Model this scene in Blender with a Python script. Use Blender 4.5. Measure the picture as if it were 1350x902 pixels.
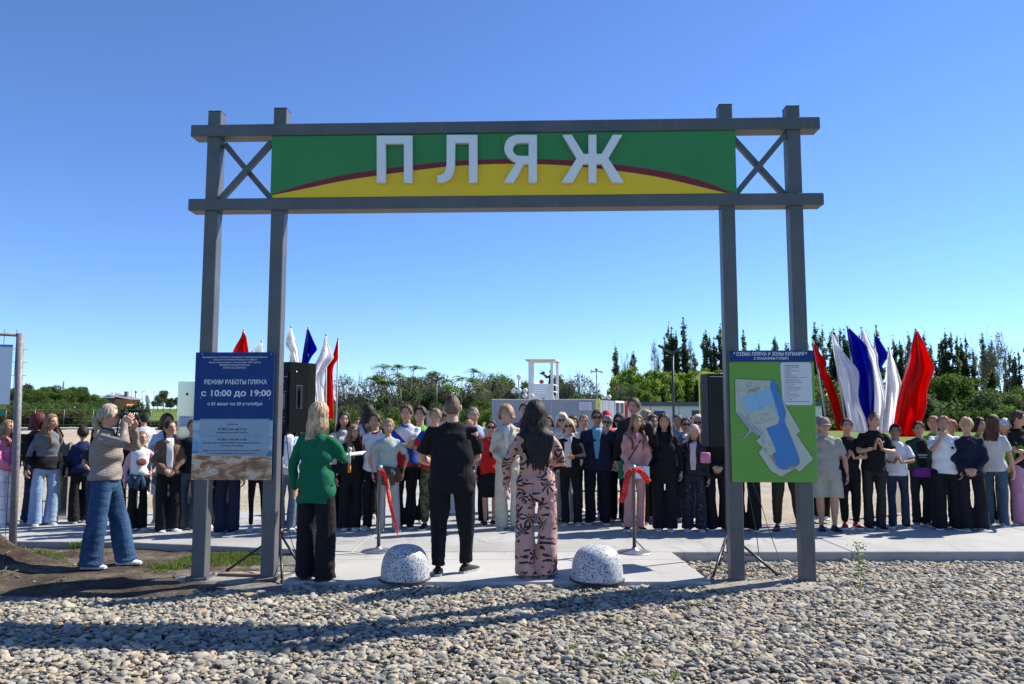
import bpy, bmesh, math, random
import numpy as np
from mathutils import Vector, Matrix, Euler, noise as mnoise
sc = bpy.context.scene
for _o in list(bpy.data.objects): bpy.data.objects.remove(_o)
COL = sc.collection
random.seed(7)
R = math.radians
# ---------------------------------------------------------------- camera
FPX = 1013.0; CX = 675.0; CY = 451.0; PITCH = math.atan(95/1013.0); CAMH = 1.65
cam = bpy.data.cameras.new('camera'); camo = bpy.data.objects.new('camera', cam); COL.objects.link(camo)
cam.sensor_width = 36; cam.lens = 36*FPX/1350.0; cam.clip_start = .1; cam.clip_end = 9000
camo.location = (0, 0, CAMH); camo.rotation_euler = (R(90)+PITCH, 0, 0)
sc.camera = camo
# ---------------------------------------------------------------- world, sun, exposure
SUNV = Vector((0.92, 0.46, 0.97)).normalized()
SUN_EL = math.asin(SUNV.z); SUN_AZ = math.atan2(SUNV.x, SUNV.y)
w = bpy.data.worlds.new('World'); sc.world = w; w.use_nodes = True
nt = w.node_tree; nt.nodes.clear()
sky = nt.nodes.new('ShaderNodeTexSky'); sky.sky_type = 'NISHITA'; sky.sun_disc = False
sky.sun_elevation = SUN_EL; sky.sun_rotation = SUN_AZ
sky.altitude = 0; sky.air_density = .8; sky.dust_density = 0.0; sky.ozone_density = 6.0
bg = nt.nodes.new('ShaderNodeBackground'); bg.inputs[1].default_value = 0.108
wo = nt.nodes.new('ShaderNodeOutputWorld')
tint = nt.nodes.new('ShaderNodeMix'); tint.data_type = 'RGBA'; tint.blend_type = 'MULTIPLY'; tint.inputs[0].default_value = 1; tint.inputs[7].default_value = (.83, .94, 1.13, 1)
nt.links.new(sky.outputs[0], tint.inputs[6]); nt.links.new(tint.outputs[2], bg.inputs[0]); nt.links.new(bg.outputs[0], wo.inputs[0])
sl = bpy.data.lights.new('sun', 'SUN'); sl.energy = 5.0; sl.angle = R(0.53); sl.color = (1.0, .94, .83)
so = bpy.data.objects.new('sun', sl); COL.objects.link(so); so.location = (20, 10, 30)
so.rotation_euler = SUNV.to_track_quat('Z', 'Y').to_euler()
sc.view_settings.view_transform = 'Standard'; sc.view_settings.look = 'None'
sc.view_settings.exposure = 0.75; sc.view_settings.gamma = 1.0
sc.cycles.max_bounces = 6; sc.cycles.transparent_max_bounces = 8

# ---------------------------------------------------------------- photo measuring helpers (pixel of the 1350 px photo -> place in the world)
def ray(px, py):
    a = (px-CX)/FPX; b = (CY-py)/FPX
    return Vector((a, math.cos(PITCH)-b*math.sin(PITCH), math.sin(PITCH)+b*math.cos(PITCH)))
def gnd(px, py, z=0.0):
    d = ray(px, py); t = (z-CAMH)/d.z
    return Vector((d.x*t, d.y*t, z))
def atY(px, py, Y):
    d = ray(px, py); t = Y/d.y
    return Vector((d.x*t, Y, CAMH+d.z*t))
def yatx(px, Y, py=546): return atY(px, py, Y).x

# ---------------------------------------------------------------- object helpers
def tag(o, label=None, cat=None, group=None, kind=None):
    if label: o['label'] = label
    if cat: o['category'] = cat
    if group: o['group'] = group
    if kind: o['kind'] = kind
    return o
def empty(name, loc=(0, 0, 0), rz=0.0, label=None, cat=None, group=None):
    o = bpy.data.objects.new(name, None); COL.objects.link(o); o.empty_display_size = .2
    o.location = loc; o.rotation_euler = (0, 0, rz)
    return tag(o, label, cat, group)
def link(name, me, mats=None, parent=None, loc=None):
    o = bpy.data.objects.new(name, me); COL.objects.link(o)
    if mats is not None:
        for m in (mats if isinstance(mats, (list, tuple)) else [mats]): me.materials.append(m)
    if parent is not None: o.parent = parent
    if loc is not None: o.location = loc
    return o
class MB:
    """collects vertices and faces of one mesh"""
    def __init__(s): s.v = []; s.f = []; s.m = []; s.sm = []
    def add(s, vs, fs, mi=0, smooth=False):
        b = len(s.v); s.v.extend([tuple(p) for p in vs])
        for f in fs: s.f.append(tuple(i+b for i in f)); s.m.append(mi); s.sm.append(smooth)
        return s
    def box(s, x0, x1, y0, y1, z0, z1, mi=0, M=None):
        vs = [Vector(p) for p in ((x0,y0,z0),(x1,y0,z0),(x1,y1,z0),(x0,y1,z0),(x0,y0,z1),(x1,y0,z1),(x1,y1,z1),(x0,y1,z1))]
        if M is not None: vs = [M @ p for p in vs]
        return s.add(vs, [(0,3,2,1),(4,5,6,7),(0,1,5,4),(1,2,6,5),(2,3,7,6),(3,0,4,7)], mi)
    def bbox(s, x0, x1, y0, y1, z0, z1, b=.006, mi=0, M=None):
        """box with chamfered edges"""
        bm = bmesh.new(); bmesh.ops.create_cube(bm, size=1)
        for v in bm.verts: v.co = Vector(((x0+x1)/2+v.co.x*(x1-x0), (y0+y1)/2+v.co.y*(y1-y0), (z0+z1)/2+v.co.z*(z1-z0)))
        bmesh.ops.bevel(bm, geom=bm.edges[:], offset=b, segments=1, affect='EDGES')
        if M is not None: bm.transform(M)
        bm.verts.index_update()
        s.add([v.co.copy() for v in bm.verts], [[v.index for v in f.verts] for f in bm.faces], mi); bm.free(); return s
    def bar(s, p, q, wd, dp=None, mi=0, up=(0,0,1)):
        p = Vector(p); q = Vector(q); dp = dp or wd; d = (q-p).normalized()
        u = Vector(up)
        if abs(d.dot(u)) > .98: u = Vector((0,1,0))
        x = d.cross(u).normalized(); y = x.cross(d)
        vs = []
        for c in (p, q):
            for sx, sy in ((-1,-1),(1,-1),(1,1),(-1,1)): vs.append(c+x*sx*wd/2+y*sy*dp/2)
        return s.add(vs, [(0,1,2,3),(7,6,5,4),(0,4,5,1),(1,5,6,2),(2,6,7,3),(3,7,4,0)], mi)
    def tube(s, pts, rad, n=10, mi=0, smooth=True, caps=True, hint=None):
        """tube through pts; rad = number, or list of r or (rx, ry)"""
        pts = [Vector(p) for p in pts]; k = len(pts)
        if not isinstance(rad, (list, tuple)): rad = [rad]*k
        ref = Vector(hint) if hint is not None else None
        vs = []; prev = None
        for i in range(k):
            d = (pts[min(i+1, k-1)]-pts[max(i-1, 0)]).normalized()
            if prev is None:
                u = ref if ref is not None else (Vector((1,0,0)) if abs(d.x) < .9 else Vector((0,1,0)))
            else: u = prev
            x = (u-d*u.dot(d)).normalized(); prev = x; y = d.cross(x)
            r = rad[i]; rx, ry = (r if isinstance(r, (tuple, list)) else (r, r))
            for j in range(n):
                a = 2*math.pi*j/n; vs.append(pts[i]+x*(rx*math.cos(a))+y*(ry*math.sin(a)))
        fs = [(i*n+j, i*n+(j+1) % n, (i+1)*n+(j+1) % n, (i+1)*n+j) for i in range(k-1) for j in range(n)]
        if caps: fs += [tuple(range(n-1, -1, -1)), tuple(range((k-1)*n, k*n))]
        return s.add(vs, fs, mi, smooth)
    def rings(s, rs, n=24, mi=0, smooth=True, p=2.0):
        """rs = [(cx,cy,cz,rx,ry)] horizontal elliptic rings, bottom to top"""
        vs = []
        for cx, cy, cz, rx, ry in rs:
            for j in range(n):
                a = 2*math.pi*j/n; c = math.cos(a); sn = math.sin(a)
                vs.append((cx+rx*math.copysign(abs(c)**(2/p), c), cy+ry*math.copysign(abs(sn)**(2/p), sn), cz))
        k = len(rs)
        fs = [(i*n+j, i*n+(j+1) % n, (i+1)*n+(j+1) % n, (i+1)*n+j) for i in range(k-1) for j in range(n)]
        fs += [tuple(range(n-1, -1, -1)), tuple(range((k-1)*n, k*n))]
        return s.add(vs, fs, mi, smooth)
    def ball(s, c, r, nu=12, nv=8, mi=0, M=None):
        rx, ry, rz = (r if isinstance(r, (tuple, list)) else (r, r, r)); c = Vector(c)
        vs = [Vector((0,0,-rz))]
        for i in range(1, nv):
            t = math.pi*i/nv-math.pi/2
            for j in range(nu):
                a = 2*math.pi*j/nu; vs.append(Vector((rx*math.cos(t)*math.cos(a), ry*math.cos(t)*math.sin(a), rz*math.sin(t))))
        vs.append(Vector((0,0,rz))); L = len(vs)-1
        fs = [(0, 1+(j+1) % nu, 1+j) for j in range(nu)]
        fs += [(1+i*nu+j, 1+i*nu+(j+1) % nu, 1+(i+1)*nu+(j+1) % nu, 1+(i+1)*nu+j) for i in range(nv-2) for j in range(nu)]
        fs += [(L, 1+(nv-2)*nu+j, 1+(nv-2)*nu+(j+1) % nu) for j in range(nu)]
        if M is not None: vs = [M @ v for v in vs]
        return s.add([c+v for v in vs], fs, mi, True)
    def prism(s, poly, y0, y1, mi=0, M=None):
        """polygon in x,z extruded along y (front = y0)"""
        n = len(poly); ar = sum(poly[i][0]*poly[(i+1) % n][1]-poly[(i+1) % n][0]*poly[i][1] for i in range(n))
        if ar < 0: poly = poly[::-1]
        vs = [Vector((x, y0, z)) for x, z in poly]+[Vector((x, y1, z)) for x, z in poly]
        if M is not None: vs = [M @ v for v in vs]
        fs = [tuple(range(n)), tuple(range(2*n-1, n-1, -1))]+[(i, i+n, (i+1) % n+n, (i+1) % n) for i in range(n)]
        return s.add(vs, fs, mi)
    def lathe(s, prof, n=24, mi=0, c=(0,0,0), smooth=True):
        cx, cy, cz = c; vs = []
        for r, z in prof:
            for j in range(n):
                a = 2*math.pi*j/n; vs.append((cx+r*math.cos(a), cy+r*math.sin(a), cz+z))
        k = len(prof)
        fs = [(i*n+j, i*n+(j+1) % n, (i+1)*n+(j+1) % n, (i+1)*n+j) for i in range(k-1) for j in range(n)]
        fs += [tuple(range(n-1, -1, -1)), tuple(range((k-1)*n, k*n))]
        return s.add(vs, fs, mi, smooth)
    def mesh(s, name):
        me = bpy.data.meshes.new(name); me.from_pydata(s.v, [], s.f)
        me.polygons.foreach_set('material_index', s.m); me.polygons.foreach_set('use_smooth', s.sm)
        me.update(); return me
    def build(s, name, mats=None, parent=None, loc=None):
        return link(name, s.mesh(name), mats, parent, loc)
def quads_mesh(name, V, smooth=False):
    """V: (n,4,3) array of free quads"""
    n = len(V); me = bpy.data.meshes.new(name)
    me.vertices.add(n*4); me.vertices.foreach_set('co', V.reshape(-1).astype(np.float32))
    me.loops.add(n*4); me.loops.foreach_set('vertex_index', np.arange(n*4, dtype=np.int32))
    me.polygons.add(n); me.polygons.foreach_set('loop_start', np.arange(0, n*4, 4, dtype=np.int32))
    me.update(calc_edges=True); return me
def grid_mesh(name, xs, ys, hf):
    vs = [(x, y, hf(x, y)) for y in ys for x in xs]; n = len(xs)
    fs = [(j*n+i, j*n+i+1, (j+1)*n+i+1, (j+1)*n+i) for j in range(len(ys)-1) for i in range(n-1)]
    me = bpy.data.meshes.new(name); me.from_pydata(vs, [], fs)
    me.polygons.foreach_set('use_smooth', [True]*len(fs)); me.update(); return me
def copy_tree(o, parent=None):
    c = o.copy(); COL.objects.link(c); c.parent = parent
    for ch in o.children: copy_tree(ch, c)
    return c

# ---------------------------------------------------------------- materials
def rgb(r, g, b):
    """display colour (0-255) of a thing -> linear base colour"""
    return tuple((((c/255)+.055)/1.055)**2.4 if c/255 > .04045 else c/255/12.92 for c in (r, g, b))+(1.0,)
def lin(r, g, b): return (r, g, b, 1.0)
class NT:
    def __init__(s, name):
        s.mat = bpy.data.materials.new(name); s.mat.use_nodes = True; s.t = s.mat.node_tree
        s.b = s.t.nodes['Principled BSDF']; s.out = s.t.nodes['Material Output']
    def n(s, typ, **kw):
        nd = s.t.nodes.new(typ)
        for k, v in kw.items():
            if k.startswith('i_'): nd.inputs[k[2:].replace('_', ' ')].default_value = v
            else: setattr(nd, k, v)
        return nd
    def l(s, a, b): s.t.links.new(a, b)
    def coord(s, kind='Object', scale=(1,1,1), rot=(0,0,0)):
        tc = s.n('ShaderNodeTexCoord'); mp = s.n('ShaderNodeMapping')
        mp.inputs['Scale'].default_value = scale; mp.inputs['Rotation'].default_value = rot
        s.l(tc.outputs[kind], mp.inputs[0]); return mp.outputs[0]
    def noise(s, vec, scale, detail=4, rough=.55, dist=0.0):
        nd = s.n('ShaderNodeTexNoise'); nd.inputs['Scale'].default_value = scale; nd.inputs['Detail'].default_value = detail
        nd.inputs['Roughness'].default_value = rough; nd.inputs['Distortion'].default_value = dist
        if vec is not None: s.l(vec, nd.inputs['Vector'])
        return nd.outputs['Fac']
    def ramp(s, fac, stops, interp='LINEAR'):
        nd = s.n('ShaderNodeValToRGB'); cr = nd.color_ramp; cr.interpolation = interp
        while len(cr.elements) < len(stops): cr.elements.new(.5)
        for e, (p, c) in zip(cr.elements, stops): e.position = p; e.color = c
        s.l(fac, nd.inputs[0]); return nd.outputs[0]
    def mix(s, a, b, fac, mode='MIX'):
        nd = s.n('ShaderNodeMix', data_type='RGBA', blend_type=mode)
        for sock, v in ((nd.inputs[0], fac), (nd.inputs[6], a), (nd.inputs[7], b)):
            if hasattr(v, 'is_linked') or hasattr(v, 'node'): s.l(v, sock)
            else: sock.default_value = v
        return nd.outputs[2]
    def math(s, op, a, b=0.0, c=0.0):
        nd = s.n('ShaderNodeMath', operation=op)
        for sock, v in zip(nd.inputs, (a, b, c)):
            if hasattr(v, 'node'): s.l(v, sock)
            else: sock.default_value = v
        return nd.outputs[0]
    def bump(s, h, strength=.3, dist=.01):
        nd = s.n('ShaderNodeBump'); nd.inputs['Strength'].default_value = strength; nd.inputs['Distance'].default_value = dist
        s.l(h, nd.inputs['Height']); s.l(nd.outputs[0], s.b.inputs['Normal'])
    def base(s, c):
        if hasattr(c, 'node'): s.l(c, s.b.inputs['Base Color'])
        else: s.b.inputs['Base Color'].default_value = c
    def set(s, **kw):
        for k, v in kw.items(): s.b.inputs[k.replace('_', ' ')].default_value = v
def plain(name, c, rough=.6, metal=0.0, var=.12, scale=8, bump=0.0, spec=.5):
    t = NT(name); f = t.noise(t.coord(), scale, 4)
    lo = tuple(x*(1-var) for x in c[:3])+(1,); hi = tuple(min(1, x*(1+var)) for x in c[:3])+(1,)
    t.base(t.ramp(f, [(.3, lo), (.7, hi)])); t.set(Roughness=rough, Metallic=metal, Specular_IOR_Level=spec)
    if bump: t.bump(t.noise(t.coord(), scale*6, 3), bump, .005)
    return t.mat
_cl = {}
def cloth(c, rough=.9, weave=True):
    key = ('cloth', tuple(round(x, 4) for x in c))
    if key in _cl: return _cl[key]
    t = NT('cloth'); co = t.coord()
    f = t.noise(co, 9, 4); lo = tuple(x*.88 for x in c[:3])+(1,); hi = tuple(min(1, x*1.08) for x in c[:3])+(1,)
    t.base(t.ramp(f, [(.3, lo), (.7, hi)])); t.set(Roughness=rough, Specular_IOR_Level=.25)
    t.bump(t.noise(t.coord(scale=(1, 1, .45)), 13, 5, .6, 1.2), .6, .03)
    _cl[key] = t.mat; return t.mat
# ================================================================ people
def skin_mat(c, k):
    t = NT('skin'); f = t.noise(t.coord(), 14, 3)
    lo = tuple(x*.86 for x in c[:3])+(1,); t.base(t.ramp(f, [(.3, lo), (.7, c)]))
    t.set(Roughness=.5, Specular_IOR_Level=.35); t.b.inputs['Subsurface Weight'].default_value = .12
    t.b.inputs['Subsurface Radius'].default_value = (.02, .008, .004); t.b.inputs['Subsurface Scale'].default_value = .5
    return t.mat
SKINS = [skin_mat(lin(.56, .31, .205), 0), skin_mat(lin(.50, .27, .175), 1), skin_mat(lin(.62, .365, .26), 2), skin_mat(lin(.38, .20, .125), 3)]
M_EYEW = plain('eye_white', lin(.62, .58, .55), .3, var=.03); M_EYED = plain('iris', lin(.03, .022, .018), .2, var=.05)
M_LIP = plain('lips', lin(.42, .15, .13), .45, var=.08); M_LIPR = plain('painted_lips', lin(.45, .06, .06), .4, var=.08)
M_GLASS_D = plain('dark_glasses', lin(.008, .008, .009), .12, var=.05)
_hm = {}
def hair_mat(c):
    if c in _hm: return _hm[c]
    t = NT('hair'); f = t.noise(t.coord(scale=(1, 1, .06)), 120, 3, .6); g = t.noise(t.coord(), 10, 2)
    a = tuple(x*.38 for x in c)+(1,); b = tuple(min(1, x*1.55+.006) for x in c)+(1,)
    k = t.math('ADD', t.math('MULTIPLY', f, .7), t.math('MULTIPLY', g, .3))
    t.base(t.ramp(k, [(.38, a), (.62, b)])); t.set(Roughness=.6, Specular_IOR_Level=.3)
    t.bump(f, .8, .006); _hm[c] = t.mat; return t.mat
HAIR = dict(ash=(.40, .325, .24), black=(.012, .009, .008), dark=(.028, .017, .012), brown=(.075, .04, .022), light=(.22, .13, .07), blond=(.46, .33, .19),
            white=(.62, .55, .45), red=(.11, .016, .018), grey=(.2, .18, .17), ginger=(.28, .1, .04), sand=(.3, .2, .12))

def face_pt(dx, dy, dz):
    """unit direction -> point on the head (metres, head centre origin, face towards -Y)"""
    x = .080*dx; y = .098*dy; z = .119*dz
    t = max(0., -dz)
    x *= 1-.30*t**1.4
    if dy > 0: y *= 1-.34*t**1.2
    else:
        y *= .95+.02*t
        y -= .010*math.exp(-((z+.100)/.016)**2)*math.exp(-(x/.03)**2)
        nz = math.exp(-((z+.026)/.016)**2)+.55*math.exp(-((z+.004)/.020)**2)
        y -= .021*nz*math.exp(-(x/.0125)**2)
        y += .008*math.exp(-((abs(x)-.031)/.016)**2)*math.exp(-((z-.010)/.014)**2)
        y -= .005*math.exp(-((z-.032)/.012)**2)*math.exp(-(x/.05)**2)
        y -= .006*math.exp(-((z+.060)/.012)**2)*math.exp(-(x/.022)**2)
        y -= .004*math.exp(-((abs(x)-.045)/.016)**2)*math.exp(-((z+.02)/.02)**2)
    return Vector((x, y, z))
def head_geo(mb, M, lip=2, brow=4, n=32, m=24, smile=.0, mouth_open=False):
    """adds a head with face and ears; material slots: 0 skin, 1 eye white, 2 lips, 3 iris, 4 brows"""
    vs = [M @ face_pt(0, 0, -1)]
    for i in range(1, m):
        th = math.pi*i/m
        for j in range(n):
            # more columns towards the face
            u = j/n*2*math.pi; a = u-.35*math.sin(u)*1.0
            dx = math.sin(th)*math.sin(a); dy = -math.sin(th)*math.cos(a); vs.append(M @ face_pt(dx, dy, -math.cos(th)))
    vs.append(M @ face_pt(0, 0, 1)); L = len(vs)-1
    fs = [(0, 1+(j+1) % n, 1+j) for j in range(n)]
    fs += [(1+i*n+j, 1+i*n+(j+1) % n, 1+(i+1)*n+(j+1) % n, 1+(i+1)*n+j) for i in range(m-2) for j in range(n)]
    fs += [(L, 1+(m-2)*n+j, 1+(m-2)*n+(j+1) % n) for j in range(n)]
    mb.add(vs, fs, 0, True)
    def sy(x, z):
        dz = max(-.99, min(.99, z/.119)); rr = math.sqrt(1-dz*dz); t = max(0., -dz)
        dx = max(-rr*.95, min(rr*.95, x/(.076*(1-.3*t**1.4)))); dy = -math.sqrt(max(0, rr*rr-dx*dx))
        return face_pt(dx, dy, dz).y
    for s in (-1, 1):
        y = sy(s*.031, .009)
        mb.ball(M @ Vector((s*.031, y+.003, .009)), (.0135, .0065, .0060), 8, 6, 1, M.to_3x3())
        mb.ball(M @ Vector((s*.031, y-.002, .009)), (.0066, .0034, .0056), 8, 6, 3, M.to_3x3())
        mb.ball(M @ Vector((s*.031, y-.0005, .0145)), (.0150, .0050, .0030), 8, 4, 3, M.to_3x3())
        mb.tube([M @ Vector((s*x, sy(s*x, z)-.001, z)) for x, z in ((.016, .026), (.032, .032), (.047, .027))], [.0028, .0048, .0024], 6, 4)
        # ear
        mb.ball(M @ Vector((s*.083, .008, -.004)), (.010, .019, .031), 8, 8, 0, M.to_3x3() @ Euler((0, s*.12, s*.35)).to_matrix())
    y = sy(0, -.060)
    mb.tube([M @ Vector((x, sy(x, -.06)-.0015, -.058+smile*abs(x)*6)) for x in (-.024, -.012, 0, .012, .024)], [.0012, .0040, .0046, .0040, .0012], 6, 2)
    mb.tube([M @ Vector((x, sy(x, -.067)-.0015, -.0655+smile*abs(x)*4)) for x in (-.018, -.009, 0, .009, .018)], [.0010, .0044, .0054, .0044, .0010], 6, 2)
    mb.ball(M @ Vector((0, sy(0, -.036)+.006, -.033)), (.0165, .010, .008), 8, 6, 0, M.to_3x3())

def smoothstep(a, b, x):
    t = max(0., min(1., (x-a)/(b-a))); return t*t*(3-2*t)
def hair_geo(mb, M, style, length=.2, seed=0, thick=.014, wave=0.0, front=True, n=64, clear=.13, part=.0, fringe=False):
    """closed shell of hair over the skull (head frame). style: short, fade, curly, long, bob, tied, balding"""
    rnd = random.Random(seed); ph = [rnd.uniform(0, 6.28) for _ in range(8)]
    long = style in ('long', 'bob'); rows = 26 if long else 14
    jit = [rnd.uniform(-1, 1) for _ in range(n)]
    outer = []; inner = []
    for j in range(n):
        a = 2*math.pi*j/n; aa = a if a <= math.pi else 2*math.pi-a     # 0 = front
        ad = math.degrees(aa); sx = math.sin(a); cyy = -math.cos(a)
        if style == 'balding': tf = 62+25*0; th_end = 95-60*(1-smoothstep(70, 95, ad))*0; start = 1
        hl = 46+jit[j]*1.5-(8 if fringe else 0)*0
        if fringe: hl = 68+jit[j]*2.5
        side = 84 if style in ('fade',) else 92
        nape = {'short': 122, 'fade': 112, 'curly': 118, 'tied': 118, 'balding': 118}.get(style, 118)
        te = hl+(side-hl)*smoothstep(28, 62, ad)
        te = te+(nape-te)*smoothstep(92, 140, ad)
        if style == 'fade': te = 46+24*smoothstep(30, 75, ad)+4*smoothstep(120, 170, ad)
        drop = 0.0
        if long:
            k = smoothstep(58, 76, ad)
            te = te+(96-te)*smoothstep(60, 100, ad)
            drop = length*smoothstep(60, 78, ad)*(1+(.09 if wave > .005 else .05)*jit[j]+(.10*math.cos(R(180-ad)*1.2) if length > .3 else 0))
            if ad < 100 and not front: drop *= .35+.65*smoothstep(60, 110, ad)
        te = R(te)
        L = te*.11+drop; po = []; pi = []
        for r_ in range(rows+1):
            s = (r_/rows)*L
            if s < te*.11: th = s/.11; dn = 0.0
            else: th = te; dn = s-te*.11
            dz = math.cos(th); rr = math.sin(th)
            p = face_pt(rr*sx*1.0, rr*cyy, dz)
            if cyy < 0: p.y = .096*rr*cyy*.97       # no nose under the hair
            nrm = Vector((p.x/.006, p.y/.009, p.z/.014)).normalized()
            e = r_/rows
            tk = thick*(1-.75*smoothstep(.86, 1., e)) if not long else thick
            if style == 'fade': tk = max(thick*(1-.97*smoothstep(.30, .62, e)), .0015)
            vol = 1.0
            lock = (.0022*math.sin(a*17+ph[0]+th*2)+.0016*math.sin(a*31+ph[1]-th*3))*min(1, thick/.008)
            if style == 'curly': lock = .007*math.sin(a*9+ph[0]+5*th)*math.sin(th*9+ph[1]+2*a)+.004*math.sin(a*17+th*13)
            if style == 'short': lock += min(.003, thick*.25)*math.sin(a*11+ph[3])*math.sin(th*8+ph[2])
            q = p+nrm*(tk+lock)
            # parting
            q.z -= .004*math.exp(-((q.x-part)/.006)**2)*(1 if th < 1.0 else 0)
            if long and dn > 0:
                o = Vector((p.x, p.y, 0)); ol = o.length; d2 = o/ol
                rad = ol+tk+lock+.020*smoothstep(0, .12, dn)
                wv = wave*(math.sin(dn*42+ph[2]+2.0*math.sin(a*3+ph[4]))+.6*math.sin(dn*71+a*5+ph[5]))
                q = Vector((d2.x*rad, d2.y*rad, p.z-dn))
                q.x += wv*.6; q += d2*wv*.6
                nk = smoothstep(.11, .20, dn) if drop > .26 else smoothstep(.15, .30, dn)                   # falls over the shoulders
                if ad > 100: q.y = q.y+(max(q.y, clear)-q.y)*nk; q.x *= 1+.25*nk*smoothstep(180, 110, ad)
                else: q.y = q.y+(min(q.y, -clear)-q.y)*nk; q.x *= 1+.10*nk
                q.x *= 1-.34*smoothstep(.45, 1, dn/max(drop, .01))*(1 if drop > .2 else 0)
            po.append(M @ q)
            iq = p-nrm*.006 if not (long and dn > 0) else q-Vector((q.x, q.y, 0)).normalized()*(.018*(1-.6*e)+.004)
            if not long and e > .93: iq = p-nrm*.004
            pi.append(M @ iq)
        outer.append(po); inner.append(pi)
    vs = []; 
    for col in outer: vs += col
    for col in inner: vs += col
    K = rows+1; off = n*K; fs = []
    for j in range(n):
        j2 = (j+1) % n
        for i in range(rows):
            fs.append((j*K+i, j*K+i+1, j2*K+i+1, j2*K+i)); fs.append((off+j*K+i, off+j2*K+i, off+j2*K+i+1, off+j*K+i+1))
        fs.append((j*K+rows, off+j*K+rows, off+j2*K+rows, j2*K+rows))
    mb.add(vs, fs, 0, True)

def ik(sh, wr, l1, l2, hint):
    d = wr-sh; D = d.length
    if D > (l1+l2)*.995: wr = sh+d*((l1+l2)*.995/D); d = wr-sh; D = d.length
    D = max(D, abs(l1-l2)+.01)
    a = (l1*l1-l2*l2+D*D)/(2*D); h = math.sqrt(max(0, l1*l1-a*a)); dn = d.normalized()
    hv = hint-dn*hint.dot(dn); hv = hv.normalized() if hv.length > 1e-5 else Vector((1, 0, 0))
    return sh+dn*a+hv*h, wr
def hand_geo(mb, wr, dirv, palm_n, side, s=1.0, curl=.35, mi=0, spread=.0):
    """hand from the wrist: dirv = towards the fingers, palm_n = out of the palm; five fingers"""
    d = dirv.normalized(); n = (palm_n-d*palm_n.dot(d)).normalized(); x = d.cross(n)*side   # x towards the thumb
    P = lambda a, b, c: wr+(d*a+x*b+n*c)*s
    mb.tube([P(-.012, 0, 0), P(.012, 0, 0), P(.045, 0, 0), P(.082, -.002, 0), P(.094, -.002, 0)],
            [(.024*s, .018*s), (.029*s, .017*s), (.041*s, .015*s), (.041*s, .012*s), (.036*s, .008*s)], 10, mi, hint=x)
    for k, (b, L, r) in enumerate(((.031, .072, .0092), (.010, .080, .0096), (-.011, .074, .0090), (-.031, .058, .0080))):
        pts = [P(.078, b, 0)]; ang = .12; c = curl*(1+.12*k); b2 = b
        for seg in (.45, .32, .23):
            ang += c*1.5*seg*2.0 if seg < .45 else c*.5
            l = pts[-1]+(d*math.cos(ang)+n*math.sin(ang)+x*(spread*(b/.03)))*(L*seg*s); pts.append(l)
        mb.tube(pts, [r*s, r*.98*s, r*.88*s, r*.62*s], 6, mi)
    pts = [P(.015, .022, .004), P(.040, .046, .012), P(.062, .056, .022), P(.082, .054, .030)]
    mb.tube(pts, [.014*s, .0115*s, .0098*s, .0065*s], 6, mi)
def foot_geo(mb, ank, ang, s=1.0, up=1.0, bare=False):
    """shoe with sole, ank = point on the ground under the ankle"""
    M = Matrix.Translation(ank) @ Matrix.Rotation(ang, 4, 'Z')
    sec = [(.085, .018, .045), (.078, .030, .066), (.045, .037, .088), (.0, .040, .088), (-.055, .045, .066), (-.105, .050, .052), (-.15, .047, .042), (-.182, .036, .032), (-.196, .018, .024)]
    n = 10; vs = []
    for y, wd, h in sec:
        for j in range(n):
            a = math.pi*(j/(n-1)); vs.append(M @ Vector((wd*math.cos(a)*s*(1.0), y*s, (.018+max(0, h-.018)*math.sin(a)**.7)*s)))
    k = len(sec); fs = [(i*n+j, i*n+j+1, (i+1)*n+j+1, (i+1)*n+j) for i in range(k-1) for j in range(n-1)]
    fs += [tuple(range(n)), tuple(range(k*n-1, (k-1)*n-1, -1))]
    mb.add(vs, fs, 0, True)
    vs = []
    for z in (.0, .022):
        for y, wd, h in sec: vs.append(M @ Vector(((wd+.004)*s, y*s*1.02, z*s)))
        for y, wd, h in sec[::-1]: vs.append(M @ Vector((-(wd+.004)*s, y*s*1.02, z*s)))
    m = 2*k
    mb.add(vs, [tuple(range(m))[::-1], tuple(range(m, 2*m))]+[(i, (i+1) % m, (i+1) % m+m, i+m) for i in range(m)], 1, False)

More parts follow.
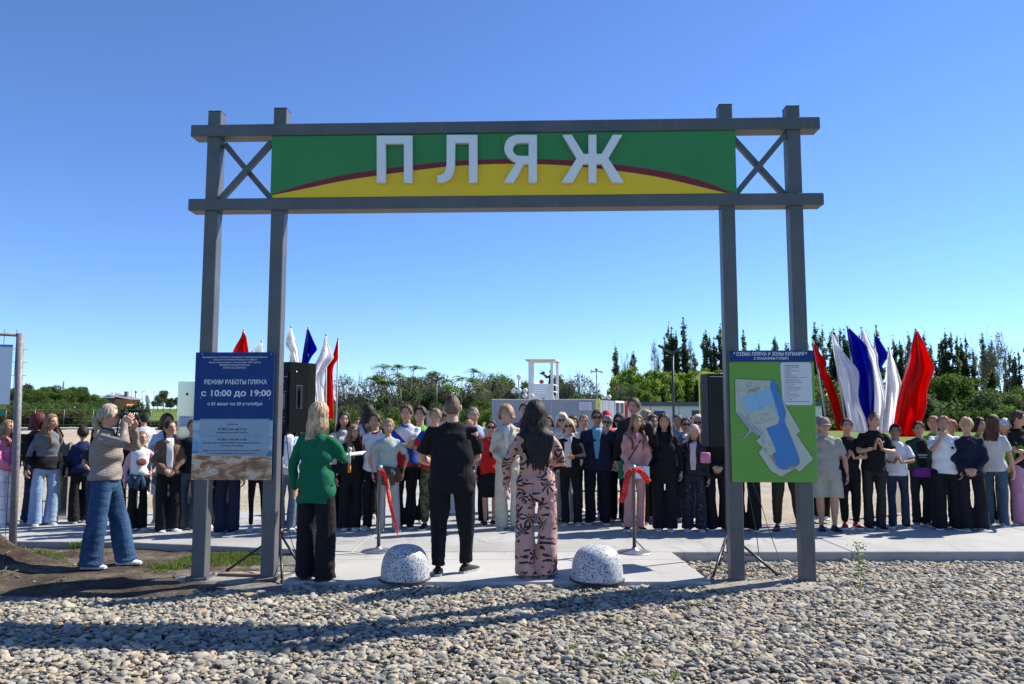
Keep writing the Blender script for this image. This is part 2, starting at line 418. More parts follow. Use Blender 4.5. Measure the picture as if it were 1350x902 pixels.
JOBS = []     # (object, voxel, smooth iterations, wrinkle amplitude, kind, extra mesh builder)
def cloth_obj(name, mb, mat, parent, vox, sm=4, wr=.006, kind='top', seed=0, extra=None):
    me = mb.mesh(name); o = link(name, me, mat, parent)
    m = o.modifiers.new('r', 'REMESH'); m.mode = 'VOXEL'; m.voxel_size = vox; m.use_smooth_shade = True
    m2 = o.modifiers.new('s', 'SMOOTH'); m2.factor = .5; m2.iterations = sm
    JOBS.append((o, wr, kind, seed, extra)); return o
def run_jobs():
    dg = bpy.context.evaluated_depsgraph_get(); dg.update()
    res = []
    for o, wr, kind, seed, extra in JOBS: res.append(bpy.data.meshes.new_from_object(o.evaluated_get(dg), depsgraph=dg))
    for (o, wr, kind, seed, extra), me in zip(JOBS, res):
        old = o.data; mats = list(old.materials); o.modifiers.clear()
        n = len(me.vertices)
        if n == 0: continue
        co = np.empty(n*3, np.float32); me.vertices.foreach_get('co', co); co = co.reshape(-1, 3)
        if wr > 0:
            no = np.empty(n*3, np.float32); me.vertices.foreach_get('normal', no); no = no.reshape(-1, 3)
            rg = np.random.RandomState(seed+11); d = np.zeros(n); p = co.copy()
            p = p+.03*np.sin(co[:, [1, 2, 0]]*11+rg.uniform(0, 6, 3))
            if kind == 'top':
                for k in range(7):
                    sg = -1 if k % 2 else 1
                    kv = np.array([sg*rg.uniform(4, 22), rg.uniform(-14, 14), rg.uniform(10, 46)])
                    d += np.sin(p @ kv+rg.uniform(0, 6))*rg.uniform(.5, 1)
                d = d/2.2; d = np.where(d > 0, d*.8, -np.abs(d)**.8*.0+d*1.25)
            elif kind == 'pants':
                z = co[:, 2]
                for k in range(5):
                    kv = np.array([rg.uniform(-26, 26), rg.uniform(-26, 26), rg.uniform(4, 18)]); d += np.sin(p @ kv+rg.uniform(0, 6))*.5
                low = np.exp(-(z/.16)**2); 
                for k in range(3):
                    kv = np.array([rg.uniform(-12, 12), rg.uniform(-12, 12), rg.uniform(50, 85)]); d += np.sin(p @ kv+rg.uniform(0, 6))*(.12+.55*low)
                d /= 1.8
            else:
                for k in range(4):
                    kv = rg.uniform(-20, 20, 3); d += np.sin(p @ kv+rg.uniform(0, 6))*.5
            co = co+no*(d*wr)[:, None]; me.vertices.foreach_set('co', co.reshape(-1).astype(np.float32))
        if extra is not None:
            mb = extra; b = len(co); V = np.vstack([co, np.array(mb.v, np.float32)])
            fs = [tuple(pl.vertices) for pl in me.polygons]; k0 = len(fs)
            fs += [tuple(i+b for i in f) for f in mb.f]
            m2 = bpy.data.meshes.new(o.name); m2.from_pydata(V.tolist(), [], fs)
            m2.polygons.foreach_set('material_index', [0]*k0+mb.m); m2.update(); me = m2
        mi_ = np.zeros(len(me.polygons), np.int32); me.polygons.foreach_get('material_index', mi_)
        me.materials.clear()
        for m in mats: me.materials.append(m)
        me.polygons.foreach_set('material_index', mi_)
        me.polygons.foreach_set('use_smooth', [True]*len(me.polygons)); me.update()
        me.name = o.name; o.data = me; bpy.data.meshes.remove(old)
    JOBS.clear()

ARMS = {   # wrist target (x outwards, y front negative, z) for a 1.75 m body, elbow hint (x out, y, z), fingers dir, palm normal
    'down':   ((.265, -.03, .86), (.6, .8, 0), (.0, -.12, -1), (-1, 0, 0)),
    'loose':  ((.30, -.06, .88), (.8, .6, 0), (.05, -.2, -1), (-1, .2, 0)),
    'clasp':  ((.065, -.205, .96), (1, .35, -.2), (-.8, -.2, -.6), (.2, 1, -.2)),
    'clasph': ((.06, -.23, 1.10), (1, .25, -.5), (-.9, -.3, -.1), (.2, 1, 0)),
    'clap':   ((.050, -.27, 1.22), (1, .2, -.7), (-.12, -.35, .95), (-1, 0, 0)),
    'clapl':  ((.055, -.27, 1.12), (1, .2, -.7), (-.3, -.5, .7), (-1, .1, .2)),
    'cross':  ((-.075, -.200, 1.19), (1, -.1, -.45), (-1, .15, .12), (0, 1, 0)),
    'face':   ((.055, -.185, 1.42), (.7, -.2, -1), (-.25, .15, .95), (0, 1, .1)),
    'brow':   ((.06, -.20, 1.52), (.8, -.3, -.8), (-.55, .1, .9), (0, 1, .1)),
    'hold':   ((.11, -.30, 1.12), (.7, .5, -.6), (-.5, -.8, .1), (-.3, .2, 1)),
    'holdl':  ((.10, -.24, .93), (.9, .4, -.3), (-.5, -.6, -.5), (-.2, .6, .6)),
    'back':   ((.05, .17, .98), (1, .5, 0), (-.9, .3, -.3), (0, -1, 0)),
    'hip':    ((.20, -.10, 1.02), (1, .2, 0), (-.6, -.5, -.5), (-.8, .5, 0)),
    'pocket': ((.21, -.07, .90), (1, .3, 0), (-.1, -.2, -1), (-1, .1, 0)),
    'chest':  ((.02, -.20, 1.30), (.8, 0, -1), (-.9, -.1, .35), (0, 1, 0)),
}
def person(px, yf, yt, yaw=0, label='', hair='short', hc='dark', hl=.2, wave=0., front=True, fringe=False,
           top='tee', tc=(.02,.02,.022,1), topm=None, bot='straight', bc=(.015,.015,.018,1), botm=None, shoe=(.6,.6,.6,1), sole=(.7,.7,.7,1),
           arms='down', arml=None, hyaw=0, hpitch=0, wd=1.0, kid=None, skin=0, z=0.0, glasses=False, cap=None, lips=2, seed=0,
           collar=None, inner=None, hem=None, legs=None, vox=.017, jacket_open=False, armo=None, smile=.3, belt=None, pos=None, group='people gathered on the walkway for the opening', hat=None,
           prop=None, tiltx=0.0, female=None, hairthick=None, headk=1.0, collar_w=None, dp=1.0):
    g = gnd(px, yf, z) if pos is None else Vector(pos)
    Hh = atY(px, yt, g.y).z-g.z
    rz = R(yaw)-math.atan2(g.x, g.y)*0.6
    root = empty('person', g, rz, label, 'person', group)
    rnd = random.Random(seed*31+int(px*7))
    if vox > .0115: root.rotation_euler = (R(rnd.uniform(-1.2, 1.0)), R(rnd.uniform(-1.6, 1.6)), rz)
    hyaw += rnd.uniform(-6, 6); tiltx += rnd.uniform(-4, 4); hpitch += rnd.uniform(-2, 4)
    if female is None: female = hair in ('long', 'bob', 'tied')
    if kid is None: kid = max(0., min(1., (1.62-Hh)/.3))
    hk = (.1385+.010*kid)*headk; hs = Hh*hk/.236
    headh = .238*hs; hcz = Hh-.119*hs-.012*hs
    neck0 = hcz-.138*hs                       # neck base
    sz = neck0/1.480; s = sz                  # body scale
    sw = s*wd*(.95 if female else 1.0)*(1-.075*kid)       # widths
    shx = (.148 if female else .166)*sw*(1-.04*kid); hipx = .092*sw
    shz = 1.383*s
    S = lambda x, y, z_: Vector((x*sw, y*s, z_*s))
    skinm = SKINS[skin]; hm = hair_mat(HAIR[hc] if isinstance(hc, str) else hc)
    topmat = topm or cloth(tc); botmat = botm or cloth(bc)
    # arms
    specs = arms if isinstance(arms, (tuple, list)) else (arms, arms)      # (person's right = -x, left = +x)
    A = []
    for side, sp in zip((-1, 1), specs):
        tg, hint, fd, pn = ARMS[sp] if isinstance(sp, str) else sp
        j = rnd.uniform(-.012, .012)
        sh = Vector((side*shx, 0.01*s, shz)); tx = tg[0]*(sw if sp in ('down', 'loose', 'pocket') else s)
        wr = Vector((side*tx, tg[1]*s*(1.12 if wd > 1.1 else 1), (tg[2]+j)*s)); hv = Vector((side*hint[0], hint[1], hint[2]))
        el, wr = ik(sh, wr, .290*s, .255*s, hv)
        A.append((side, sh, el, wr, Vector((side*fd[0], fd[1], fd[2])), Vector((side*pn[0], pn[1], pn[2])), sp))
    # legs: ankles
    if legs is None:
        sp = .088+rnd.uniform(-.012, .02); legs = ((-sp, rnd.uniform(-.04, .04), rnd.uniform(-.28, -.05)), (sp, rnd.uniform(-.04, .04), rnd.uniform(.05, .28)))
    LG = []
    for side, lg in zip((-1, 1), legs):
        ax, ay, ang = lg[:3]; hp = Vector((side*hipx, 0, .90*s)); an = Vector((ax*sw, ay*s, .085*s))
        kn = (hp+an)/2+Vector((side*.004, -.022 if len(lg) < 4 else lg[3], .0)); LG.append((side, hp, kn, an, ang))
    # ---- body
    b = MB(); q = .86
    b.rings([(0,0,z_*s,rx*sw*q,ry*s*q) for z_, rx, ry in ((.84,.10,.08),(.92,.165,.115),(1.06,.140,.105),(1.20,.150,.11),(1.34,.145,.105),(1.41,.120,.080),(1.455,.072,.058))], 20)
    b.tube([Vector((0,.012*s,1.40*s)), Vector((0,.008*s,1.47*s)), Vector((0,-.002*s,neck0+.045*hs)), Vector((0,-.006*s,hcz-.05*hs))], [.062*s,(.056 if female else .062)*s,.050*hs*(.92 if female else 1.08),.048*hs], 14)
    for side, sh, el, wr, fd, pn, sp in A:
        k = (.88 if female else 1.0)*(wd**.6)
        b.tube([Vector((side*shx*.6,0,shz-.01*s)), sh, sh.lerp(el,.4), el], [.042*s*k,.047*s*k,.044*s*k,.036*s*k], 12)
        b.tube([el+(sh-el).normalized()*.02*s, el, el.lerp(wr,.3), el.lerp(wr,.75), wr], [.036*s*k,.039*s*k,.041*s*k,.030*s*k,.0245*s*k], 12)
    for side, hp, kn, an, ang in LG:
        k = wd**.5*((.62 if bot in ('slim', 'taper') else .80) if bot in ('straight','wide','slim','flare','jogger','taper') else 1)
        if bot == 'shorts': k *= .95
        b.tube([hp+Vector((0,0,.02)), hp.lerp(kn,.4), kn, kn.lerp(an,.35), kn.lerp(an,.8), an, an-Vector((0,0,.04*s))], [.078*sw*k,.076*sw*k,.054*sw*k,.055*sw*k,.038*sw*k,.034*sw*k,.032*s], 12)
    ex = MB()
    HM = Matrix.Translation((0,-.008*s,hcz)) @ Matrix.Translation((0,.02*hs,-.08*hs)) @ Euler((R(hpitch), R(tiltx), R(hyaw))).to_matrix().to_4x4() @ Matrix.Translation((0,-.02*hs,.08*hs)) @ Matrix.Scale(hs, 4)
    head_geo(ex, HM, smile=smile*.25)
    for side, sh, el, wr, fd, pn, sp in A:
        if fd.length > 0: hand_geo(ex, wr, fd, pn, -side, s*1.04*(.94 if female else 1.03), .12 if sp in ('clap',) else .42)
    cloth_obj('body', b, [skinm, M_EYEW, (M_LIPR if lips == 'r' else M_LIP), M_EYED, hm], root, vox*1.38, 3, 0, 'skin', seed, ex)
    # ---- hair
    if hair != 'bald':
        h = MB(); tk = hairthick or {'short': .013, 'fade': .010, 'curly': .026, 'long': .014, 'bob': .02, 'tied': .008, 'balding': .005}[hair]
        hair_geo(h, HM, 'long' if hair in ('long', 'bob') else hair, hl, rnd.randint(0, 9999), tk, wave, front, clear=(.155 if top in ('blazer','jacket','hoodie','sweater') else .145)/hs*s*(wd**.5) if hair == 'long' else .07, fringe=fringe, part=rnd.uniform(-.02, .02))
        if hair == 'tied':
            lx = .0; pts = [(lx,.088,-.005),(lx,.125,-.02),(lx,.135,-.07),(lx,.125,-.07-hl*.5),(lx+.01,.12,-.06-hl)]
            if front == 'side': pts = [(0,.088,.0),(.03,.118,-.03),(.07,.09,-.09),(.085,.0,-.16),(.085,-.09,-.16-hl)]
            h.tube([HM @ Vector(p) for p in pts], [.018*hs,.030*hs,.034*hs,.028*hs,.008*hs], 12)
        h.build('hair', hm, root)
        if hair == 'fade':
            h = MB(); hair_geo(h, HM, 'short', 0, 5, .0016, 0, False); h.build('stubble', hair_mat((.16,.10,.075)), root)
    # ---- top
    if top:
        loose = {'tee': .008, 'shirt': .010, 'jacket': .020, 'hoodie': .028, 'blazer': .020, 'sweater': .020, 'blouse': .012, 'vest': .016}[top]
        sl = {'tee': .78, 'vest': .3}.get(top, 2.0)
        hz = hem if hem is not None else {'tee': .86, 'shirt': .88, 'jacket': .90, 'hoodie': .86, 'blazer': .78, 'sweater': .90, 'blouse': .95, 'vest': .84}[top]
        t = MB(); wx = 1.0+(.06 if top in ('hoodie', 'jacket') else 0); wst = (.142 if female else .158)
        if top in ('tee', 'jacket', 'hoodie') and not female: wst = .166
        hipw = .180 if hz < .98 else .160
        if top == 'tee': hipw = .170
        bel = 1.0+max(0, wd-1.0)*.6
        prof = [(hz, hipw*(1.02 if top in ('blazer', 'hoodie', 'tee') else 1), .128), (max(hz+.05, .95), hipw, .128*bel), (1.08, wst, .118*bel), (1.20, (wst+.160)/2+.002, .124*bel), (1.30, .154, .134 if female else .128), (1.37, .145, .110), (1.425, .118, .086), (1.455, .084, .066), (1.474, .060, .056)]
        prof = [p for i, p in enumerate(prof) if i == 0 or p[0] > prof[0][0]+.02]
        t.rings([(0, 0, z_*s, (rx+loose*.55)*sw*wx, (ry*(dp if z_ < 1.4 else 1)+loose*.55)*s) for z_, rx, ry in prof], 26, p=2.25)
        for side, sh, el, wr, fd, pn, sp in A:
            r0 = (.050 if female else .056)*s*(wd**.6)+loose*.5*s
            if sl > 1:
                e2 = (wr-el).normalized()
                t.tube([Vector((side*shx*.35,.0,shz+.002*s)), sh+Vector((0,0,-.002*s)), sh.lerp(el,.5), el], [r0*.90,r0*.98,r0*.94,r0*.82], 12)
                cu = 1.0 if top in ('shirt','blouse') else 1.0
                if sl >= 2: t.tube([el+(sh-el).normalized()*.03*s, el, el.lerp(wr,.5), wr-e2*.015*s, wr+e2*.004*s], [r0*.76,r0*.80,r0*.74,r0*.60,r0*.58], 12)
            else:
                t.tube([Vector((side*shx*.35,.0,shz+.002*s)), sh+Vector((0,0,-.002*s)), sh.lerp(el,sl*.5), sh.lerp(el,sl)], [r0*.86,r0*.95,r0*1.02,r0*1.04], 14)
        nm = {'tee': 'shirt', 'vest': 'vest', 'shirt': 'shirt', 'blouse': 'blouse'}.get(top, top)
        cloth_obj(nm, t, topmat, root, vox, 3 if vox < .014 else 2, (.0105 if top != 'tee' else .0085)*s, 'top', seed+3)
        # collar / neck band
        if collar is not None:
            cm = cloth(collar) if not isinstance(collar, bpy.types.Material) else collar
            c = MB(); n = 20; vs = []
            for rr, zz, yy in ((.064, 1.462, 0), (.072, 1.452, 0), (.062, 1.487, 0), (.056, 1.480, 0)):
                for j in range(n):
                    a = 2*math.pi*j/n; f = max(0, -math.sin(a))
                    vs.append(((rr*1.08)*s*math.cos(a), (rr*1.02*math.sin(a)-.004+yy-.012*f)*s, (zz-.030*f)*s))
            fs = [(r_*n+j, r_*n+(j+1) % n, ((r_+1) % 4)*n+(j+1) % n, ((r_+1) % 4)*n+j) for r_ in range(4) for j in range(n)]
            c.add(vs, fs, 0, True)
            if collar_w:      # lapel wings
                for sd in (-1, 1):
                    c.add([(sd*.052*s, -.070*s, 1.470*s), (sd*.10*s, -.118*s, 1.40*s), (sd*.015*s, -.150*s, collar_w*s), (sd*.022*s, -.090*s, 1.445*s),
                           (sd*.052*s, -.062*s, 1.470*s), (sd*.10*s, -.106*s, 1.40*s), (sd*.015*s, -.138*s, collar_w*s), (sd*.022*s, -.080*s, 1.445*s)],
                          [(0,1,2,3),(7,6,5,4),(0,4,5,1),(1,5,6,2),(2,6,7,3),(3,7,4,0)])
            c.build('collar', cm, root)
        if inner is not None:
            # open front showing the garment worn beneath: a curved panel 3 mm proud of the chest
            ic, iw, iz0, iz1 = inner; mi_ = cloth(ic) if not isinstance(ic, bpy.types.Material) else ic
            c = MB(); vs = []; nx = 7; zs = np.linspace(iz0, iz1, 12); P = [(p[0], (p[1]+loose*.55)*sw*wx, (p[2]+loose*.55)*s) for p in prof]
            for zz in zs:
                rx = np.interp(zz, [p[0] for p in P], [p[1] for p in P]); ry = np.interp(zz, [p[0] for p in P], [p[2] for p in P])
                k = (zz-iz0)/(iz1-iz0); wv = iw*((.30+.70*k) if top == 'blazer' else (.8+.2*k)); wv = min(wv, rx/s*.8)*(1+.10*math.sin(zz*23+seed))
                for i in range(nx):
                    x = (i/(nx-1)*2-1)*wv*s; y = -ry*(max(0, 1-abs(x/rx)**2.25))**(1/2.25)-.011*s
                    vs.append((x, y, zz*s))
            fs = [(r_*nx+i, r_*nx+i+1, (r_+1)*nx+i+1, (r_+1)*nx+i) for r_ in range(len(zs)-1) for i in range(nx-1)]
            c.add(vs, fs, 0, True); o = c.build('undershirt', mi_, root); m = o.modifiers.new('t', 'SOLIDIFY'); m.thickness = .02; m.offset = -1
    # ---- bottoms
    if bot in ('straight', 'wide', 'slim', 'shorts', 'flare', 'jogger', 'taper'):
        p = MB(); wz = 1.03
        p.rings([(0,0,z_*s,rx*sw,ry*s*dp*(1+.5*max(0, wd-1))) for z_, rx, ry in ((.80,.125,.092),(.86,.160,.115),(.93,.158,.114),(1.0,.146,.108),(wz+.02,.138,.102))], 22, p=2.3)
        for side, hp, kn, an, ang in LG:
            lo = an+Vector((0, -.012*s, -.055*s))
            pr = {'straight': (.090,.080,.070,.070,.073), 'wide': (.094,.092,.094,.100,.108), 'flare': (.090,.078,.078,.095,.112), 'taper': (.096,.086,.070,.056,.052), 'slim': (.088,.066,.053,.042,.040), 'jogger': (.092,.088,.076,.068,.050), 'shorts': (.096,.102,.108)}[bot]
            if bot == 'shorts': pts = [hp+Vector((0,0,.03)), hp.lerp(kn,.5), hp.lerp(kn,.98)]
            else:
                if bot in ('wide', 'flare'): lo = Vector((an.x, an.y-.02*s, .030*s))
                elif bot in ('slim', 'jogger', 'taper'): lo = an+Vector((0,0,.01*s))
                pts = [hp+Vector((0,0,.03)), hp.lerp(kn,.5), kn, kn.lerp(lo,.5), lo]
            out = Vector((side*.016*sw*(1 if bot in ('wide', 'shorts') else 0), 0, 0))
            pts = [pts[0]]+[q_+out for q_ in pts[1:]]
            p.tube(pts, [(r_*sw, r_*s*(1.04+(dp-1)*(.75-.15*i_))) for i_, r_ in enumerate(pr)], 16, hint=(1,0,0))
        cloth_obj('trousers' if bot != 'shorts' else 'shorts', p, botmat, root, vox, 2, (.0085 if bot != 'slim' else .004)*s, 'pants', seed+5)
    elif bot == 'skirt':
        p = MB(); hz = .50
        p.rings([(0,0,z_*s,rx*sw,ry*s) for z_, rx, ry in ((.46,.170,.135),(.6,.172,.138),(.80,.182,.136),(.92,.176,.130),(1.02,.150,.116),(1.06,.145,.112))], 26)
        cloth_obj('skirt', p, botmat, root, vox, 2, .006*s, 'top', seed+5)
    # ---- shoes
    for side, hp, kn, an, ang in LG:
        f = MB(); foot_geo(f, Vector((an.x, an.y, 0)), ang, s*(.92 if female else 1.02)*(1+.06*kid))
        f.build('shoe', [cloth(shoe, .6), cloth(sole, .6)], root)
    if glasses:
        c = MB()
        for sd in (-1, 1):
            c.ball(HM @ Vector((sd*.033, -.099, .006)), (.029, .009, .021), 12, 8, 0, HM.to_3x3().normalized()*hs)
            c.tube([HM @ Vector(v) for v in ((sd*.058,-.092,.012),(sd*.078,-.05,.010),(sd*.082,.02,.006))], .003*hs, 6)
        c.tube([HM @ Vector(v) for v in ((-.012,-.104,.010),(.012,-.104,.010))], .0035*hs, 6)
        c.build('sunglasses', M_GLASS_D, root)
    if cap is not None:
        c = MB(); n = 24; vs = []
        for i in range(8):
            th = R(8+i*11)
            for j in range(n):
                a = 2*math.pi*j/n; v = Vector((.090*math.sin(th)*math.sin(a), -.112*math.sin(th)*math.cos(a), .128*math.cos(th)+.006)); vs.append(HM @ v)
        fs = [(i*n+j, (i+1)*n+j, (i+1)*n+(j+1) % n, i*n+(j+1) % n) for i in range(7) for j in range(n)]+[tuple(range(n))]
        c.add(vs, fs, 0, True)
        vs = []
        for dz in (0, -.006):
            for r0 in (0, 1):
                for j in range(9):
                    a = R(-58+j*14.5); rr = .108+r0*.072*math.cos(a*1.1); vs.append(HM @ Vector((.086/.108*rr*math.sin(a) if not r0 else rr*math.sin(a)*.82, -rr*math.cos(a), .030+dz-r0*.016)))
        fs = [(j, j+1, 9+j+1, 9+j) for j in range(8)]+[(18+j, 27+j, 27+j+1, 18+j+1) for j in range(8)]+[(9+j, 9+j+1, 27+j+1, 27+j) for j in range(8)]
        c.add(vs, fs, 0, True); c.build('cap', cloth(cap), root)
    info = dict(root=root, s=s, sw=sw, hs=hs, H=Hh, HM=HM, A=A, g=g, rz=rz, M=Matrix.Translation(g) @ Matrix.Rotation(rz, 4, 'Z'), wd=wd)
    return info
# ================================================================ the ground
def fbm(x, y, s=1.0, o=4): return mnoise.fractal(Vector((x*s, y*s, 3.7)), 1.0, 2.0, o)
def hill(x, y):
    t = max(0., y-92); return .0235*min(t, 160)-.004*max(0, t-160)
def m_field():
    t = NT('grass_field'); co = t.coord(); f = t.noise(co, .05, 5); g = t.noise(co, 3.0, 5)
    a = t.ramp(f, [(.35, lin(.075, .135, .022)), (.65, lin(.12, .19, .035))]); t.base(t.mix(a, lin(.16, .17, .06), t.math('MULTIPLY', g, .35))); t.set(Roughness=.95, Specular_IOR_Level=.1); return t.mat
def m_sand():
    t = NT('pale_sand'); co = t.coord(); f = t.noise(co, .9, 6, .65); g = t.noise(co, 14, 5, .7)
    a = t.ramp(f, [(.3, lin(0.344,0.288,0.215)), (.55, lin(0.430,0.370,0.284)), (.75, lin(0.482,0.430,0.344))])
    t.base(t.mix(a, lin(0.232,0.181,0.129), t.math('MULTIPLY', t.ramp(t.math('ADD', t.math('MULTIPLY', g, .6), t.math('MULTIPLY', t.noise(t.coord(scale=(1,3,1)), .6, 4), .4)), [(.50, (0,0,0,1)), (.66, (1,1,1,1))]), .6))); t.set(Roughness=.95, Specular_IOR_Level=.1)
    t.bump(t.math('ADD', g, f), .9, .05); return t.mat
def m_concrete(name, a, b, sc_=1.6):
    t = NT(name); co = t.coord(); f = t.noise(co, sc_, 6, .65); g = t.noise(co, 60, 3, .6); h = t.noise(co, .45, 3)
    k = t.math('ADD', t.math('MULTIPLY', f, .6), t.math('MULTIPLY', h, .4))
    st = t.ramp(t.noise(t.coord(scale=(1, .5, 1)), 2.6, 5, .7, .8), [(.56, (0,0,0,1)), (.72, (1,1,1,1))])
    c = t.mix(t.ramp(k, [(.38, a), (.60, b)]), tuple(x*.70 for x in a[:3])+(1,), t.math('MULTIPLY', st, .85)); t.base(t.mix(c, tuple(x*.72 for x in a[:3])+(1,), t.math('MULTIPLY', t.ramp(g, [(.5, (0,0,0,1)), (.8, (1,1,1,1))]), .45)))
    t.set(Roughness=.85, Specular_IOR_Level=.25); t.bump(g, .35, .004); return t.mat
def m_soil():
    t = NT('dark_soil'); co = t.coord(); f = t.noise(co, 1.7, 6, .7); g = t.noise(co, 22, 6, .75)
    c = t.ramp(f, [(.35, lin(.060, .044, .032)), (.5, lin(.13, .105, .080)), (.66, lin(.27, .235, .19))])
    t.base(t.mix(c, lin(.03, .02, .015), t.math('MULTIPLY', t.ramp(g, [(.35, (1,1,1,1)), (.55, (0,0,0,1))]), .6))); t.set(Roughness=.95, Specular_IOR_Level=.1)
    t.bump(t.math('ADD', g, t.math('MULTIPLY', f, 1.5)), 1.0, .05); return t.mat
xs = [-900, -500, -300, -200]+list(range(-150, 151, 10))+[200, 300, 500, 900]; ys = [-30, -10, 2, 12, 40, 60]+list(range(75, 260, 8))+[300, 400, 700, 1500, 3000]
tag(link('ground', grid_mesh('ground', xs, ys, lambda x, y: hill(x, y)-.34), m_field()), kind='structure')
# sand of the beach behind the walkway, uneven, with a rough bank far off on the left
def sand_h(x, y):
    z = -.05+.015*fbm(x, y, .7)+.03*smoothstep(13, 20, y)*fbm(x, y, .35)
    z += .50*smoothstep(30, 36, y)*smoothstep(72, 66, y)*smoothstep(-12, -16, x)*(.55+.45*fbm(x, y, .25, 5))
    return z
xs = list(np.linspace(-60, 60, 150)); ys = list(np.concatenate([np.linspace(10.6, 30, 70), np.linspace(30.6, 79, 60)]))
tag(link('sand', grid_mesh('sand', xs, ys, sand_h), m_sand()), kind='structure')
xs = list(np.linspace(9, 75, 40)); ys = list(np.linspace(41, 79.1, 24))
tag(link('lawn', grid_mesh('lawn', xs, ys, lambda x, y: .10+.05*fbm(x, y, .3)-.3*smoothstep(10.5, 9, x)-.3*smoothstep(42, 41, y)), m_field()), kind='structure')
b = MB(); b.box(-95, 8.9, 79.2, 84, -.3, .22); tag(b.build('far_path', m_concrete('far_path_concrete', lin(0.344,0.327,0.292), lin(0.430,0.413,0.378))), kind='structure')
b = MB(); b.box(-60, -9, 25.5, 28.5, -.25, .02); tag(b.build('beach_path', m_concrete('path_concrete', lin(0.361,0.353,0.327), lin(0.447,0.439,0.413))), kind='structure')
# gravel bed level
def grav_h(x, y):
    base = -.045-.075*smoothstep(7.9, 8.6, y)*smoothstep(1.2, 2.2, x)
    base -= .03*smoothstep(6.8, 8.2, y)*smoothstep(-2.6, -3.4, x)
    return base+.012*fbm(x, y, .5, 3)
M_GB = plain('gravel_bed', lin(.16, .145, .125), .95, var=.4, scale=18, bump=.8)
xs = list(np.linspace(-9, 10.5, 66)); ys = list(np.linspace(.5, 10.2, 40))
tag(link('gravel_ground', grid_mesh('gravel_ground', xs, ys, lambda x, y: grav_h(x, y)-.03), M_GB), kind='structure')
# walkway: joints every few metres, with a real edge towards the gravel
LW = gnd(0, 713).y; RW = gnd(1000, 727).y
M_WALK = m_concrete('walkway_concrete', lin(0.310,0.305,0.292), lin(0.404,0.400,0.387), .9)
walk = empty('walkway'); tag(walk, kind='structure'); YB = 11.75
cuts = [-14, -11.2, -8.1, -5.0, -1.92, 1.62, 4.1, 7.3, 10.5, 14.5]
yf = lambda x: np.interp(x, [-14, -5, -2, 2, 14], [LW+.25, LW-.1, RW-.02, RW-.04, RW+.10])
for x0, x1 in zip(cuts[:-1], cuts[1:]):
    a0, a1 = yf(x0), yf(x1); bw = .006
    P = [(x0+bw, a0), (x1-bw, a1), (x1-bw, YB), (x0+bw, YB)]
    wb = MB(); wb.add([(x, y, -.13) for x, y in P]+[(x, y, -.008) for x, y in P]+[(x+(.006 if i in (0, 3) else -.006), y+(.008 if i < 2 else -.008), 0) for i, (x, y) in enumerate(P)],
             [(i, (i+1) % 4, 4+(i+1) % 4, 4+i) for i in range(4)]+[(4+i, 4+(i+1) % 4, 8+(i+1) % 4, 8+i) for i in range(4)]+[(8, 9, 10, 11)])
    wb.build('slab', M_WALK, walk)
# path running back to the beach behind the crowd
bs = empty('beach_path_slabs'); tag(bs, kind='structure')
def slab(x0, x1, y0, y1, zt): b = MB(); b.bbox(x0, x1, y0, y1, -.14, zt, .006); b.build('slab', M_WALK, bs)
for i, (y0, y1) in enumerate(((11.77, 14.2), (14.22, 17.1), (17.12, 20.2), (20.22, 24))):
    slab(-2.4, .95, y0, y1, -.006)
    if i != 1: slab(.97, 2.9, y0, y1, -.012)
for i in range(5): slab(-9.5+i*1.35, -8.17+i*1.35, 11.78, 13.3, -.008)
# apron slab in front of the walkway, under the arch
p0 = gnd(372, 767); p1 = gnd(938, 768); q0 = gnd(442, 724); q1 = gnd(884, 727)
M_APR = m_concrete('apron_concrete', lin(.37, .36, .34), lin(.465, .455, .43), .8); ap = empty('apron'); tag(ap, kind='structure')
ym = gnd(675, 738).y; XL = lambda y: np.interp(y, [p0.y, RW], [p0.x, q0.x]); XR = lambda y: np.interp(y, [p1.y, RW], [p1.x, q1.x])
for ya, yb in ((p0.y, ym-.005), (ym+.005, RW-.05)):
    for xa, xb in ((0, .62), (.622, 1)):
        P_ = [(XL(ya)+(XR(ya)-XL(ya))*xa, ya), (XL(ya)+(XR(ya)-XL(ya))*xb, ya), (XL(yb)+(XR(yb)-XL(yb))*xb, yb), (XL(yb)+(XR(yb)-XL(yb))*xa, yb)]
        if (ya == p0.y) and xa == 0: P_[1] = (XR(ya), ya); P_[2] = (XR(yb), yb)
        elif ya == p0.y: continue
        b = MB(); b.add([(x, y, -.14) for x, y in P_]+[(x, y, 0.0) for x, y in P_], [(i, (i+1) % 4, 4+(i+1) % 4, 4+i) for i in range(4)]+[(4, 5, 6, 7)]); b.build('slab', M_APR, ap)
# foundation strip under the right posts
f0 = gnd(934, 778, -.035); f1 = gnd(1082, 778, -.035)
b = MB(); b.box(f0.x, f1.x+.05, f0.y-.02, f0.y+.42, -.16, -.03, M=None); tag(b.build('foundation_strip', m_concrete('foundation_concrete', lin(.20, .17, .135), lin(.33, .29, .24), 3)), kind='structure')
f0 = gnd(244, 765, -.05); f1 = gnd(372, 765, -.05)
b = MB(); b.rings([((f0.x+f1.x)/2, f0.y+.25, z, rx, ry) for z, rx, ry in ((-.2, .8, .34), (-.062, .70, .26), (-.055, .5, .18))], 20); tag(b.build('foundation_mound', plain('cement_crumbs', lin(.30, .27, .22), .95, var=.3, scale=30, bump=.8)), kind='structure')
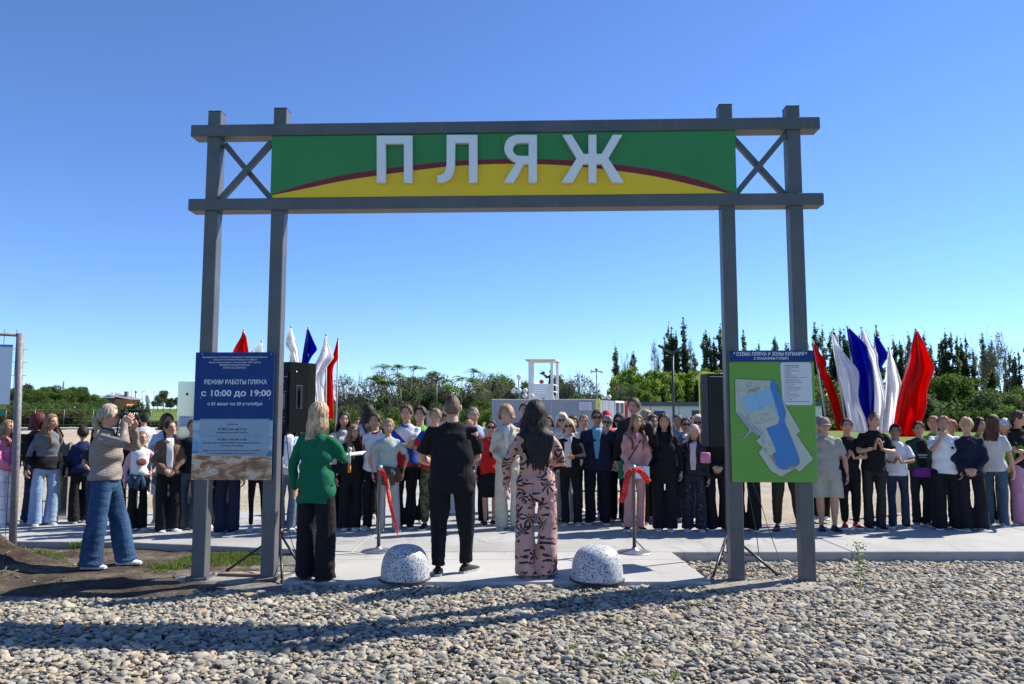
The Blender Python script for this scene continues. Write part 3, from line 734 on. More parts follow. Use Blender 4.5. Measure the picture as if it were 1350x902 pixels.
# soil on the left, rising to a bank at the edge of the picture
def soil_h(x, y):
    z = -.075+.022*fbm(x, y, 1.3, 5)+.012*fbm(x, y, 5, 4)
    z += .32*smoothstep(-4.9, -6.0, x)*smoothstep(9.6, 9.0, y)*smoothstep(7.4, 8.0, y)*(.8+.5*fbm(x, y, 2.2, 5))
    z -= .06*smoothstep(7.75, 7.35, y); z -= .05*smoothstep(-2.9, -2.4, x)
    return z
xs = list(np.linspace(-12, -1.9, 150)); ys = list(np.linspace(7.1, LW+.1, 60))
tag(link('soil_ground', grid_mesh('soil_ground', xs, ys, soil_h), m_soil()), kind='structure')

# ---------------------------------------------------------------- gravel stones: geometry-node instances, one object
def m_stone():
    t = NT('river_stone'); oi = t.n('ShaderNodeObjectInfo')
    c = t.ramp(oi.outputs['Random'], [(0, lin(.16,.165,.165)), (.10, lin(.30,.295,.28)), (.24, lin(.46,.44,.385)), (.38, lin(.36,.33,.275)), (.50, lin(.52,.485,.405)), (.62, lin(.25,.25,.25)), (.71, lin(.46,.385,.28)), (.80, lin(.38,.38,.37)), (.90, lin(.54,.46,.35)), (.97, lin(.44,.31,.22)), (1, lin(.60,.57,.50))], 'CONSTANT')
    co = t.coord(); f = t.noise(co, 30, 5, .7); g = t.noise(t.coord(scale=(1, 1, 5)), 9, 3)
    k = t.math('ADD', t.math('MULTIPLY', f, .6), t.math('MULTIPLY', g, .4))
    t.base(t.mix(c, t.ramp(k, [(.35, lin(.35,.335,.30)), (.65, lin(1.14,1.07,.92))]), .75, 'MULTIPLY')); t.set(Roughness=.8, Specular_IOR_Level=.3); t.bump(f, .5, .004)
    return t.mat
M_STONE = m_stone()
stones = bpy.data.collections.new('stone_shapes')
for k in range(9):
    bm = bmesh.new(); bmesh.ops.create_icosphere(bm, subdivisions=2 if k else 3, radius=.5)
    rg = random.Random(100+k)
    planes = [(Vector((rg.uniform(-1, 1), rg.uniform(-1, 1), rg.uniform(-.6, 1))).normalized(), rg.uniform(.24, .40)) for _ in range(3+k % 4)]
    for v in bm.verts:
        for n_, d_ in planes:
            e = v.co.dot(n_)-d_
            if e > 0: v.co -= n_*e*.93
        v.co *= 1+.10*mnoise.noise(v.co*3+Vector((k*5, 0, 0)))
        v.co.y *= (.66, .8, .58, .72, .9, .62, .7, .85, .76)[k]; v.co.z *= (.36, .44, .30, .38, .48, .26, .40, .33, .52)[k]
    me = bpy.data.meshes.new('stone'); bm.to_mesh(me); bm.free(); me.polygons.foreach_set('use_smooth', [k % 2 == 0]*len(me.polygons))
    me.materials.append(M_STONE); stones.objects.link(bpy.data.objects.new('stone', me))
def scatter(name, pts, rot, scl, idx, coll, label, cat):
    me = bpy.data.meshes.new(name); me.vertices.add(len(pts)); me.vertices.foreach_set('co', np.asarray(pts, np.float32).reshape(-1))
    for nm, arr in (('rot', rot), ('scl', scl)):
        at = me.attributes.new(nm, 'FLOAT_VECTOR', 'POINT'); at.data.foreach_set('vector', np.asarray(arr, np.float32).reshape(-1))
    at = me.attributes.new('idx', 'INT', 'POINT'); at.data.foreach_set('value', np.asarray(idx, np.int32))
    ng = bpy.data.node_groups.new(name, 'GeometryNodeTree')
    ng.interface.new_socket('Geometry', in_out='INPUT', socket_type='NodeSocketGeometry'); ng.interface.new_socket('Geometry', in_out='OUTPUT', socket_type='NodeSocketGeometry')
    gi = ng.nodes.new('NodeGroupInput'); go = ng.nodes.new('NodeGroupOutput'); ip = ng.nodes.new('GeometryNodeInstanceOnPoints')
    m2p = ng.nodes.new('GeometryNodeMeshToPoints'); ci = ng.nodes.new('GeometryNodeCollectionInfo'); ci.inputs['Collection'].default_value = coll
    ci.inputs['Separate Children'].default_value = True; ci.inputs['Reset Children'].default_value = True
    def na(nm, dt): a = ng.nodes.new('GeometryNodeInputNamedAttribute'); a.data_type = dt; a.inputs['Name'].default_value = nm; return a.outputs['Attribute']
    L = ng.links.new
    L(gi.outputs[0], m2p.inputs[0]); L(m2p.outputs[0], ip.inputs['Points']); L(ci.outputs[0], ip.inputs['Instance']); ip.inputs['Pick Instance'].default_value = True
    L(na('idx', 'INT'), ip.inputs['Instance Index']); L(na('scl', 'FLOAT_VECTOR'), ip.inputs['Scale'])
    e2r = ng.nodes.new('FunctionNodeEulerToRotation'); L(na('rot', 'FLOAT_VECTOR'), e2r.inputs[0]); L(e2r.outputs[0], ip.inputs['Rotation'])
    L(ip.outputs[0], go.inputs[0])
    o = link(name, me); m = o.modifiers.new('scatter', 'NODES'); m.node_group = ng
    return tag(o, label, cat, kind='stuff')
rg = np.random.RandomState(3); pts = []; sc_l = []
edgeL = lambda x: 7.36+.16*math.sin(x*1.7)+.10*math.sin(x*4.1)
def in_gravel(x, y):
    if y > RW+.02: return False
    if x < -2.15 and y > edgeL(x)+ (0.55 if -3.4 < x < -2.2 and False else 0): return False
    # apron
    if y > p0.y-.03:
        xl = np.interp(y, [p0.y, RW], [p0.x, q0.x]); xr = np.interp(y, [p1.y, RW], [p1.x, q1.x])
        if xl-.15 < x < xr+.05: return False
        if x < xl and y > 7.75: return False
    return True
N = 0
while N < 78000:
    x = rg.uniform(-8.5, 10.2); y = 3.3+(9.7-3.3)*rg.rand()
    lim = y*.72+.9
    if abs(x) > lim or not in_gravel(x, y): continue
    if f0.x is None: break
    k = rg.rand(); s_ = .022+.036*rg.rand()**1.5 if k < .86 else (.055+.035*rg.rand() if k < .99 else .10+.03*rg.rand())
    pts.append((x, y, grav_h(x, y)-.018+rg.rand()*.030)); sc_l.append((s_*1.15*rg.uniform(.8, 1.25), s_*1.15*rg.uniform(.8, 1.2), s_*1.05*rg.uniform(.8, 1.3))); N += 1
n = len(pts); rot = np.stack([rg.normal(0, .26, n), rg.normal(0, .26, n), rg.uniform(0, 6.28, n)], 1)
scatter('gravel', pts, rot, sc_l, rg.randint(0, 9, n), stones, 'bed of grey and tan river stones in front of the arch', 'gravel')
# stray stones on soil and along the walkway
# ---------------------------------------------------------------- grass tufts on the soil
def blades(name, areas, mat, label, seed=1):
    rg = np.random.RandomState(seed); Q = []
    for (cx, cy, rx, ry, n_, h) in areas:
        for _ in range(n_):
            a = rg.uniform(0, 6.28); r_ = rg.rand()**.6; x = cx+rx*r_*math.cos(a); y = cy+ry*r_*math.sin(a); z = soil_h(x, y)-.01 if x < -1.9 else grav_h(x, y)-.01
            hh = h*rg.uniform(.4, 1.3); t = rg.uniform(0, 6.28); wv = rg.uniform(.003, .006); lx, ly = math.cos(t), math.sin(t); bx, by = rg.normal(0, .35, 2)*hh
            A = (x-lx*wv, y-ly*wv, z); B = (x+lx*wv, y+ly*wv, z); C = (x+bx*.45+lx*wv*.8, y+by*.45+ly*wv*.8, z+hh*.6); D = (x+bx*.45-lx*wv*.8, y+by*.45-ly*wv*.8, z+hh*.6)
            E = (x+bx, y+by, z+hh); Q.append((A, B, C, D)); Q.append((D, C, E, E))
    Q = np.array(Q, np.float32); Q[1::2, 3] += .0005
    return tag(link(name, quads_mesh(name, Q), mat), label, 'grass', kind='stuff')
def m_leaf(name, stops, trans=.35, rough=.6):
    t = NT(name); g = t.n('ShaderNodeNewGeometry'); c = t.ramp(g.outputs['Random Per Island'], stops); oi = t.n('ShaderNodeObjectInfo')
    hsv = t.n('ShaderNodeHueSaturation'); t.l(c, hsv.inputs['Color']); t.l(t.math('ADD', t.math('MULTIPLY', oi.outputs['Random'], .75), .68), hsv.inputs['Value'])
    c = hsv.outputs[0]
    t.base(c); t.set(Roughness=rough, Specular_IOR_Level=.25)
    tr = t.n('ShaderNodeBsdfTranslucent'); t.l(c, tr.inputs[0]); mx = t.n('ShaderNodeMixShader'); mx.inputs[0].default_value = trans
    t.l(t.b.outputs[0], mx.inputs[1]); t.l(tr.outputs[0], mx.inputs[2]); t.l(mx.outputs[0], t.out.inputs[0]); return t.mat
M_GRASS = m_leaf('grass_blade', [(0, lin(.07, .14, .015)), (.6, lin(.13, .22, .03)), (1, lin(.24, .27, .07))])
A_ = lambda px, py, rx, ry, n_, h: (gnd(px, py, -.07).x, gnd(px, py, -.07).y, rx, ry, n_, h)
blades('grass_tufts', [A_(300,738,.62,.42,2600,.045), A_(345,735,.45,.5,1600,.04), A_(395,728,.35,.3,900,.045), A_(262,735,.22,.2,420,.04), A_(228,746,.30,.14,700,.05), A_(205,752,.15,.08,160,.03), A_(108,722,.16,.10,160,.10), A_(45,735,.22,.16,330,.07),
                       A_(60,742,.25,.08,200,.05), A_(78,737,.16,.06,120,.04), A_(185,722,.3,.06,50,.03), A_(430,722,.10,.1,120,.05), A_(100,745,.3,.05,40,.03), A_(325,757,.5,.1,300,.03), A_(220,722,.2,.05,60,.05), A_(380,752,.3,.2,300,.035)],
       M_GRASS, 'short green grass growing on the soil beside the walkway')
blades('gravel_weeds', [(gnd(px, py, -.04).x, gnd(px, py, -.04).y, .05, .04, 26, .05) for px, py in ((822,872),(882,830),(785,868),(757,856),(822,820),(1135,775),(860,893),(890,893),(8,890),(1178,760))], M_GRASS, 'sprigs of weed between the stones')
# ================================================================ the arch
PL = gnd(261.5, 762, -.045); PR = gnd(1066, 768, -.045); MID = (PL+PR)/2; AX = (PR-PL); AX.z = 0; AX.normalize(); AYAW = math.atan2(AX.y, AX.x)
ANRM = Vector((-AX.y, AX.x, 0))        # away from the camera
def onarch(px, py, off=0.0):
    """photo pixel -> (u, z) on the arch's front plane pushed back by off"""
    d = ray(px, py); o = Vector((0, 0, CAMH)); t = ((MID+ANRM*off)-o).dot(ANRM)/d.dot(ANRM); p = o+d*t
    return (p-MID).dot(AX), p.z+.045
def m_steel():
    t = NT('grey_painted_steel'); co = t.coord(); f = t.noise(co, 3, 5); g = t.noise(t.coord(scale=(9, 9, .35)), 5, 4, .7); k = t.ramp(g, [(.55, (0,0,0,1)), (.78, (1,1,1,1))])
    c = t.ramp(f, [(.3, lin(.080, .084, .090)), (.7, lin(.108, .113, .122))]); t.base(t.mix(c, lin(.20, .21, .23), t.math('MULTIPLY', k, .30)))
    t.set(Roughness=.42, Specular_IOR_Level=.45); t.bump(t.noise(co, 90, 2), .12, .002); return t.mat
M_STEEL = m_steel()
M_CHR0 = plain('dull_bolt', lin(.16,.16,.16), .5, .6); zl0_ = onarch(665, 274.5)[1]
arch = empty('entrance_arch', MID, AYAW, 'tall grey steel entrance arch with a green and yellow beach sign across its top', 'arch')
W = .142
posts = [onarch(x, y)[0] for x, y in ((260,762),(351.5,764),(973.5,768),(1067.5,768))]
ztop = [onarch(283.5,146)[1], onarch(370.5,142)[1], onarch(961,137)[1], onarch(1051,139)[1]]
for i, u in enumerate(posts):
    b = MB(); b.bbox(u-W/2, u+W/2, 0, W, 0, ztop[i]-.006, .006); b.box(u-W/2-.002, u+W/2+.002, -.002, W+.002, ztop[i]-.006, ztop[i])
    pst = b.build('post', M_STEEL, arch)
    b = MB(); b.bbox(u-W/2-.05, u+W/2+.05, -.05, W+.05, -.012, .004, .003); b.build('base_plate', M_STEEL, pst)
    for bx_, by_ in ((-1,-1),(1,-1),(1,1),(-1,1)): b = MB(); b.tube([(u+bx_*(W/2+.028), W/2+by_*(W/2+.028), .003), (u+bx_*(W/2+.028), W/2+by_*(W/2+.028), .022)], .012, 6, smooth=False); b.build('bolt', M_CHR0, pst)
    for zz_ in (zl0_-.05, zl0_-.12): b = MB(); b.tube([(u-W*.25, -.004, zz_), (u-W*.25, .002, zz_)], .008, 8); b.build('bolt', M_CHR0, pst)
zu0 = onarch(665, 176)[1]; zu1 = onarch(665, 160.5)[1]; zl0 = onarch(665, 274.5)[1]; zl1 = onarch(665, 259)[1]
ub = (onarch(253, 170)[0], onarch(1080.5, 170)[0]); lb = (onarch(249.5, 268)[0], onarch(1085.5, 268)[0])
# beams clasp the posts: front and back face sit 25 mm proud
for (a, c), (z0, z1) in (((ub[0], ub[1]), (zu0, zu1)), ((lb[0], lb[1]), (zl0, zl1))):
    b = MB(); b.bbox(a, c, -.028, W+.028, z0, z1, .006); b.build('beam', M_STEEL, arch)
hb = (zl1, zu0)
for (i, j) in ((0, 1), (2, 3)):
    x0 = posts[i]+W/2; x1 = posts[j]-W/2; y = W/2; e = .02
    b = MB(); b.bar((x0+e, y-.032, hb[0]+.01), (x1-e, y-.032, hb[1]-.05), .06, .055, up=(0,1,0)); b.build('brace', M_STEEL, arch)
    b = MB(); b.bar((x0+e, y+.032, hb[1]-.05), (x1-e, y+.032, hb[0]+.01), .06, .055, up=(0,1,0)); b.build('brace', M_STEEL, arch)
u0 = onarch(358, 217)[0]; u1 = onarch(970, 217)[0]; z0 = zl1+.004; z1 = zu0-.004
FY = -.010
M_BGREEN = plain('green_print', lin(.030, .225, .060), .6, var=.06, scale=2); M_BYEL = plain('yellow_print', lin(.86, .56, .014), .6, var=.05, scale=2); M_BRED = plain('dark_red_print', lin(.20, .008, .018), .55, var=.05)
b = MB(); seg = np.linspace(u0, u1, 3)
b.box(u0, (u0+u1)/2-.0015, FY, .05, z0, z1); b.box((u0+u1)/2+.0015, u1, FY, .05, z0, z1); board = b.build('sign_board', M_BGREEN, arch)
def arcz(px, top): 
    # the red band: measured points along its upper and lower edge
    xs_ = [359, 400, 450, 498, 545, 600, 660, 710, 760, 820, 865, 905, 940, 968]
    t_ = [257.0, 243.5, 231.5, 224.5, 218.5, 212.5, 210.2, 210.2, 212.2, 218.5, 224.5, 233, 243.5, 256.8]
    l_ = [258, 250, 239.0, 232, 225.5, 219, 216.5, 216.8, 219.5, 226.5, 233.0, 242.5, 251, 257.8]
    return np.interp(px, xs_, t_ if top else l_)
pxs = list(np.linspace(360, 967, 60))
up = [onarch(x, arcz(x, True)) for x in pxs]; lo = [onarch(x, arcz(x, False)) for x in pxs]
smooth_ = lambda P: [P[0]]+[((P[i-1][0]+P[i][0]+P[i+1][0])/3, (P[i-1][1]+P[i][1]+P[i+1][1])/3) for i in range(1, len(P)-1)]+[P[-1]]
for _ in range(4): up = smooth_(up); lo = smooth_(lo)
zfix = lambda P: [(u, max(z, z0+.004)) for u, z in P]
up = zfix(up); lo = zfix(lo)
def strip(A, B, y, y2, mats, name, parent):
    b = MB(); n = len(A)
    vs = [(u, y, z) for u, z in A]+[(u, y, z) for u, z in B]+[(u, y2, z) for u, z in A]+[(u, y2, z) for u, z in B]
    fs = [(n+i, n+i+1, i+1, i) for i in range(n-1)]+[(i, i+1, 2*n+i+1, 2*n+i) for i in range(n-1)]+[(3*n+i, 3*n+i+1, n+i+1, n+i) for i in range(n-1)]
    b.add(vs, fs); return b.build(name, mats, parent)
strip(up, lo, FY-.006, FY-.0005, M_BRED, 'red_band', board)
strip(lo, [(u, z0+.002) for u, z in lo], FY-.004, FY-.0005, M_BYEL, 'yellow_field', board)
# letters, 5 cm deep
M_LETTER = plain('white_letter', lin(.76, .77, .80), .45, var=.03); M_LSIDE = M_LETTER
def ltr(outline, holes=None):
    pts = [onarch(x, y) for x, y in outline]; b = MB()
    b.prism([(u, z) for u, z in pts], FY-.062, FY-.008); return b
def letter(polys):
    b = MB()
    for i, P in enumerate(polys): b.prism([onarch(x, y) for x, y in P], FY-.062-.0006*i, FY-.008)
    return b.build('letter', M_LETTER, board)
letter([[(498.5,182),(545,182),(545,243.5),(534,243.5),(534,192.5),(510,192.5),(510,243.5),(498.5,243.5)]])
letter([[(590,181),(630,181),(630,243.5),(619,243.5),(619,191.5),(601,191.5),(600.5,222),(599.5,229),(597.5,234),(594,239),(589,242),(584,243.5),(578,243.5),(577.5,234),(582,233.6),(586,231.5),(588.6,227),(589.6,220)]])
# Я drawn as a C-shaped bowl and a diagonal leg
import bmesh as _b
bowl = [(708,181),(708,243.5),(697,243.5),(697,219),(691,219),(677.5,243.5),(664.5,243.5),(680.5,217.0),(674,213.5),(668.5,208.5),(665.5,202),(665.2,197),(667,190),(671.5,184.5),(678,181.6),(684,181)]
hole = [(697,191.5),(697,208.5),(686,208.5),(681,207.5),(677.5,204.5),(676.3,200),(677.5,195.5),(681,192.3),(686,191.5)]
# cut the bowl open along a hairline from the hole to the right edge so it is one simple outline
pol = [(708,181),(708,243.5),(697,243.5),(697,219),(691,219),(677.5,243.5),(664.5,243.5),(680.5,217.0),(674,213.5),(668.5,208.5),(665.5,202),(665.2,197),(667,190),(671.5,184.5),(678,181.6),(684,181),(696.9,181),(696.9,191.5),(686,191.5),(681,192.3),(677.5,195.5),(676.3,200),(677.5,204.5),(681,207.5),(686,208.5),(697,208.5),(697.05,181)]
letter([pol])
letter([[(775.3,181),(785.7,181),(785.7,243.5),(775.3,243.5)],
        [(741.5,181),(753.5,181),(769,206),(775.3,206),(775.3,219),(768.5,219),(754.5,243.5),(740,243.5),(760,211.5)],
        [(819.5,181),(807,181),(792.5,206),(785.7,206),(785.7,219),(792.5,219),(807,243.5),(822,243.5),(801,211.5)]])

# ---------------------------------------------------------------- text helper
def text(body, width, height, cx, cz, y, mat, parent, name='lettering', bold=.0, align='CENTER', M=None):
    """flat printed lettering facing -Y, scaled to width x (cap) height, centred on (cx, cz) of the parent's front"""
    cu = bpy.data.curves.new('lettering', 'FONT'); cu.body = body; cu.size = 1; cu.extrude = .004; cu.offset = bold; cu.resolution_u = 3 if bold > .013 else 1
    ob = bpy.data.objects.new('t', cu); me = bpy.data.meshes.new_from_object(ob); bpy.data.objects.remove(ob)
    me.name = name; co = np.empty(len(me.vertices)*3, np.float32); me.vertices.foreach_get('co', co); co = co.reshape(-1, 3)
    mn = co.min(0); mx = co.max(0); c = (mn+mx)/2; sx = width/(mx[0]-mn[0]); sz = height/(mx[1]-mn[1]) if height else sx
    V = np.stack([(co[:, 0]-c[0])*sx+cx, y+(-co[:, 2]*.1), (co[:, 1]-c[1])*sz+cz], 1); me.vertices.foreach_set('co', V.reshape(-1).astype(np.float32)); me.update()
    me.materials.clear(); return link(name, me, mat, parent)

# ---------------------------------------------------------------- information board (left)
def panel_sign(c, label):   # c = photo corners tl, tr, br, bl ; the board hangs on the posts' front face
    P = [onarch(x, y, -.03) for x, y in c]
    return (P[0][0]+P[3][0])/2, (P[1][0]+P[2][0])/2, (P[2][1]+P[3][1])/2, (P[0][1]+P[1][1])/2
a0, a1, b0, b1 = panel_sign([(257.5,464.5),(361.5,464.5),(358,634),(252.5,632)], '')
bu = (a0+a1)/2; bw = a1-a0; bh = b1-b0
so_ = empty('information_board', MID+AX*bu+ANRM*(-.030)+Vector((0, 0, b0)), AYAW, 'blue printed board of opening hours with a beach picture below, on the two left posts', 'sign')
M_NAVY = plain('navy_print', lin(.015, .052, .20), .6, var=.05, spec=.2); M_WPRINT = plain('white_print', lin(.72, .75, .80), .5, var=.02); M_NPRINT = plain('blue_grey_print', lin(.02, .05, .12), .5, var=.02)
M_SCREW = plain('screw_head', lin(.6, .6, .6), .35, .6, var=.05)
b = MB(); b.bbox(-bw/2, bw/2, 0, .012, 0, bh, .002); b.build('panel', M_NAVY, so_)
zs = bh*.462
def m_beach():
    t = NT('beach_picture'); co = t.coord(); sp = t.n('ShaderNodeSeparateXYZ'); t.l(co, sp.inputs[0]); z = t.math('DIVIDE', sp.outputs['Z'], zs)
    cl = t.noise(t.coord(scale=(1, 1, 2.4)), 3.2, 5, .6); skyc = t.ramp(cl, [(.45, lin(.17, .36, .55)), (.68, lin(.55, .64, .70))])
    wv = t.noise(t.coord(scale=(1, 1, 2.2), rot=(0, .35, 0)), 6.5, 4, .5, .8); gr = t.noise(co, 60, 3, .8)
    sand = t.mix(t.ramp(wv, [(.40, lin(.30, .15, .075)), (.5, lin(.50, .30, .18)), (.60, lin(.74, .56, .41))]), lin(.16, .09, .05), t.math('MULTIPLY', t.ramp(gr, [(.5, (0,0,0,1)), (.6, (1,1,1,1))]), .45))
    k1 = t.math('GREATER_THAN', z, .485); k2 = t.math('GREATER_THAN', t.math('ADD', z, t.math('MULTIPLY', sp.outputs['X'], .06)), .425)
    c = t.mix(sand, lin(.05, .22, .42), k2); c = t.mix(c, skyc, k1); t.base(c); t.set(Roughness=.6, Specular_IOR_Level=.2); return t.mat
b = MB(); b.box(-bw/2+.001, bw/2-.001, -.0025, -.0006, .001, zs); b.build('beach_picture', m_beach(), so_)
def m_tint():
    t = NT('pale_text_box'); t.base(lin(.42, .56, .68)); t.set(Roughness=.35); t.b.inputs['Alpha'].default_value = .45; return t.mat
b = MB(); r_ = .05; X0, X1, Z0, Z1 = -bw*.415, bw*.46, bh*.185, bh*.475
b.prism([(X0, Z1), (X1, Z1), (X1, Z0+r_)]+[(X1-r_+r_*math.cos(a), Z0+r_-r_*math.sin(a)) for a in np.linspace(.2, 1.57, 6)]+[(X0+r_-r_*math.sin(a), Z0+r_-r_*math.cos(a)) for a in np.linspace(.0, 1.57, 6)], -.0045, -.0028)
b.build('text_box', m_tint(), so_)
Y1 = -.0035; Y2 = -.0055
def T(body, cx, fz, wfr, hfr, mat=M_WPRINT, bold=.012, y=Y1): text(body, bw*wfr, bh*hfr, bw*cx, bh*fz, y, mat, so_, bold=bold)
T('Муниципальное казенное учреждение Стародеревянковского', 0, .960, .82, .0150); T('сельского поселения Каневского района', 0, .940, .55, .0150)
T('«Центр обслуживания и обеспечения» (МКУ «ЦОО»)', 0, .918, .66, .0150); T('ИНН/КПП 2334020861/233401001', 0, .898, .38, .0140); T('ОГРН 1062334000161', 0, .877, .29, .0140)
T('РЕЖИМ РАБОТЫ ПЛЯЖА', .02, .765, .79, .038, bold=.018); T('с 10:00 до 19:00', .03, .672, .88, .060, bold=.022); T('с 01 июня по 30 сентября', .02, .590, .69, .034, bold=.016)
T('Телефоны:', .0, .432, .14, .015, M_NPRINT, y=Y2); T('8 (861) 64-68-7-54', .0, .392, .355, .026, M_NPRINT, .018, y=Y2); T('(администрация МКУ «ЦОО»)', .0, .367, .40, .017, M_NPRINT, y=Y2)
b = MB(); b.box(-bw*.37, bw*.39, Y2, Y2+.001, bh*.341, bh*.3425); b.build('rule', M_NPRINT, so_)
T('8 (861) 64-64-2-68', .0, .312, .355, .026, M_NPRINT, .018, y=Y2); T('(общий отдел Администрации Стародеревянковского', .0, .287, .72, .017, M_NPRINT, y=Y2); T('сельского поселения)', .0, .264, .30, .017, M_NPRINT, y=Y2)
T('Адрес: 353720, Краснодарский край, Каневской район,', .0, .228, .73, .017, M_NPRINT, .0, y=Y2); T('ст. Стародеревянковская, ул. Красная, 34', .0, .205, .62, .017, M_NPRINT, .0, y=Y2)
for x, z in ((-.41,.985),(.46,.985),(-.415,.640),(.455,.632),(-.41,.36),(.455,.355),(-.43,.02),(.44,.02)):
    b = MB(); b.ball((bw*x, -.004, bh*z), (.0065, .004, .0065), 8, 5); b.build('screw', M_SCREW, so_)

# ---------------------------------------------------------------- swimming zone map (right)
c0, c1, d0, d1 = panel_sign([(963,462),(1075,462),(1076,636),(963.5,636)], ''); mu = (c0+c1)/2; mw = c1-c0; mh = d1-d0
ms = empty('map_board', MID+AX*mu+ANRM*(-.030)+Vector((0, 0, d0)), AYAW, 'green board with a map of the beach and swimming zones, on the two right posts', 'sign')
M_MGREEN = plain('map_green', lin(.13, .34, .045), .6, var=.05, scale=3); M_MLAND = plain('map_land', lin(.44, .50, .42), .4, var=.03); M_MWATER = plain('map_water', lin(.045, .19, .48), .4, var=.03)
M_MLIGHT = plain('map_shallow', lin(.24, .46, .64), .4, var=.03); M_MBLACK = plain('map_line', lin(.03, .035, .05), .4, var=.03); M_MGREY = plain('map_road', lin(.36, .37, .43), .4, var=.03); M_MSAND = plain('map_sand', lin(.48, .30, .08), .4, var=.03)
b = MB(); b.bbox(-mw/2, mw/2, 0, .012, 0, mh, .002); b.build('panel', M_MGREEN, ms)
b = MB(); b.box(-mw/2+.001, mw/2-.001, -.0022, -.0005, mh*.912, mh-.001); b.build('title_band', M_NAVY, ms)
# coordinates measured on the 722 x 902 enlargement: board spans x 106..615, y 57..838
def mp(x, y): return ((x-106)/509.-.5)*mw, (1-(y-57)/781.)*mh
def poly(P, mat, y, name): b = MB(); b.prism([mp(*p) for p in P], y, y+.0012); return b.build(name, mat, ms)
def line(P, wdt, mat, y, name='map_line', closed=False):
    b = MB(); Q = [mp(*p) for p in P]; Q = Q+[Q[0]] if closed else Q
    for (x0_, z0_), (x1_, z1_) in zip(Q[:-1], Q[1:]): b.bar((x0_, y+.0006, z0_), (x1_, y+.0006, z1_), wdt, .0012, up=(0,1,0)) if True else None
    return b.build(name, mat, ms)
land = [(137,227),(396,240),(392,282),(418,352),(522,538),(497,557),(593,702),(506,778),(482,758),(396,808),(335,772),(264,664),(290,634),(250,595),(280,570),(135,432),(137,227)][:-1]
poly(land, M_MLAND, -.0030, 'map_land'); line(land, .0035, M_MBLACK, -.0046, closed=True)
poly([(350,243),(388,241),(392,285),(415,355),(437,420),(436,455),(428,462),(430,485),(470,585),(510,700),(508,728),(490,748),(455,762),(410,766),(385,757),(365,735),(352,700),(350,675),(367,660),(366,640),(316,520),(388,495),(398,460),(385,440),(370,350),(345,290)], M_MWATER, -.0045, 'map_deep_water')
poly([(170,342),(348,282),(365,345),(393,445),(380,448),(357,382),(210,437)], M_MLIGHT, -.0048, 'map_shallow_water')
poly([(133,430),(152,424),(292,550),(268,572),(230,540),(180,592),(173,585),(215,530)], M_MGREY, -.0045, 'map_road'); line([(133,430),(152,424),(292,550),(268,572),(230,540),(180,592),(173,585),(215,530)], .002, M_MBLACK, -.0056, closed=True)
poly([(283,570),(297,572),(304,618),(288,616)], M_MGREY, -.0045, 'map_road'); poly([(433,752),(490,738),(497,744),(440,764)], M_MSAND, -.0060, 'map_sand'); poly([(330,680),(345,676),(365,718),(350,722)], M_MSAND, -.0060, 'map_sand')
line([(150,240),(160,370),(215,460),(250,500),(300,545),(305,645),(375,762)], .004, M_MGREY, -.0055)
line([(160,305),(315,246)], .0035, M_MGREY, -.0056); line([(218,464),(330,425),(340,468),(280,492)], .0035, M_MGREY, -.0056); line([(265,498),(385,452)], .003, M_MGREY, -.0056)
line([(200,262),(232,246),(240,262),(210,278)], .0018, M_MBLACK, -.0058, closed=True); line([(213,298),(280,274),(284,288),(218,310)], .0018, M_MBLACK, -.0058, closed=True)
for cx_, cy_ in ((225,303),(240,297),(255,291),(270,285)): line([(cx_-5,cy_-5),(cx_+5,cy_-8),(cx_+6,cy_+4),(cx_-4,cy_+7)], .0016, M_MBLACK, -.006, closed=True)
for cx_, cy_, rr_ in ((258,312,13),(287,402,13),(210,452,10),(243,520,8),(305,648,9),(337,618,9),(352,704,8),(262,488,9),(293,463,6),(318,440,5)):
    line([(cx_+rr_*math.cos(a), cy_+rr_*math.sin(a)) for a in np.linspace(0, 6.28, 9)[:-1]], .0016, M_MBLACK, -.006, closed=True)
for p in ((322,275),(348,400)): poly([(p[0]-4,p[1]+3),(p[0],p[1]-5),(p[0]+4,p[1]+3)], M_MBLACK, -.006, 'map_symbol')
for k in range(9): p = (200+((k*53) % 150), 320+((k*31) % 90)); line([p, (p[0]+12, p[1]-2)], .0015, M_MWATER, -.006)
for k in range(11): p = (352+k*3.6, 290+k*14); line([p, (p[0]+1, p[1]+3)], .004, M_MBLACK, -.0062)
line([(375,690),(395,692)], .002, M_MBLACK, -.006)
lg = [(412,140),(420,130),(590,130),(598,140),(598,375),(590,384),(432,384),(418,368)]
poly([(412,142),(424,130),(588,130),(599,142),(599,372),(588,384),(440,384),(420,366)], plain('legend_paper', lin(.62, .64, .68), .4, var=.02), -.0030, 'legend')
mx_ = lambda x: mp(x, 0)[0]; mz_ = lambda y: mp(0, y)[1]
def TM(body, xl, xr, yc, hpx, mat=M_NPRINT, bold=.01, y=-.0042): text(body, (xr-xl)/509*mw, hpx/781*mh, mx_((xl+xr)/2), mz_(yc), y, mat, ms, bold=bold)
TM('* СХЕМА ПЛЯЖА И ЗОНЫ КУПАНИЯ *', 132, 576, 78, 24, M_WPRINT, .022); TM('С УКАЗАНИЕМ ГЛУБИН', 254, 462, 105, 16, M_WPRINT, .02)
TM('Условные обозначения', 438, 523, 148, 7)
rows_ = ['1. Вход на территорию', '2. Парковка', '3. Административный корпус', '4. Медпункт', '5. Раздевалка', '6. Спасательный пост', '7. Детская площадка, аттракционы', '8. Зона отдыха взрослых', '9. Спортивная площадка', '10. Душевые кабины и фонтаны', '11. Пункт проката', '12. Туалеты', '13. Площадка для волейбола', '14. Торговые павильоны', '15. Зона для купания', '16. Пирс', '17. Понтонная дорожка', '18. Смотровая площадка', '19. Пункт охраны']
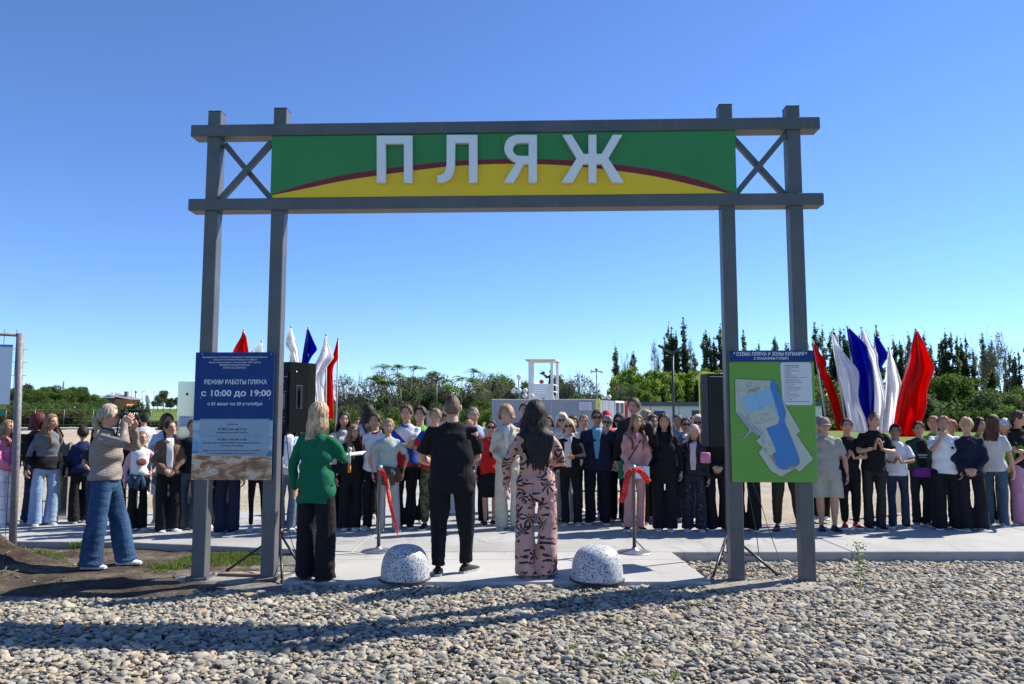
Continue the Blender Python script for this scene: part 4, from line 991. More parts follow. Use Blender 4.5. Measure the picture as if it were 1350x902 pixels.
ww = [95,48,92,40,50,78,135,86,105,108,66,56,110,92,80,30,84,96,70]
for k, (r_, w_) in enumerate(zip(rows_, ww)): TM(r_, 432, 432+w_, 161+k*9.9, 5.5, bold=0)
TM('глубина', 450, 478, 351, 6); TM('Граница зоны купания детей и взрослых', 450, 588, 363, 6); poly([(434,346),(442,346),(442,352),(434,352)], M_MSAND, -.0042, 'map_symbol'); poly([(434,364),(438,358),(442,364)], M_MBLACK, -.0042, 'map_symbol')
for x, y in ((140,70),(567,72),(145,558),(577,555),(145,824),(577,824),(145,300)):
    b = MB(); X, Z = mp(x, y); b.ball((X, -.005, Z), (.0065, .004, .0065), 8, 5); b.build('screw', M_SCREW, ms)

# ---------------------------------------------------------------- terrazzo bollards
def m_terrazzo():
    t = NT('terrazzo'); co = t.coord(); v = t.n('ShaderNodeTexVoronoi', feature='F1'); v.inputs['Scale'].default_value = 66; v.inputs['Randomness'].default_value = 1; t.l(co, v.inputs['Vector'])
    n_ = t.n('ShaderNodeMix', data_type='RGBA'); sep = t.n('ShaderNodeSeparateColor'); t.l(v.outputs['Color'], sep.inputs[0])
    sel = t.math('GREATER_THAN', sep.outputs[0], .12); near = t.math('LESS_THAN', t.math('ADD', v.outputs['Distance'], t.math('MULTIPLY', t.noise(co, 70, 3), .25)), t.math('ADD', t.math('MULTIPLY', sep.outputs[1], .50), .22)); k = t.math('MULTIPLY', sel, near)
    chips = t.ramp(sep.outputs[2], [(0, lin(.02,.022,.026)), (.55, lin(.055,.06,.07)), (.8, lin(.20,.21,.23))], 'CONSTANT')
    t.base(t.mix(t.ramp(t.noise(co, 25, 4), [(.3, lin(.40,.41,.43)), (.7, lin(.52,.53,.55))]), chips, k)); t.set(Roughness=.5); return t.mat
M_TER = m_terrazzo(); M_RUB = plain('dark_rubber', lin(.03, .03, .032), .8)
for (px, lab) in ((531.5, 'squat terrazzo bollard on the slab left of the man in black'), (789.5, 'squat terrazzo bollard on the slab right of the woman in the leaf print suit')):
    g = gnd(px, 767 if px < 600 else 768); r = .247 if px < 600 else .262; h = .335
    e = empty('bollard', (g.x, g.y+r*.55, 0), 0, lab, 'bollard', 'terrazzo bollards in front of the arch slab')
    prof = [(r*.985, .0), (r*1.0, .02), (r*.985, .06)]+[(r*(.98*math.cos(a)**.62), .06+(h-.06)*math.sin(a)**.92) for a in np.linspace(.15, 1.5, 12)]+[(.01, h)]
    b = MB(); b.lathe(prof, 40); b.build('dome', M_TER, e); b = MB(); b.lathe([(r*1.0, -.005), (r*1.05, -.005), (r*1.05, .012), (r*.95, .016)], 40); b.build('foot_ring', M_RUB, e)

# ---------------------------------------------------------------- stanchions with ribbon
M_STAN = plain('grey_stanchion', lin(.085, .088, .095), .35, .3); M_CHROME = plain('brushed_steel', lin(.45, .45, .45), .35, .85, var=.05)
def m_ribbon():
    t = NT('red_ribbon'); co = t.coord(scale=(1, 1, 1)); f = t.noise(co, 16, 3, .5); t.base(t.mix(t.ramp(f, [(.3, lin(.62, .012, .012)), (.7, lin(.80, .03, .02))]), lin(.75, .6, .55), t.math('MULTIPLY', t.ramp(t.noise(co, 38, 2), [(.62, (0,0,0,1)), (.66, (1,1,1,1))]), .55)))
    t.set(Roughness=.4); tr = t.n('ShaderNodeBsdfTranslucent'); tr.inputs[0].default_value = lin(.7, .02, .02); mx = t.n('ShaderNodeMixShader'); mx.inputs[0].default_value = .35
    t.l(t.b.outputs[0], mx.inputs[1]); t.l(tr.outputs[0], mx.inputs[2]); t.l(mx.outputs[0], t.out.inputs[0]); return t.mat
M_RIB = m_ribbon()
def ribbon(P, wds, name, label, Y, dy=.01):
    """band through the photo points P, width in px, standing at depth Y"""
    # resample
    P = [Vector((p[0], p[1], 0)) for p in P]; pts = []; ww_ = []
    for i in range(len(P)-1):
        for k in range(6): t = k/6; pts.append(P[i].lerp(P[i+1], t)); ww_.append(wds[i]*(1-t)+wds[i+1]*t)
    pts.append(P[-1]); ww_.append(wds[-1]); L = []
    for _ in range(2): pts = [pts[0]]+[(pts[i-1]+pts[i]*2+pts[i+1])/4 for i in range(1, len(pts)-1)]+[pts[-1]]
    vs = []
    for i, p in enumerate(pts):
        d = (pts[min(i+1, len(pts)-1)]-pts[max(i-1, 0)]).normalized(); n_ = Vector((d.y, -d.x, 0)); tw = math.cos(i*.33)
        a_ = p+n_*ww_[i]/2; b_ = p-n_*ww_[i]/2; o = .015*math.sin(i*.5); q = .018*math.sin(i*.33+.6)
        vs.append(atY(a_.x, a_.y, Y+o+q)); vs.append(atY(b_.x, b_.y, Y+o-q))
    fs = [(2*i, 2*i+1, 2*i+3, 2*i+2) for i in range(len(pts)-1)]; b = MB(); b.add(vs, fs, 0, True); o = b.build(name, M_RIB)
    m = o.modifiers.new('t', 'SOLIDIFY'); m.thickness = .0012
    return tag(o, label, 'ribbon', 'red ribbon hanging from the stanchions')
SG = []
for px, py, lab in ((499, 727, 'grey stanchion with steel knob, left one, in front of the mint tee'), (836.5, 728.5, 'grey stanchion with steel knob, in front of the girl in pink suit')):
    g = gnd(px, py); e = empty('stanchion', g, 0, lab, 'stanchion', 'stanchions holding the red ribbon'); zt = atY(px, 613 if px < 600 else 612.5, g.y).z
    b = MB(); b.lathe([(.205, 0), (.205, .008), (.19, .014), (.10, .028), (.035, .042), (.03, .06)], 40); b.build('base', M_CHROME, e)
    b = MB(); b.lathe([(.022, .05), (.022, zt-.11), (.026, zt-.108), (.026, zt-.06), (.018, zt-.055)], 20); b.build('pole', M_STAN, e)
    b = MB(); b.ball((0, 0, zt-.038), .037, 18, 12); b.build('knob', M_CHROME, e)
    b = MB(); b.lathe([(.028, zt-.075), (.030, zt-.07), (.030, zt-.062)], 20); b.build('collar', M_CHROME, e); SG.append(g)
ribbon([(497,620),(503,621),(508,628),(511,645),(514,662),(518,680),(523,695),(525,708)], [6,6,4.5,4.5,5,4,3,1.0], 'ribbon', 'cut red ribbon hanging straight down from the left stanchion', SG[0].y-.04)
ribbon([(833,621),(828,626),(825,640),(823,652),(818,662)], [7,8,8,8,7], 'ribbon', 'short red ribbon tail hanging left of the right stanchion', SG[1].y-.045)
ribbon([(833,620),(843,620),(850,628),(856,636)], [7,7,8,7], 'ribbon', 'red ribbon tail blown right from the right stanchion', SG[1].y-.05)

# ---------------------------------------------------------------- loudspeakers on tripods
M_SPK = plain('black_speaker_paint', lin(.010, .011, .013), .6, var=.15, scale=40, bump=.3); M_SPKG = plain('speaker_grille', lin(.010, .011, .016), .5, var=.1); M_BLK = plain('black_metal', lin(.012, .012, .013), .4); M_SPL = plain('side_panel_paint', lin(.008, .0085, .010), .9, var=.1, scale=60, bump=.4, spec=.08)
M_LBL = plain('pale_label', lin(.42, .42, .43), .5)
def stand(px, py, hubpy, feet, toppy, label):
    g = gnd(px, py, -.06); Y = g.y; e = empty('speaker_stand', g, 0, label, 'stand', 'tripod stands under the loudspeakers')
    zt = atY(px, toppy, Y).z-g.z; zh = atY(px, hubpy, Y).z-g.z
    b = MB(); b.tube([(0,0,zh-.25),(0,0,zt)], .0175, 12); b.build('pole', M_BLK, e); b = MB(); b.tube([(0,0,zh-.04),(0,0,zh+.05)], .032, 12); b.ball((.035,0,zh), .018, 8, 6); b.build('collar', M_BLK, e)
    for fx, fy, dyy in feet:
        q = gnd(fx, fy, -.05)-g; q = Vector((q.x, q.y+dyy, .012))
        b = MB(); b.tube([(q.x*.02, q.y*.02, zh-.01), q], .0135, 10); b.build('leg', M_BLK, e)
        b = MB(); b.tube([(0, 0, zh-.24), Vector((q.x, q.y, .0))*.55+Vector((0, 0, (zh-.01)*.45))], .0075, 8); b.build('brace', M_BLK, e)
        b = MB(); b.ball(q, .022, 8, 6); b.build('rubber_foot', M_RUB, e)
    return e, g, zt
e1, g1, z1_ = stand(368, 748, 703, [(300,752,.0),(372,767,0),(398,750,.0)], 572, 'black tripod stand under the left loudspeaker, behind the green blazer')
e2, g2, z2_ = stand(960, 742, 702, [(939,764,0),(956,750,.25),(1024,757,0)], 590, 'black tripod stand under the right loudspeaker, behind the map posts')
# left cabinet: rear panel (with sockets) and a tapering side with a handle
Yl = g1.y; cx_ = yatx(382, Yl, 520); zt = atY(387, 479, Yl).z; zb = atY(387, 570, Yl).z; hh = zt-zb
spk = empty('loudspeaker', (cx_, Yl, zb), R(-22), 'black loudspeaker showing its socket panel, on the stand beside the green blazer', 'loudspeaker', 'black loudspeakers on tripods')
b = MB(); P = [(-.16, -.20), (.16, -.20), (.215, .05), (.215, .19), (-.215, .19), (-.215, .05)]   # plan, rear edge at -y
b.add([(x, y, 0) for x, y in P]+[(x, y, hh) for x, y in P], [(0,1,7,6),(5,4,3,2,1,0),(6,7,8,9,10,11)], 0).add([(x, y, 0) for x, y in P]+[(x, y, hh) for x, y in P], [(1,2,8,7),(2,3,9,8),(4,5,11,10),(5,0,6,11)], 1).add([(x, y, 0) for x, y in P]+[(x, y, hh) for x, y in P], [(3,4,10,9)], 0)
b.build('cabinet', [M_SPK, M_SPL], spk)
b = MB(); b.box(-.13, .13, -.212, -.2015, .10*hh, .86*hh); pan = b.build('socket_panel', M_BLK, spk)
rg_ = random.Random(5)
for k in range(13):
    b = MB(); x = rg_.choice((-.09, -.05, 0, .05, .09)); z = hh*(.16+.052*k); wq = rg_.uniform(.012, .045); b.box(x-wq, x+wq, -.217, -.2125, z, z+rg_.uniform(.006, .014)); b.build('label_print', M_LBL, pan)
for k in range(7): b = MB(); b.tube([(-.09+.03*k, -.212, hh*.72), (-.09+.03*k, -.228, hh*.72)], .009, 10); b.build('knob', M_CHROME if k % 3 == 0 else M_BLK, pan)
b = MB(); b.box(.04, .10, -.2165, -.2125, hh*.33, hh*.56); b.build('label_print', M_LBL, pan)
b = MB(); b.box(-.06, .0, -.216, -.2125, hh*.26, hh*.29); b.build('display', plain('blue_socket', lin(.02,.03,.35), .4), pan)
# handle recess on the side that faces right
for sx in (1, -1):
    M = Matrix.Translation((.1885*sx, -.075, hh*.5)) @ Matrix.Rotation(-math.atan2(.055, .25)*sx, 4, 'Z')
    b = MB(); b.bbox(-.004, .004, -.05, .05, -.135, .135, .003, M=M); b.build('handle_cup', M_BLK, spk); b = MB(); b.tube([M @ Vector((.006*sx, 0, z)) for z in (-.12, -.06, .06, .12)], [.006, .014, .014, .006], 8); b.build('handle', M_SPL, spk)
b = MB(); b.ball((.175, -.12, hh*.86), .012, 8, 6); b.build('bolt', M_CHROME, spk)
# right cabinet seen from the grille side
Yr = g2.y; cx_ = yatx(949, Yr, 540); zt = atY(940, 494, Yr).z; zb = atY(940, 588, Yr).z; hh = zt-zb
spk = empty('loudspeaker', (cx_, Yr, zb), R(10), 'black loudspeaker with plain dark front, half behind the map board', 'loudspeaker', 'black loudspeakers on tripods')
b = MB(); P = [(-.235, -.20), (.235, -.20), (.235, -.02), (.15, .20), (-.15, .20), (-.235, -.02)]
b.add([(x, y, 0) for x, y in P]+[(x, y, hh) for x, y in P], [(i, (i+1) % 6, 6+(i+1) % 6, 6+i) for i in range(6)]+[(5,4,3,2,1,0),(6,7,8,9,10,11)]); b.build('cabinet', M_SPK, spk)
b = MB(); b.bbox(-.222, .222, -.214, -.2015, .03, hh-.03, .006); b.build('grille', M_SPKG, spk)
# cables
def cable(P, r, label):
    b = MB(); Q = []
    for i in range(len(P)-1):
        for k in range(4): Q.append(P[i].lerp(P[i+1], k/4))
    Q.append(P[-1])
    for _ in range(3): Q = [Q[0]]+[(Q[i-1]+Q[i]*2+Q[i+1])/4 for i in range(1, len(Q)-1)]+[Q[-1]]
    b.tube(Q, r, 6); return tag(b.build('cable', M_BLK), label, 'cable')
cable([atY(984,632,g2.y-.1), atY(990,665,g2.y-.12), atY(997,700,g2.y-.12), atY(1001,735,g2.y-.12), gnd(1000,757,-.06), gnd(975,762,-.05)], .005, 'thin black cable hanging behind the map board, the left one')
cable([atY(990,632,g2.y-.05), atY(1005,668,g2.y-.05), atY(1012,695,g2.y-.05), atY(1022,722,g2.y), gnd(1032,748,-.07)], .004, 'thin black cable hanging behind the map board, the right one')
cable([atY(377,568,g1.y+.05), atY(384,640,g1.y+.06), atY(379,700,g1.y), gnd(392,735,-.05), gnd(405,742,-.05), gnd(390,755,-.04), gnd(360,762,-.03), gnd(330,766,-.02)], .005, 'black cable running down the left tripod and over the grass')
def corner_plank(): 
    a_, c_ = gnd(288, 757, -.04), gnd(352, 759, -.04); b = MB(); b.bar(a_, c_, .05, .025); tag(b.build('plank', plain('old_wood', lin(.16, .11, .07), .9, var=.3, scale=30)), 'short weathered wooden plank lying on the grass by the left posts', 'plank')
corner_plank()

# ---------------------------------------------------------------- mirror-clad pillars
M_MIR = plain('mirror_steel', lin(.62, .60, .52), .16, 1.0, var=.06, scale=1.5)
def pillar(px, py, toppy, w_, d_, label, lean=0, notice=False, ang=18):
    g = gnd(px, py); h = atY(px, toppy, g.y).z; e = empty('pillar', g, R(ang), label, 'pillar', 'mirror clad pillars behind the walkway')
    b = MB(); tz = h; b.add([(-w_/2,0,0),(w_/2,0,0),(w_/2,d_,0),(-w_/2,d_,0),(-w_/2,0,tz-lean),(w_/2,0,tz),(w_/2,d_,tz),(-w_/2,d_,tz-lean)], [(0,3,2,1),(4,5,6,7),(0,1,5,4),(1,2,6,5),(2,3,7,6),(3,0,4,7)]); b.build('cladding', M_MIR, e)
    if notice:
        b = MB(); b.box(-w_*.40, w_*.44, -.006, -.002, h*.675, h*.755); b.build('notice', M_WPRINT, e)
        for k, t_ in enumerate(('ВНИМАНИЕ!', 'Купание детей', 'без присмотра взрослых', 'запрещено')): text(t_, w_*(.5 if k % 2 == 0 else .66), h*.009, 0, h*(.742-.017*k), -.0068, M_NAVY, e)
        b = MB(); b.tube([(w_*.05, -.003, h*.91), (w_*.05, -.006, h*.91)], .022, 14); b.build('round_sticker', M_NAVY, e)
    return e
pillar(79, 684, 583, .17, .14, 'short mirror clad pillar with slanted top beside the girl in pale jeans', .14, ang=14)
pillar(239, 690, 503, .24, .16, 'tall mirror clad pillar with a paper notice left of the blue board', 0, True, 22)
pillar(1187, 676, 600, .16, .10, 'thin grey post seen between the legs of the boys on the right', 0)

# ---------------------------------------------------------------- mesh fence panel at the left edge
FG = gnd(17, 728, .02); M_FP = plain('worn_fence_paint', lin(.20, .185, .19), .6, .2, var=.3, scale=25, bump=.3)
fe = empty('wire_fence', FG, R(16), 'wire mesh fence panel on a worn round post at the left edge', 'fence')
zt = atY(20, 440, FG.y).z-FG.z
b = MB(); b.tube([(0,0,-.35),(-.03,0,zt*.5),(-.06,0,zt)], .041, 16); b.build('post', M_FP, fe)
b = MB(); b.tube([(-.04,0,zt-.02),(-1.3,0,zt+.02)], .022, 10); b.build('rail', M_FP, fe); M_WIRE = plain('rusty_wire', lin(.09, .075, .07), .6, .5)
for k in range(15): b = MB(); z = zt-.19-k*.16; b.tube([(.03,.0,z),(-1.3,.0,z+.02)], .0035, 5); b.build('wire', M_WIRE, fe)
for k in range(9): b = MB(); x = -.09-k*.13; b.tube([(x,.006,.05),(x-.01,.006,zt+.05)], .0035, 5); b.build('wire', M_WIRE, fe)
sgn = empty('fence_notice', FG+Matrix.Rotation(R(16), 3, 'Z') @ Vector((-.62, -.03, zt-.86)), R(16), 'white notice sheet with blue top tied to the wire fence', 'sign')
b = MB(); b.box(-.5, .5, 0, .004, .0, .72); b.build('sheet', M_WPRINT, sgn); b = MB(); b.box(-.499, .499, -.002, -.0004, .69, .719); b.build('blue_strip', plain('sky_blue_print', lin(.05, .25, .6), .5), sgn)
b = MB(); b.box(-.5, .47, -.002, -.0004, -.12, -.06); b.box(-.5, .47, 0, .003, -.13, .0); b.build('green_strip', plain('teal_print', lin(.02, .25, .16), .5), sgn); b = MB(); b.box(-.499, .47, -.0025, -.0005, -.058, -.01); b.build('yellow_strip', plain('ochre_print', lin(.5, .38, .06), .5), sgn)
# bare roots and stones on the bank
rg_ = random.Random(9)
for px, py in ((12,742),(8,752),(28,748),(235,745),(85,755)):
    g = gnd(px, py, 0); g.z = soil_h(g.x, g.y); Q = [g+Vector((0,0,.03))]
    for k in range(6): v = Q[-1]+Vector((rg_.uniform(-.02,.05), rg_.uniform(-.10,-.02), 0)); v.z = soil_h(v.x, v.y)+.012+rg_.uniform(0,.02); Q.append(v)
    b = MB(); b.tube(Q, [.008,.007,.006,.005,.004,.003,.002], 6); tag(b.build('root', plain('root_bark', lin(.13,.10,.08), .9)), 'bare root creeping over the soil '+{12:'left of the fence post, upper one',8:'left of the fence post, lower one',28:'just right of the fence post',235:'beside the outer left post',85:'in front of the photographer'}[px], 'root')
for px, py, s_ in ((22,764,.05),(267,705,.03),(268,729,.035),(99,742,.03),(180,738,.02),(45,765,.025),(208,733,.018)):
    g = gnd(px, py, -.06); g.z = soil_h(g.x, g.y)+.005 if g.y < LW else 0.01; me = stones.objects[rg_.randint(0, 8)].data; o = bpy.data.objects.new('pebble', me); COL.objects.link(o); o.location = g; o.scale = (s_*1.6, s_*1.6, s_*1.5); o.rotation_euler = (0, 0, rg_.uniform(0, 6)); tag(o, 'pale stone on the dark soil '+{22:'at the foot of the bank by the fence',267:'on the walkway edge by the outer post',268:'beside the outer left post',99:'left of the photographer',180:'right of the photographer',45:'in the hollow right of the fence post',208:'far right of the photographer'}[px], 'stone')
# young plant in the gravel on the right
M_PL = m_leaf('weed_leaf', [(0, lin(.10, .20, .02)), (1, lin(.22, .34, .05))])
g = gnd(1134, 772, -.06); pl = empty('young_plant', g, 0, 'spindly young green plant growing out of the gravel right of the map board', 'plant')
b = MB(); Q = [Vector((0,0,0)), Vector((.02,0,.14)), Vector((-.02,0,.28)), Vector((.01,0,.42))]; b.tube(Q, [.004,.0035,.003,.002], 6); b.build('stem', M_PL, pl)
rg = np.random.RandomState(4); Qd = []
for k in range(110):
    t = rg.rand()**.75; c = np.array([.0+rg.normal(0, .035+.02*t), rg.normal(0, .04), .06+t*.37]); 
    if abs(t-.35) < .1 and k % 2: continue
    a = rg.normal(0, 1, 3); a /= np.linalg.norm(a); u_ = np.cross(a, [0, 0, 1]); u_ /= np.linalg.norm(u_)+1e-6; v_ = np.cross(a, u_); s_ = .016
    Qd.append([c-u_*s_, c-v_*s_*.6, c+u_*s_, c+v_*s_*.6])
link('foliage', quads_mesh('foliage', np.array(Qd, np.float32)), M_PL, pl)
# ================================================================ far buildings, lamps
M_CORR = plain('grey_corrugated_sheet', lin(.27, .31, .37), .5, var=.07, scale=1.2); M_WHITE = plain('white_paint', lin(.74, .75, .76), .6, var=.04); M_DARK = plain('dark_trim', lin(.06, .07, .08), .6)
M_YEL = plain('yellow_sheet', lin(.78, .70, .06), .6, var=.05)
YC = 43.0
cl = atY(648.5, 527, YC); cr = atY(786, 527, YC); zt = cl.z
cab = empty('construction_cabin', (cl.x, YC, 0), 0, 'pale grey corrugated cabin behind the crowd with a yellow strip on its corner', 'cabin')
wd_ = cr.x-cl.x
def corr(x0, x1, y, z0, z1, name, parent, n, dirx=(1, 0), org=(0, 0)):
    """corrugated sheet: trapezoid ribs as geometry"""
    vs = []; L = x1-x0; k = []
    for i in range(n):
        a = x0+L*i/n; w1 = L/n
        k += [(a, 0), (a+w1*.55, 0), (a+w1*.65, -.03), (a+w1*.90, -.03)]
    k.append((x1, 0)); b = MB()
    for z in (z0, z1):
        for a, d in k: vs.append((org[0]+dirx[0]*a-dirx[1]*d*-1, org[1]+dirx[1]*a+dirx[0]*d+y, z))
    m = len(k); b.add(vs, [(i, i+1, m+i+1, m+i) for i in range(m-1)]); return b.build(name, M_CORR, parent)
npan = 7
for i in range(npan): corr(wd_*i/npan+.004, wd_*(i+1)/npan-.004, 0, -.1, zt, 'wall_panel', cab, 5)
b = MB(); b.box(.0, wd_, .05, 6.0, zt-.06, zt-.01); b.build('roof', M_CORR, cab); b = MB(); b.box(-.02, wd_+.02, -.045, .05, zt-.012, zt+.03); b.build('top_rail', M_WHITE, cab)
sd = atY(822, 531, YC+5.2); e_ = Vector((sd.x-cr.x, 5.2, 0)); L_ = e_.length; ux, uy = e_.x/L_, e_.y/L_
for i in range(3): corr(L_*i*.22+.05, L_*(i+1)*.22-.004, 0, -.1, zt-.01, 'wall_panel', cab, 4, (ux, uy), (wd_, 0))
b = MB(); M = Matrix.Translation((wd_+ux*L_*.66, uy*L_*.66, 0)) @ Matrix.Rotation(math.atan2(uy, ux), 4, 'Z'); b.box(0, L_*.34, -.03, .03, -.1, zt*.62, 0, M); b.box(0, L_*.34, -.04, .04, zt-.12, zt, 0, M)
for k in range(3): b.box(L_*.34*k/2-.03+(.03 if k == 0 else 0), L_*.34*k/2+.03, -.035, .035, zt*.62, zt-.11, 0, M)
b.build('window_frame', M_WHITE, cab); b = MB(); b.box(.03, L_*.34-.03, -.01, .01, zt*.62, zt-.12, 0, M); b.build('window_pane', plain('dark_pane', lin(.04,.06,.08), .15), cab)
b = MB(); q = atY(763, 530, YC-.06); q2 = atY(780, 541, YC-.06); b.box(q.x-cl.x, q2.x-cl.x, -.065, -.05, q2.z, q.z); nt_ = b.build('notice', plain('lilac_paper', lin(.56,.55,.66), .6), cab)
for k in range(6): text('Правила поведения на пляже'[:26-(k % 3)*5], .62-(k % 3)*.12, .035, (q.x+q2.x)/2-cl.x, q.z-.07-k*.065, -.0665, M_NAVY, cab)
b = MB(); q = atY(786.3, 527, YC-.1); q2 = atY(791.5, 543, YC-.1); b.box(q.x-cl.x, q2.x-cl.x, -.09, -.052, q2.z, zt+.05); b.build('yellow_strip', M_YEL, cab); text('Л', .10, .2, (q.x+q2.x)/2-cl.x, (q.z+q2.z)/2, -.0925, M_DARK, cab)
b = MB(); b.bbox(wd_*.485, wd_*.505, -.02, .1, zt+.03, zt+.10, .01); b.build('roof_bracket', M_DARK, cab)
# yellow sheet by the cabin's left end
q = atY(640.5, 557, 40); b = MB(); b.box(-.28, .28, 0, .02, 0, .75); o = b.build('notice_board', M_YEL); o.location = (q.x+.12, 40, q.z-.75); tag(o, 'yellow board showing beside the dark haired woman in a red vest', 'board')
b = MB(); q = atY(600, 545, 38); b.box(-1.4, .2, 0, .02, -.6, .1); b.box(-1.4,-1.3,.02,.06,-2,-.6); b.box(.1,.2,.02,.06,-2,-.6); o = b.build('pale_panel', M_CORR); o.location = q; tag(o, 'pale grey board behind the shoulder of the man in the black shirt', 'board')
# long low building to the right
YB2 = 62.0; q0_ = atY(820, 532, YB2); q1_ = atY(925+60, 531, YB2)
lb_ = empty('low_building', (q0_.x, YB2, 0), 0, 'long low white building with dark flat roof edge behind the crowd', 'building'); Lb = q1_.x-q0_.x+6; hb_ = q0_.z
for i in range(7): b = MB(); b.bbox(Lb*i/7+.02, Lb*(i+1)/7-.02, 0, .3, -.2, hb_-.2, .02); b.build('wall_panel', M_WHITE, lb_)
b = MB(); b.box(-.2, Lb+.2, -.3, 6, hb_-.2, hb_+.12); b.build('roof', plain('grey_roof', lin(.10,.115,.14), .7), lb_)
for px, w_, z0_, z1_ in ((869, .9, 1.2, 1.9), (921, 1.1, 1.2, 1.95)): q = atY(px, 545, YB2); b = MB(); b.box(q.x-q0_.x-w_/2, q.x-q0_.x+w_/2, -.03, .02, z0_, z1_); b.build('window', M_DARK, lb_)
q = atY(823, 540, YB2-8); b = MB(); b.bbox(-.28, .28, 0, .5, 0, 2.35, .05); b.tube([(0,.25,2.35),(0,.25,2.5)], .2, 12); o = b.build('red_kiosk', plain('red_paint', lin(.55,.03,.02), .5)); o.location = (q.x, YB2-8, 0); tag(o, 'narrow red kiosk post beside the corner of the grey cabin', 'kiosk')
# ---- watch tower
YT = 56.0; tl = atY(697, 476, YT); tr = atY(729, 476, YT); tw = tr.x-tl.x; zr = atY(715, 474, YT).z; zf = atY(715, 507, YT).z; zd = zf-.95
tower = empty('watchtower', (tl.x, YT, 0), 0, 'white wooden lifeguard tower with flat roof above the grey cabin', 'watchtower')
dpt = 2.4
for x, y in ((.08, .08), (tw-.08, .08), (.35, dpt), (tw+.45, dpt)): b = MB(); b.bbox(x-.1, x+.1, y-.1, y+.1, 0, zr-.08, .02); b.build('post', M_WHITE, tower)
b = MB(); b.add([(-.30,-.25,zr-.07),(tw+.18,-.25,zr-.07),(tw+.85,dpt+.4,zr-.07),(.1,dpt+.4,zr-.07),(-.30,-.25,zr),(tw+.18,-.25,zr),(tw+.85,dpt+.4,zr),(.1,dpt+.4,zr)], [(0,3,2,1),(4,5,6,7),(0,1,5,4),(1,2,6,5),(2,3,7,6),(3,0,4,7)]); b.build('roof', plain('pale_roof_wood', lin(.66,.63,.56), .7), tower)
b = MB(); b.box(0, tw, .15, dpt, zd-.1, zd-.02); b.build('floor', M_WHITE, tower)
k = 0; z = 1.6
while z < zf-.02: b = MB(); b.bbox(.0+.003*(k % 2), tw, -.04, .0, z+.006, z+.155, .006); b.build('plank', M_WHITE, tower); z += .16; k += 1
for (xa, ya, za, xb, yb, zb_) in ((tw+.02,.2,zf,tw+.45,dpt,zf), (tw+.02,.2,zf-.5,tw+.45,dpt,zf-.5), (tw+.05,0,zd-.1,tw+1.0,dpt,1.2), (tw+.0,.1,zd+.2,tw+.9,.6,1.3)): b = MB(); b.bar((xa,ya,za),(xb,yb,zb_), .09, .06); b.build('rail', M_WHITE, tower)
# the person filming from the tower
pt = person(0, 0, 0, -75, 'person in black filming with a camera from the white watchtower', pos=None, hair='short', hc='black', top='jacket', tc=lin(.012,.012,.013), arms=('hold','face'), vox=.03) if False else None
q = atY(725.8, 487.5, YT+.6)
TOWERPOS = (q.x, YT+.6, zd-.02, q.z)
b = MB(); qq = atY(714, 503.5, YT+.4); b.ball((0,0,0), (.17,.17,.16), 14, 10); o = b.build('red_lifebuoy', plain('red_float', lin(.7,.05,.04), .4)); o.location = (qq.x, YT+.4, qq.z); tag(o, 'small red round float on the watchtower rail', 'float')
# ---- globe lamp clusters
M_GLOBE = plain('globe_glass', lin(.66, .66, .66), .25, var=.03); M_LPOLE = plain('lamp_pole_grey', lin(.22, .24, .26), .5, .3)
YG = 50.0; c = atY(684.5, 520, YG); gl = empty('globe_lamp', (c.x, YG, 0), 0, 'park lamp with a cluster of white globes left of the watchtower', 'lamp')
zz_ = atY(684.5, 497, YG).z; b = MB(); b.tube([(0,0,0),(0,0,zz_-.1)], .06, 10); b.build('pole', M_LPOLE, gl)
for px, py in ((684.3,497),(677,515.5),(684.5,515.5),(692.5,515),(692,521.8),(701.3,522.5)):
    q = atY(px, py, YG); b = MB(); b.ball((q.x-c.x, 0, q.z), .165, 14, 10); b.build('globe', M_GLOBE, gl)
    if px != 684.3: b = MB(); b.tube([(0,0,q.z-.22),(q.x-c.x,0,q.z-.2),(q.x-c.x,0,q.z-.1)], .022, 6); b.build('arm', M_LPOLE, gl)
YG = 52.0; c = atY(799, 523, YG); gl = empty('globe_lamp', (c.x, YG, 0), 0, 'park lamp with two white globes above the right end of the cabin', 'lamp')
for px, py in ((795.6,523),(803,523.8)): q = atY(px, py, YG); b = MB(); b.ball((q.x-c.x,0,q.z), .16, 14, 10); b.build('globe', M_GLOBE, gl)
b = MB(); b.tube([(0,0,0),(0,0,c.z-.3)], .05, 8); b.bar((-.25,0,c.z-.3),(.25,0,c.z-.3), .05); b.build('pole', M_LPOLE, gl)
# ---- V lamps
def vlamp(px, py, tips, Y, r, label, dark=True):
    c = atY(px, py, Y); e = empty('street_lamp', (c.x, Y, 0), 0, label, 'street lamp', 'park lamps with two raised arms'); m = plain('anthracite_lamp', lin(.03,.034,.04), .5)
    b = MB(); b.tube([(0,0,0),(0,0,c.z)], r, 12); b.build('pole', M_LPOLE if not dark else m, e)
    for tx, ty in tips: q = atY(tx, ty, Y); b = MB(); b.bar((0,0,c.z-.03),(q.x-c.x,0,q.z), r*1.7, r*3, up=(0,1,0)); b.build('lamp_head', m, e)
    return e
vlamp(886.5, 465, [(868,455.5),(903.5,455)], 40, .065, 'tall dark street lamp with two raised arms near the right loudspeaker')
vlamp(575.5, 502, [(565.5,497),(585.5,497)], 62, .065, 'smaller street lamp with two raised arms above the man in the black shirt')
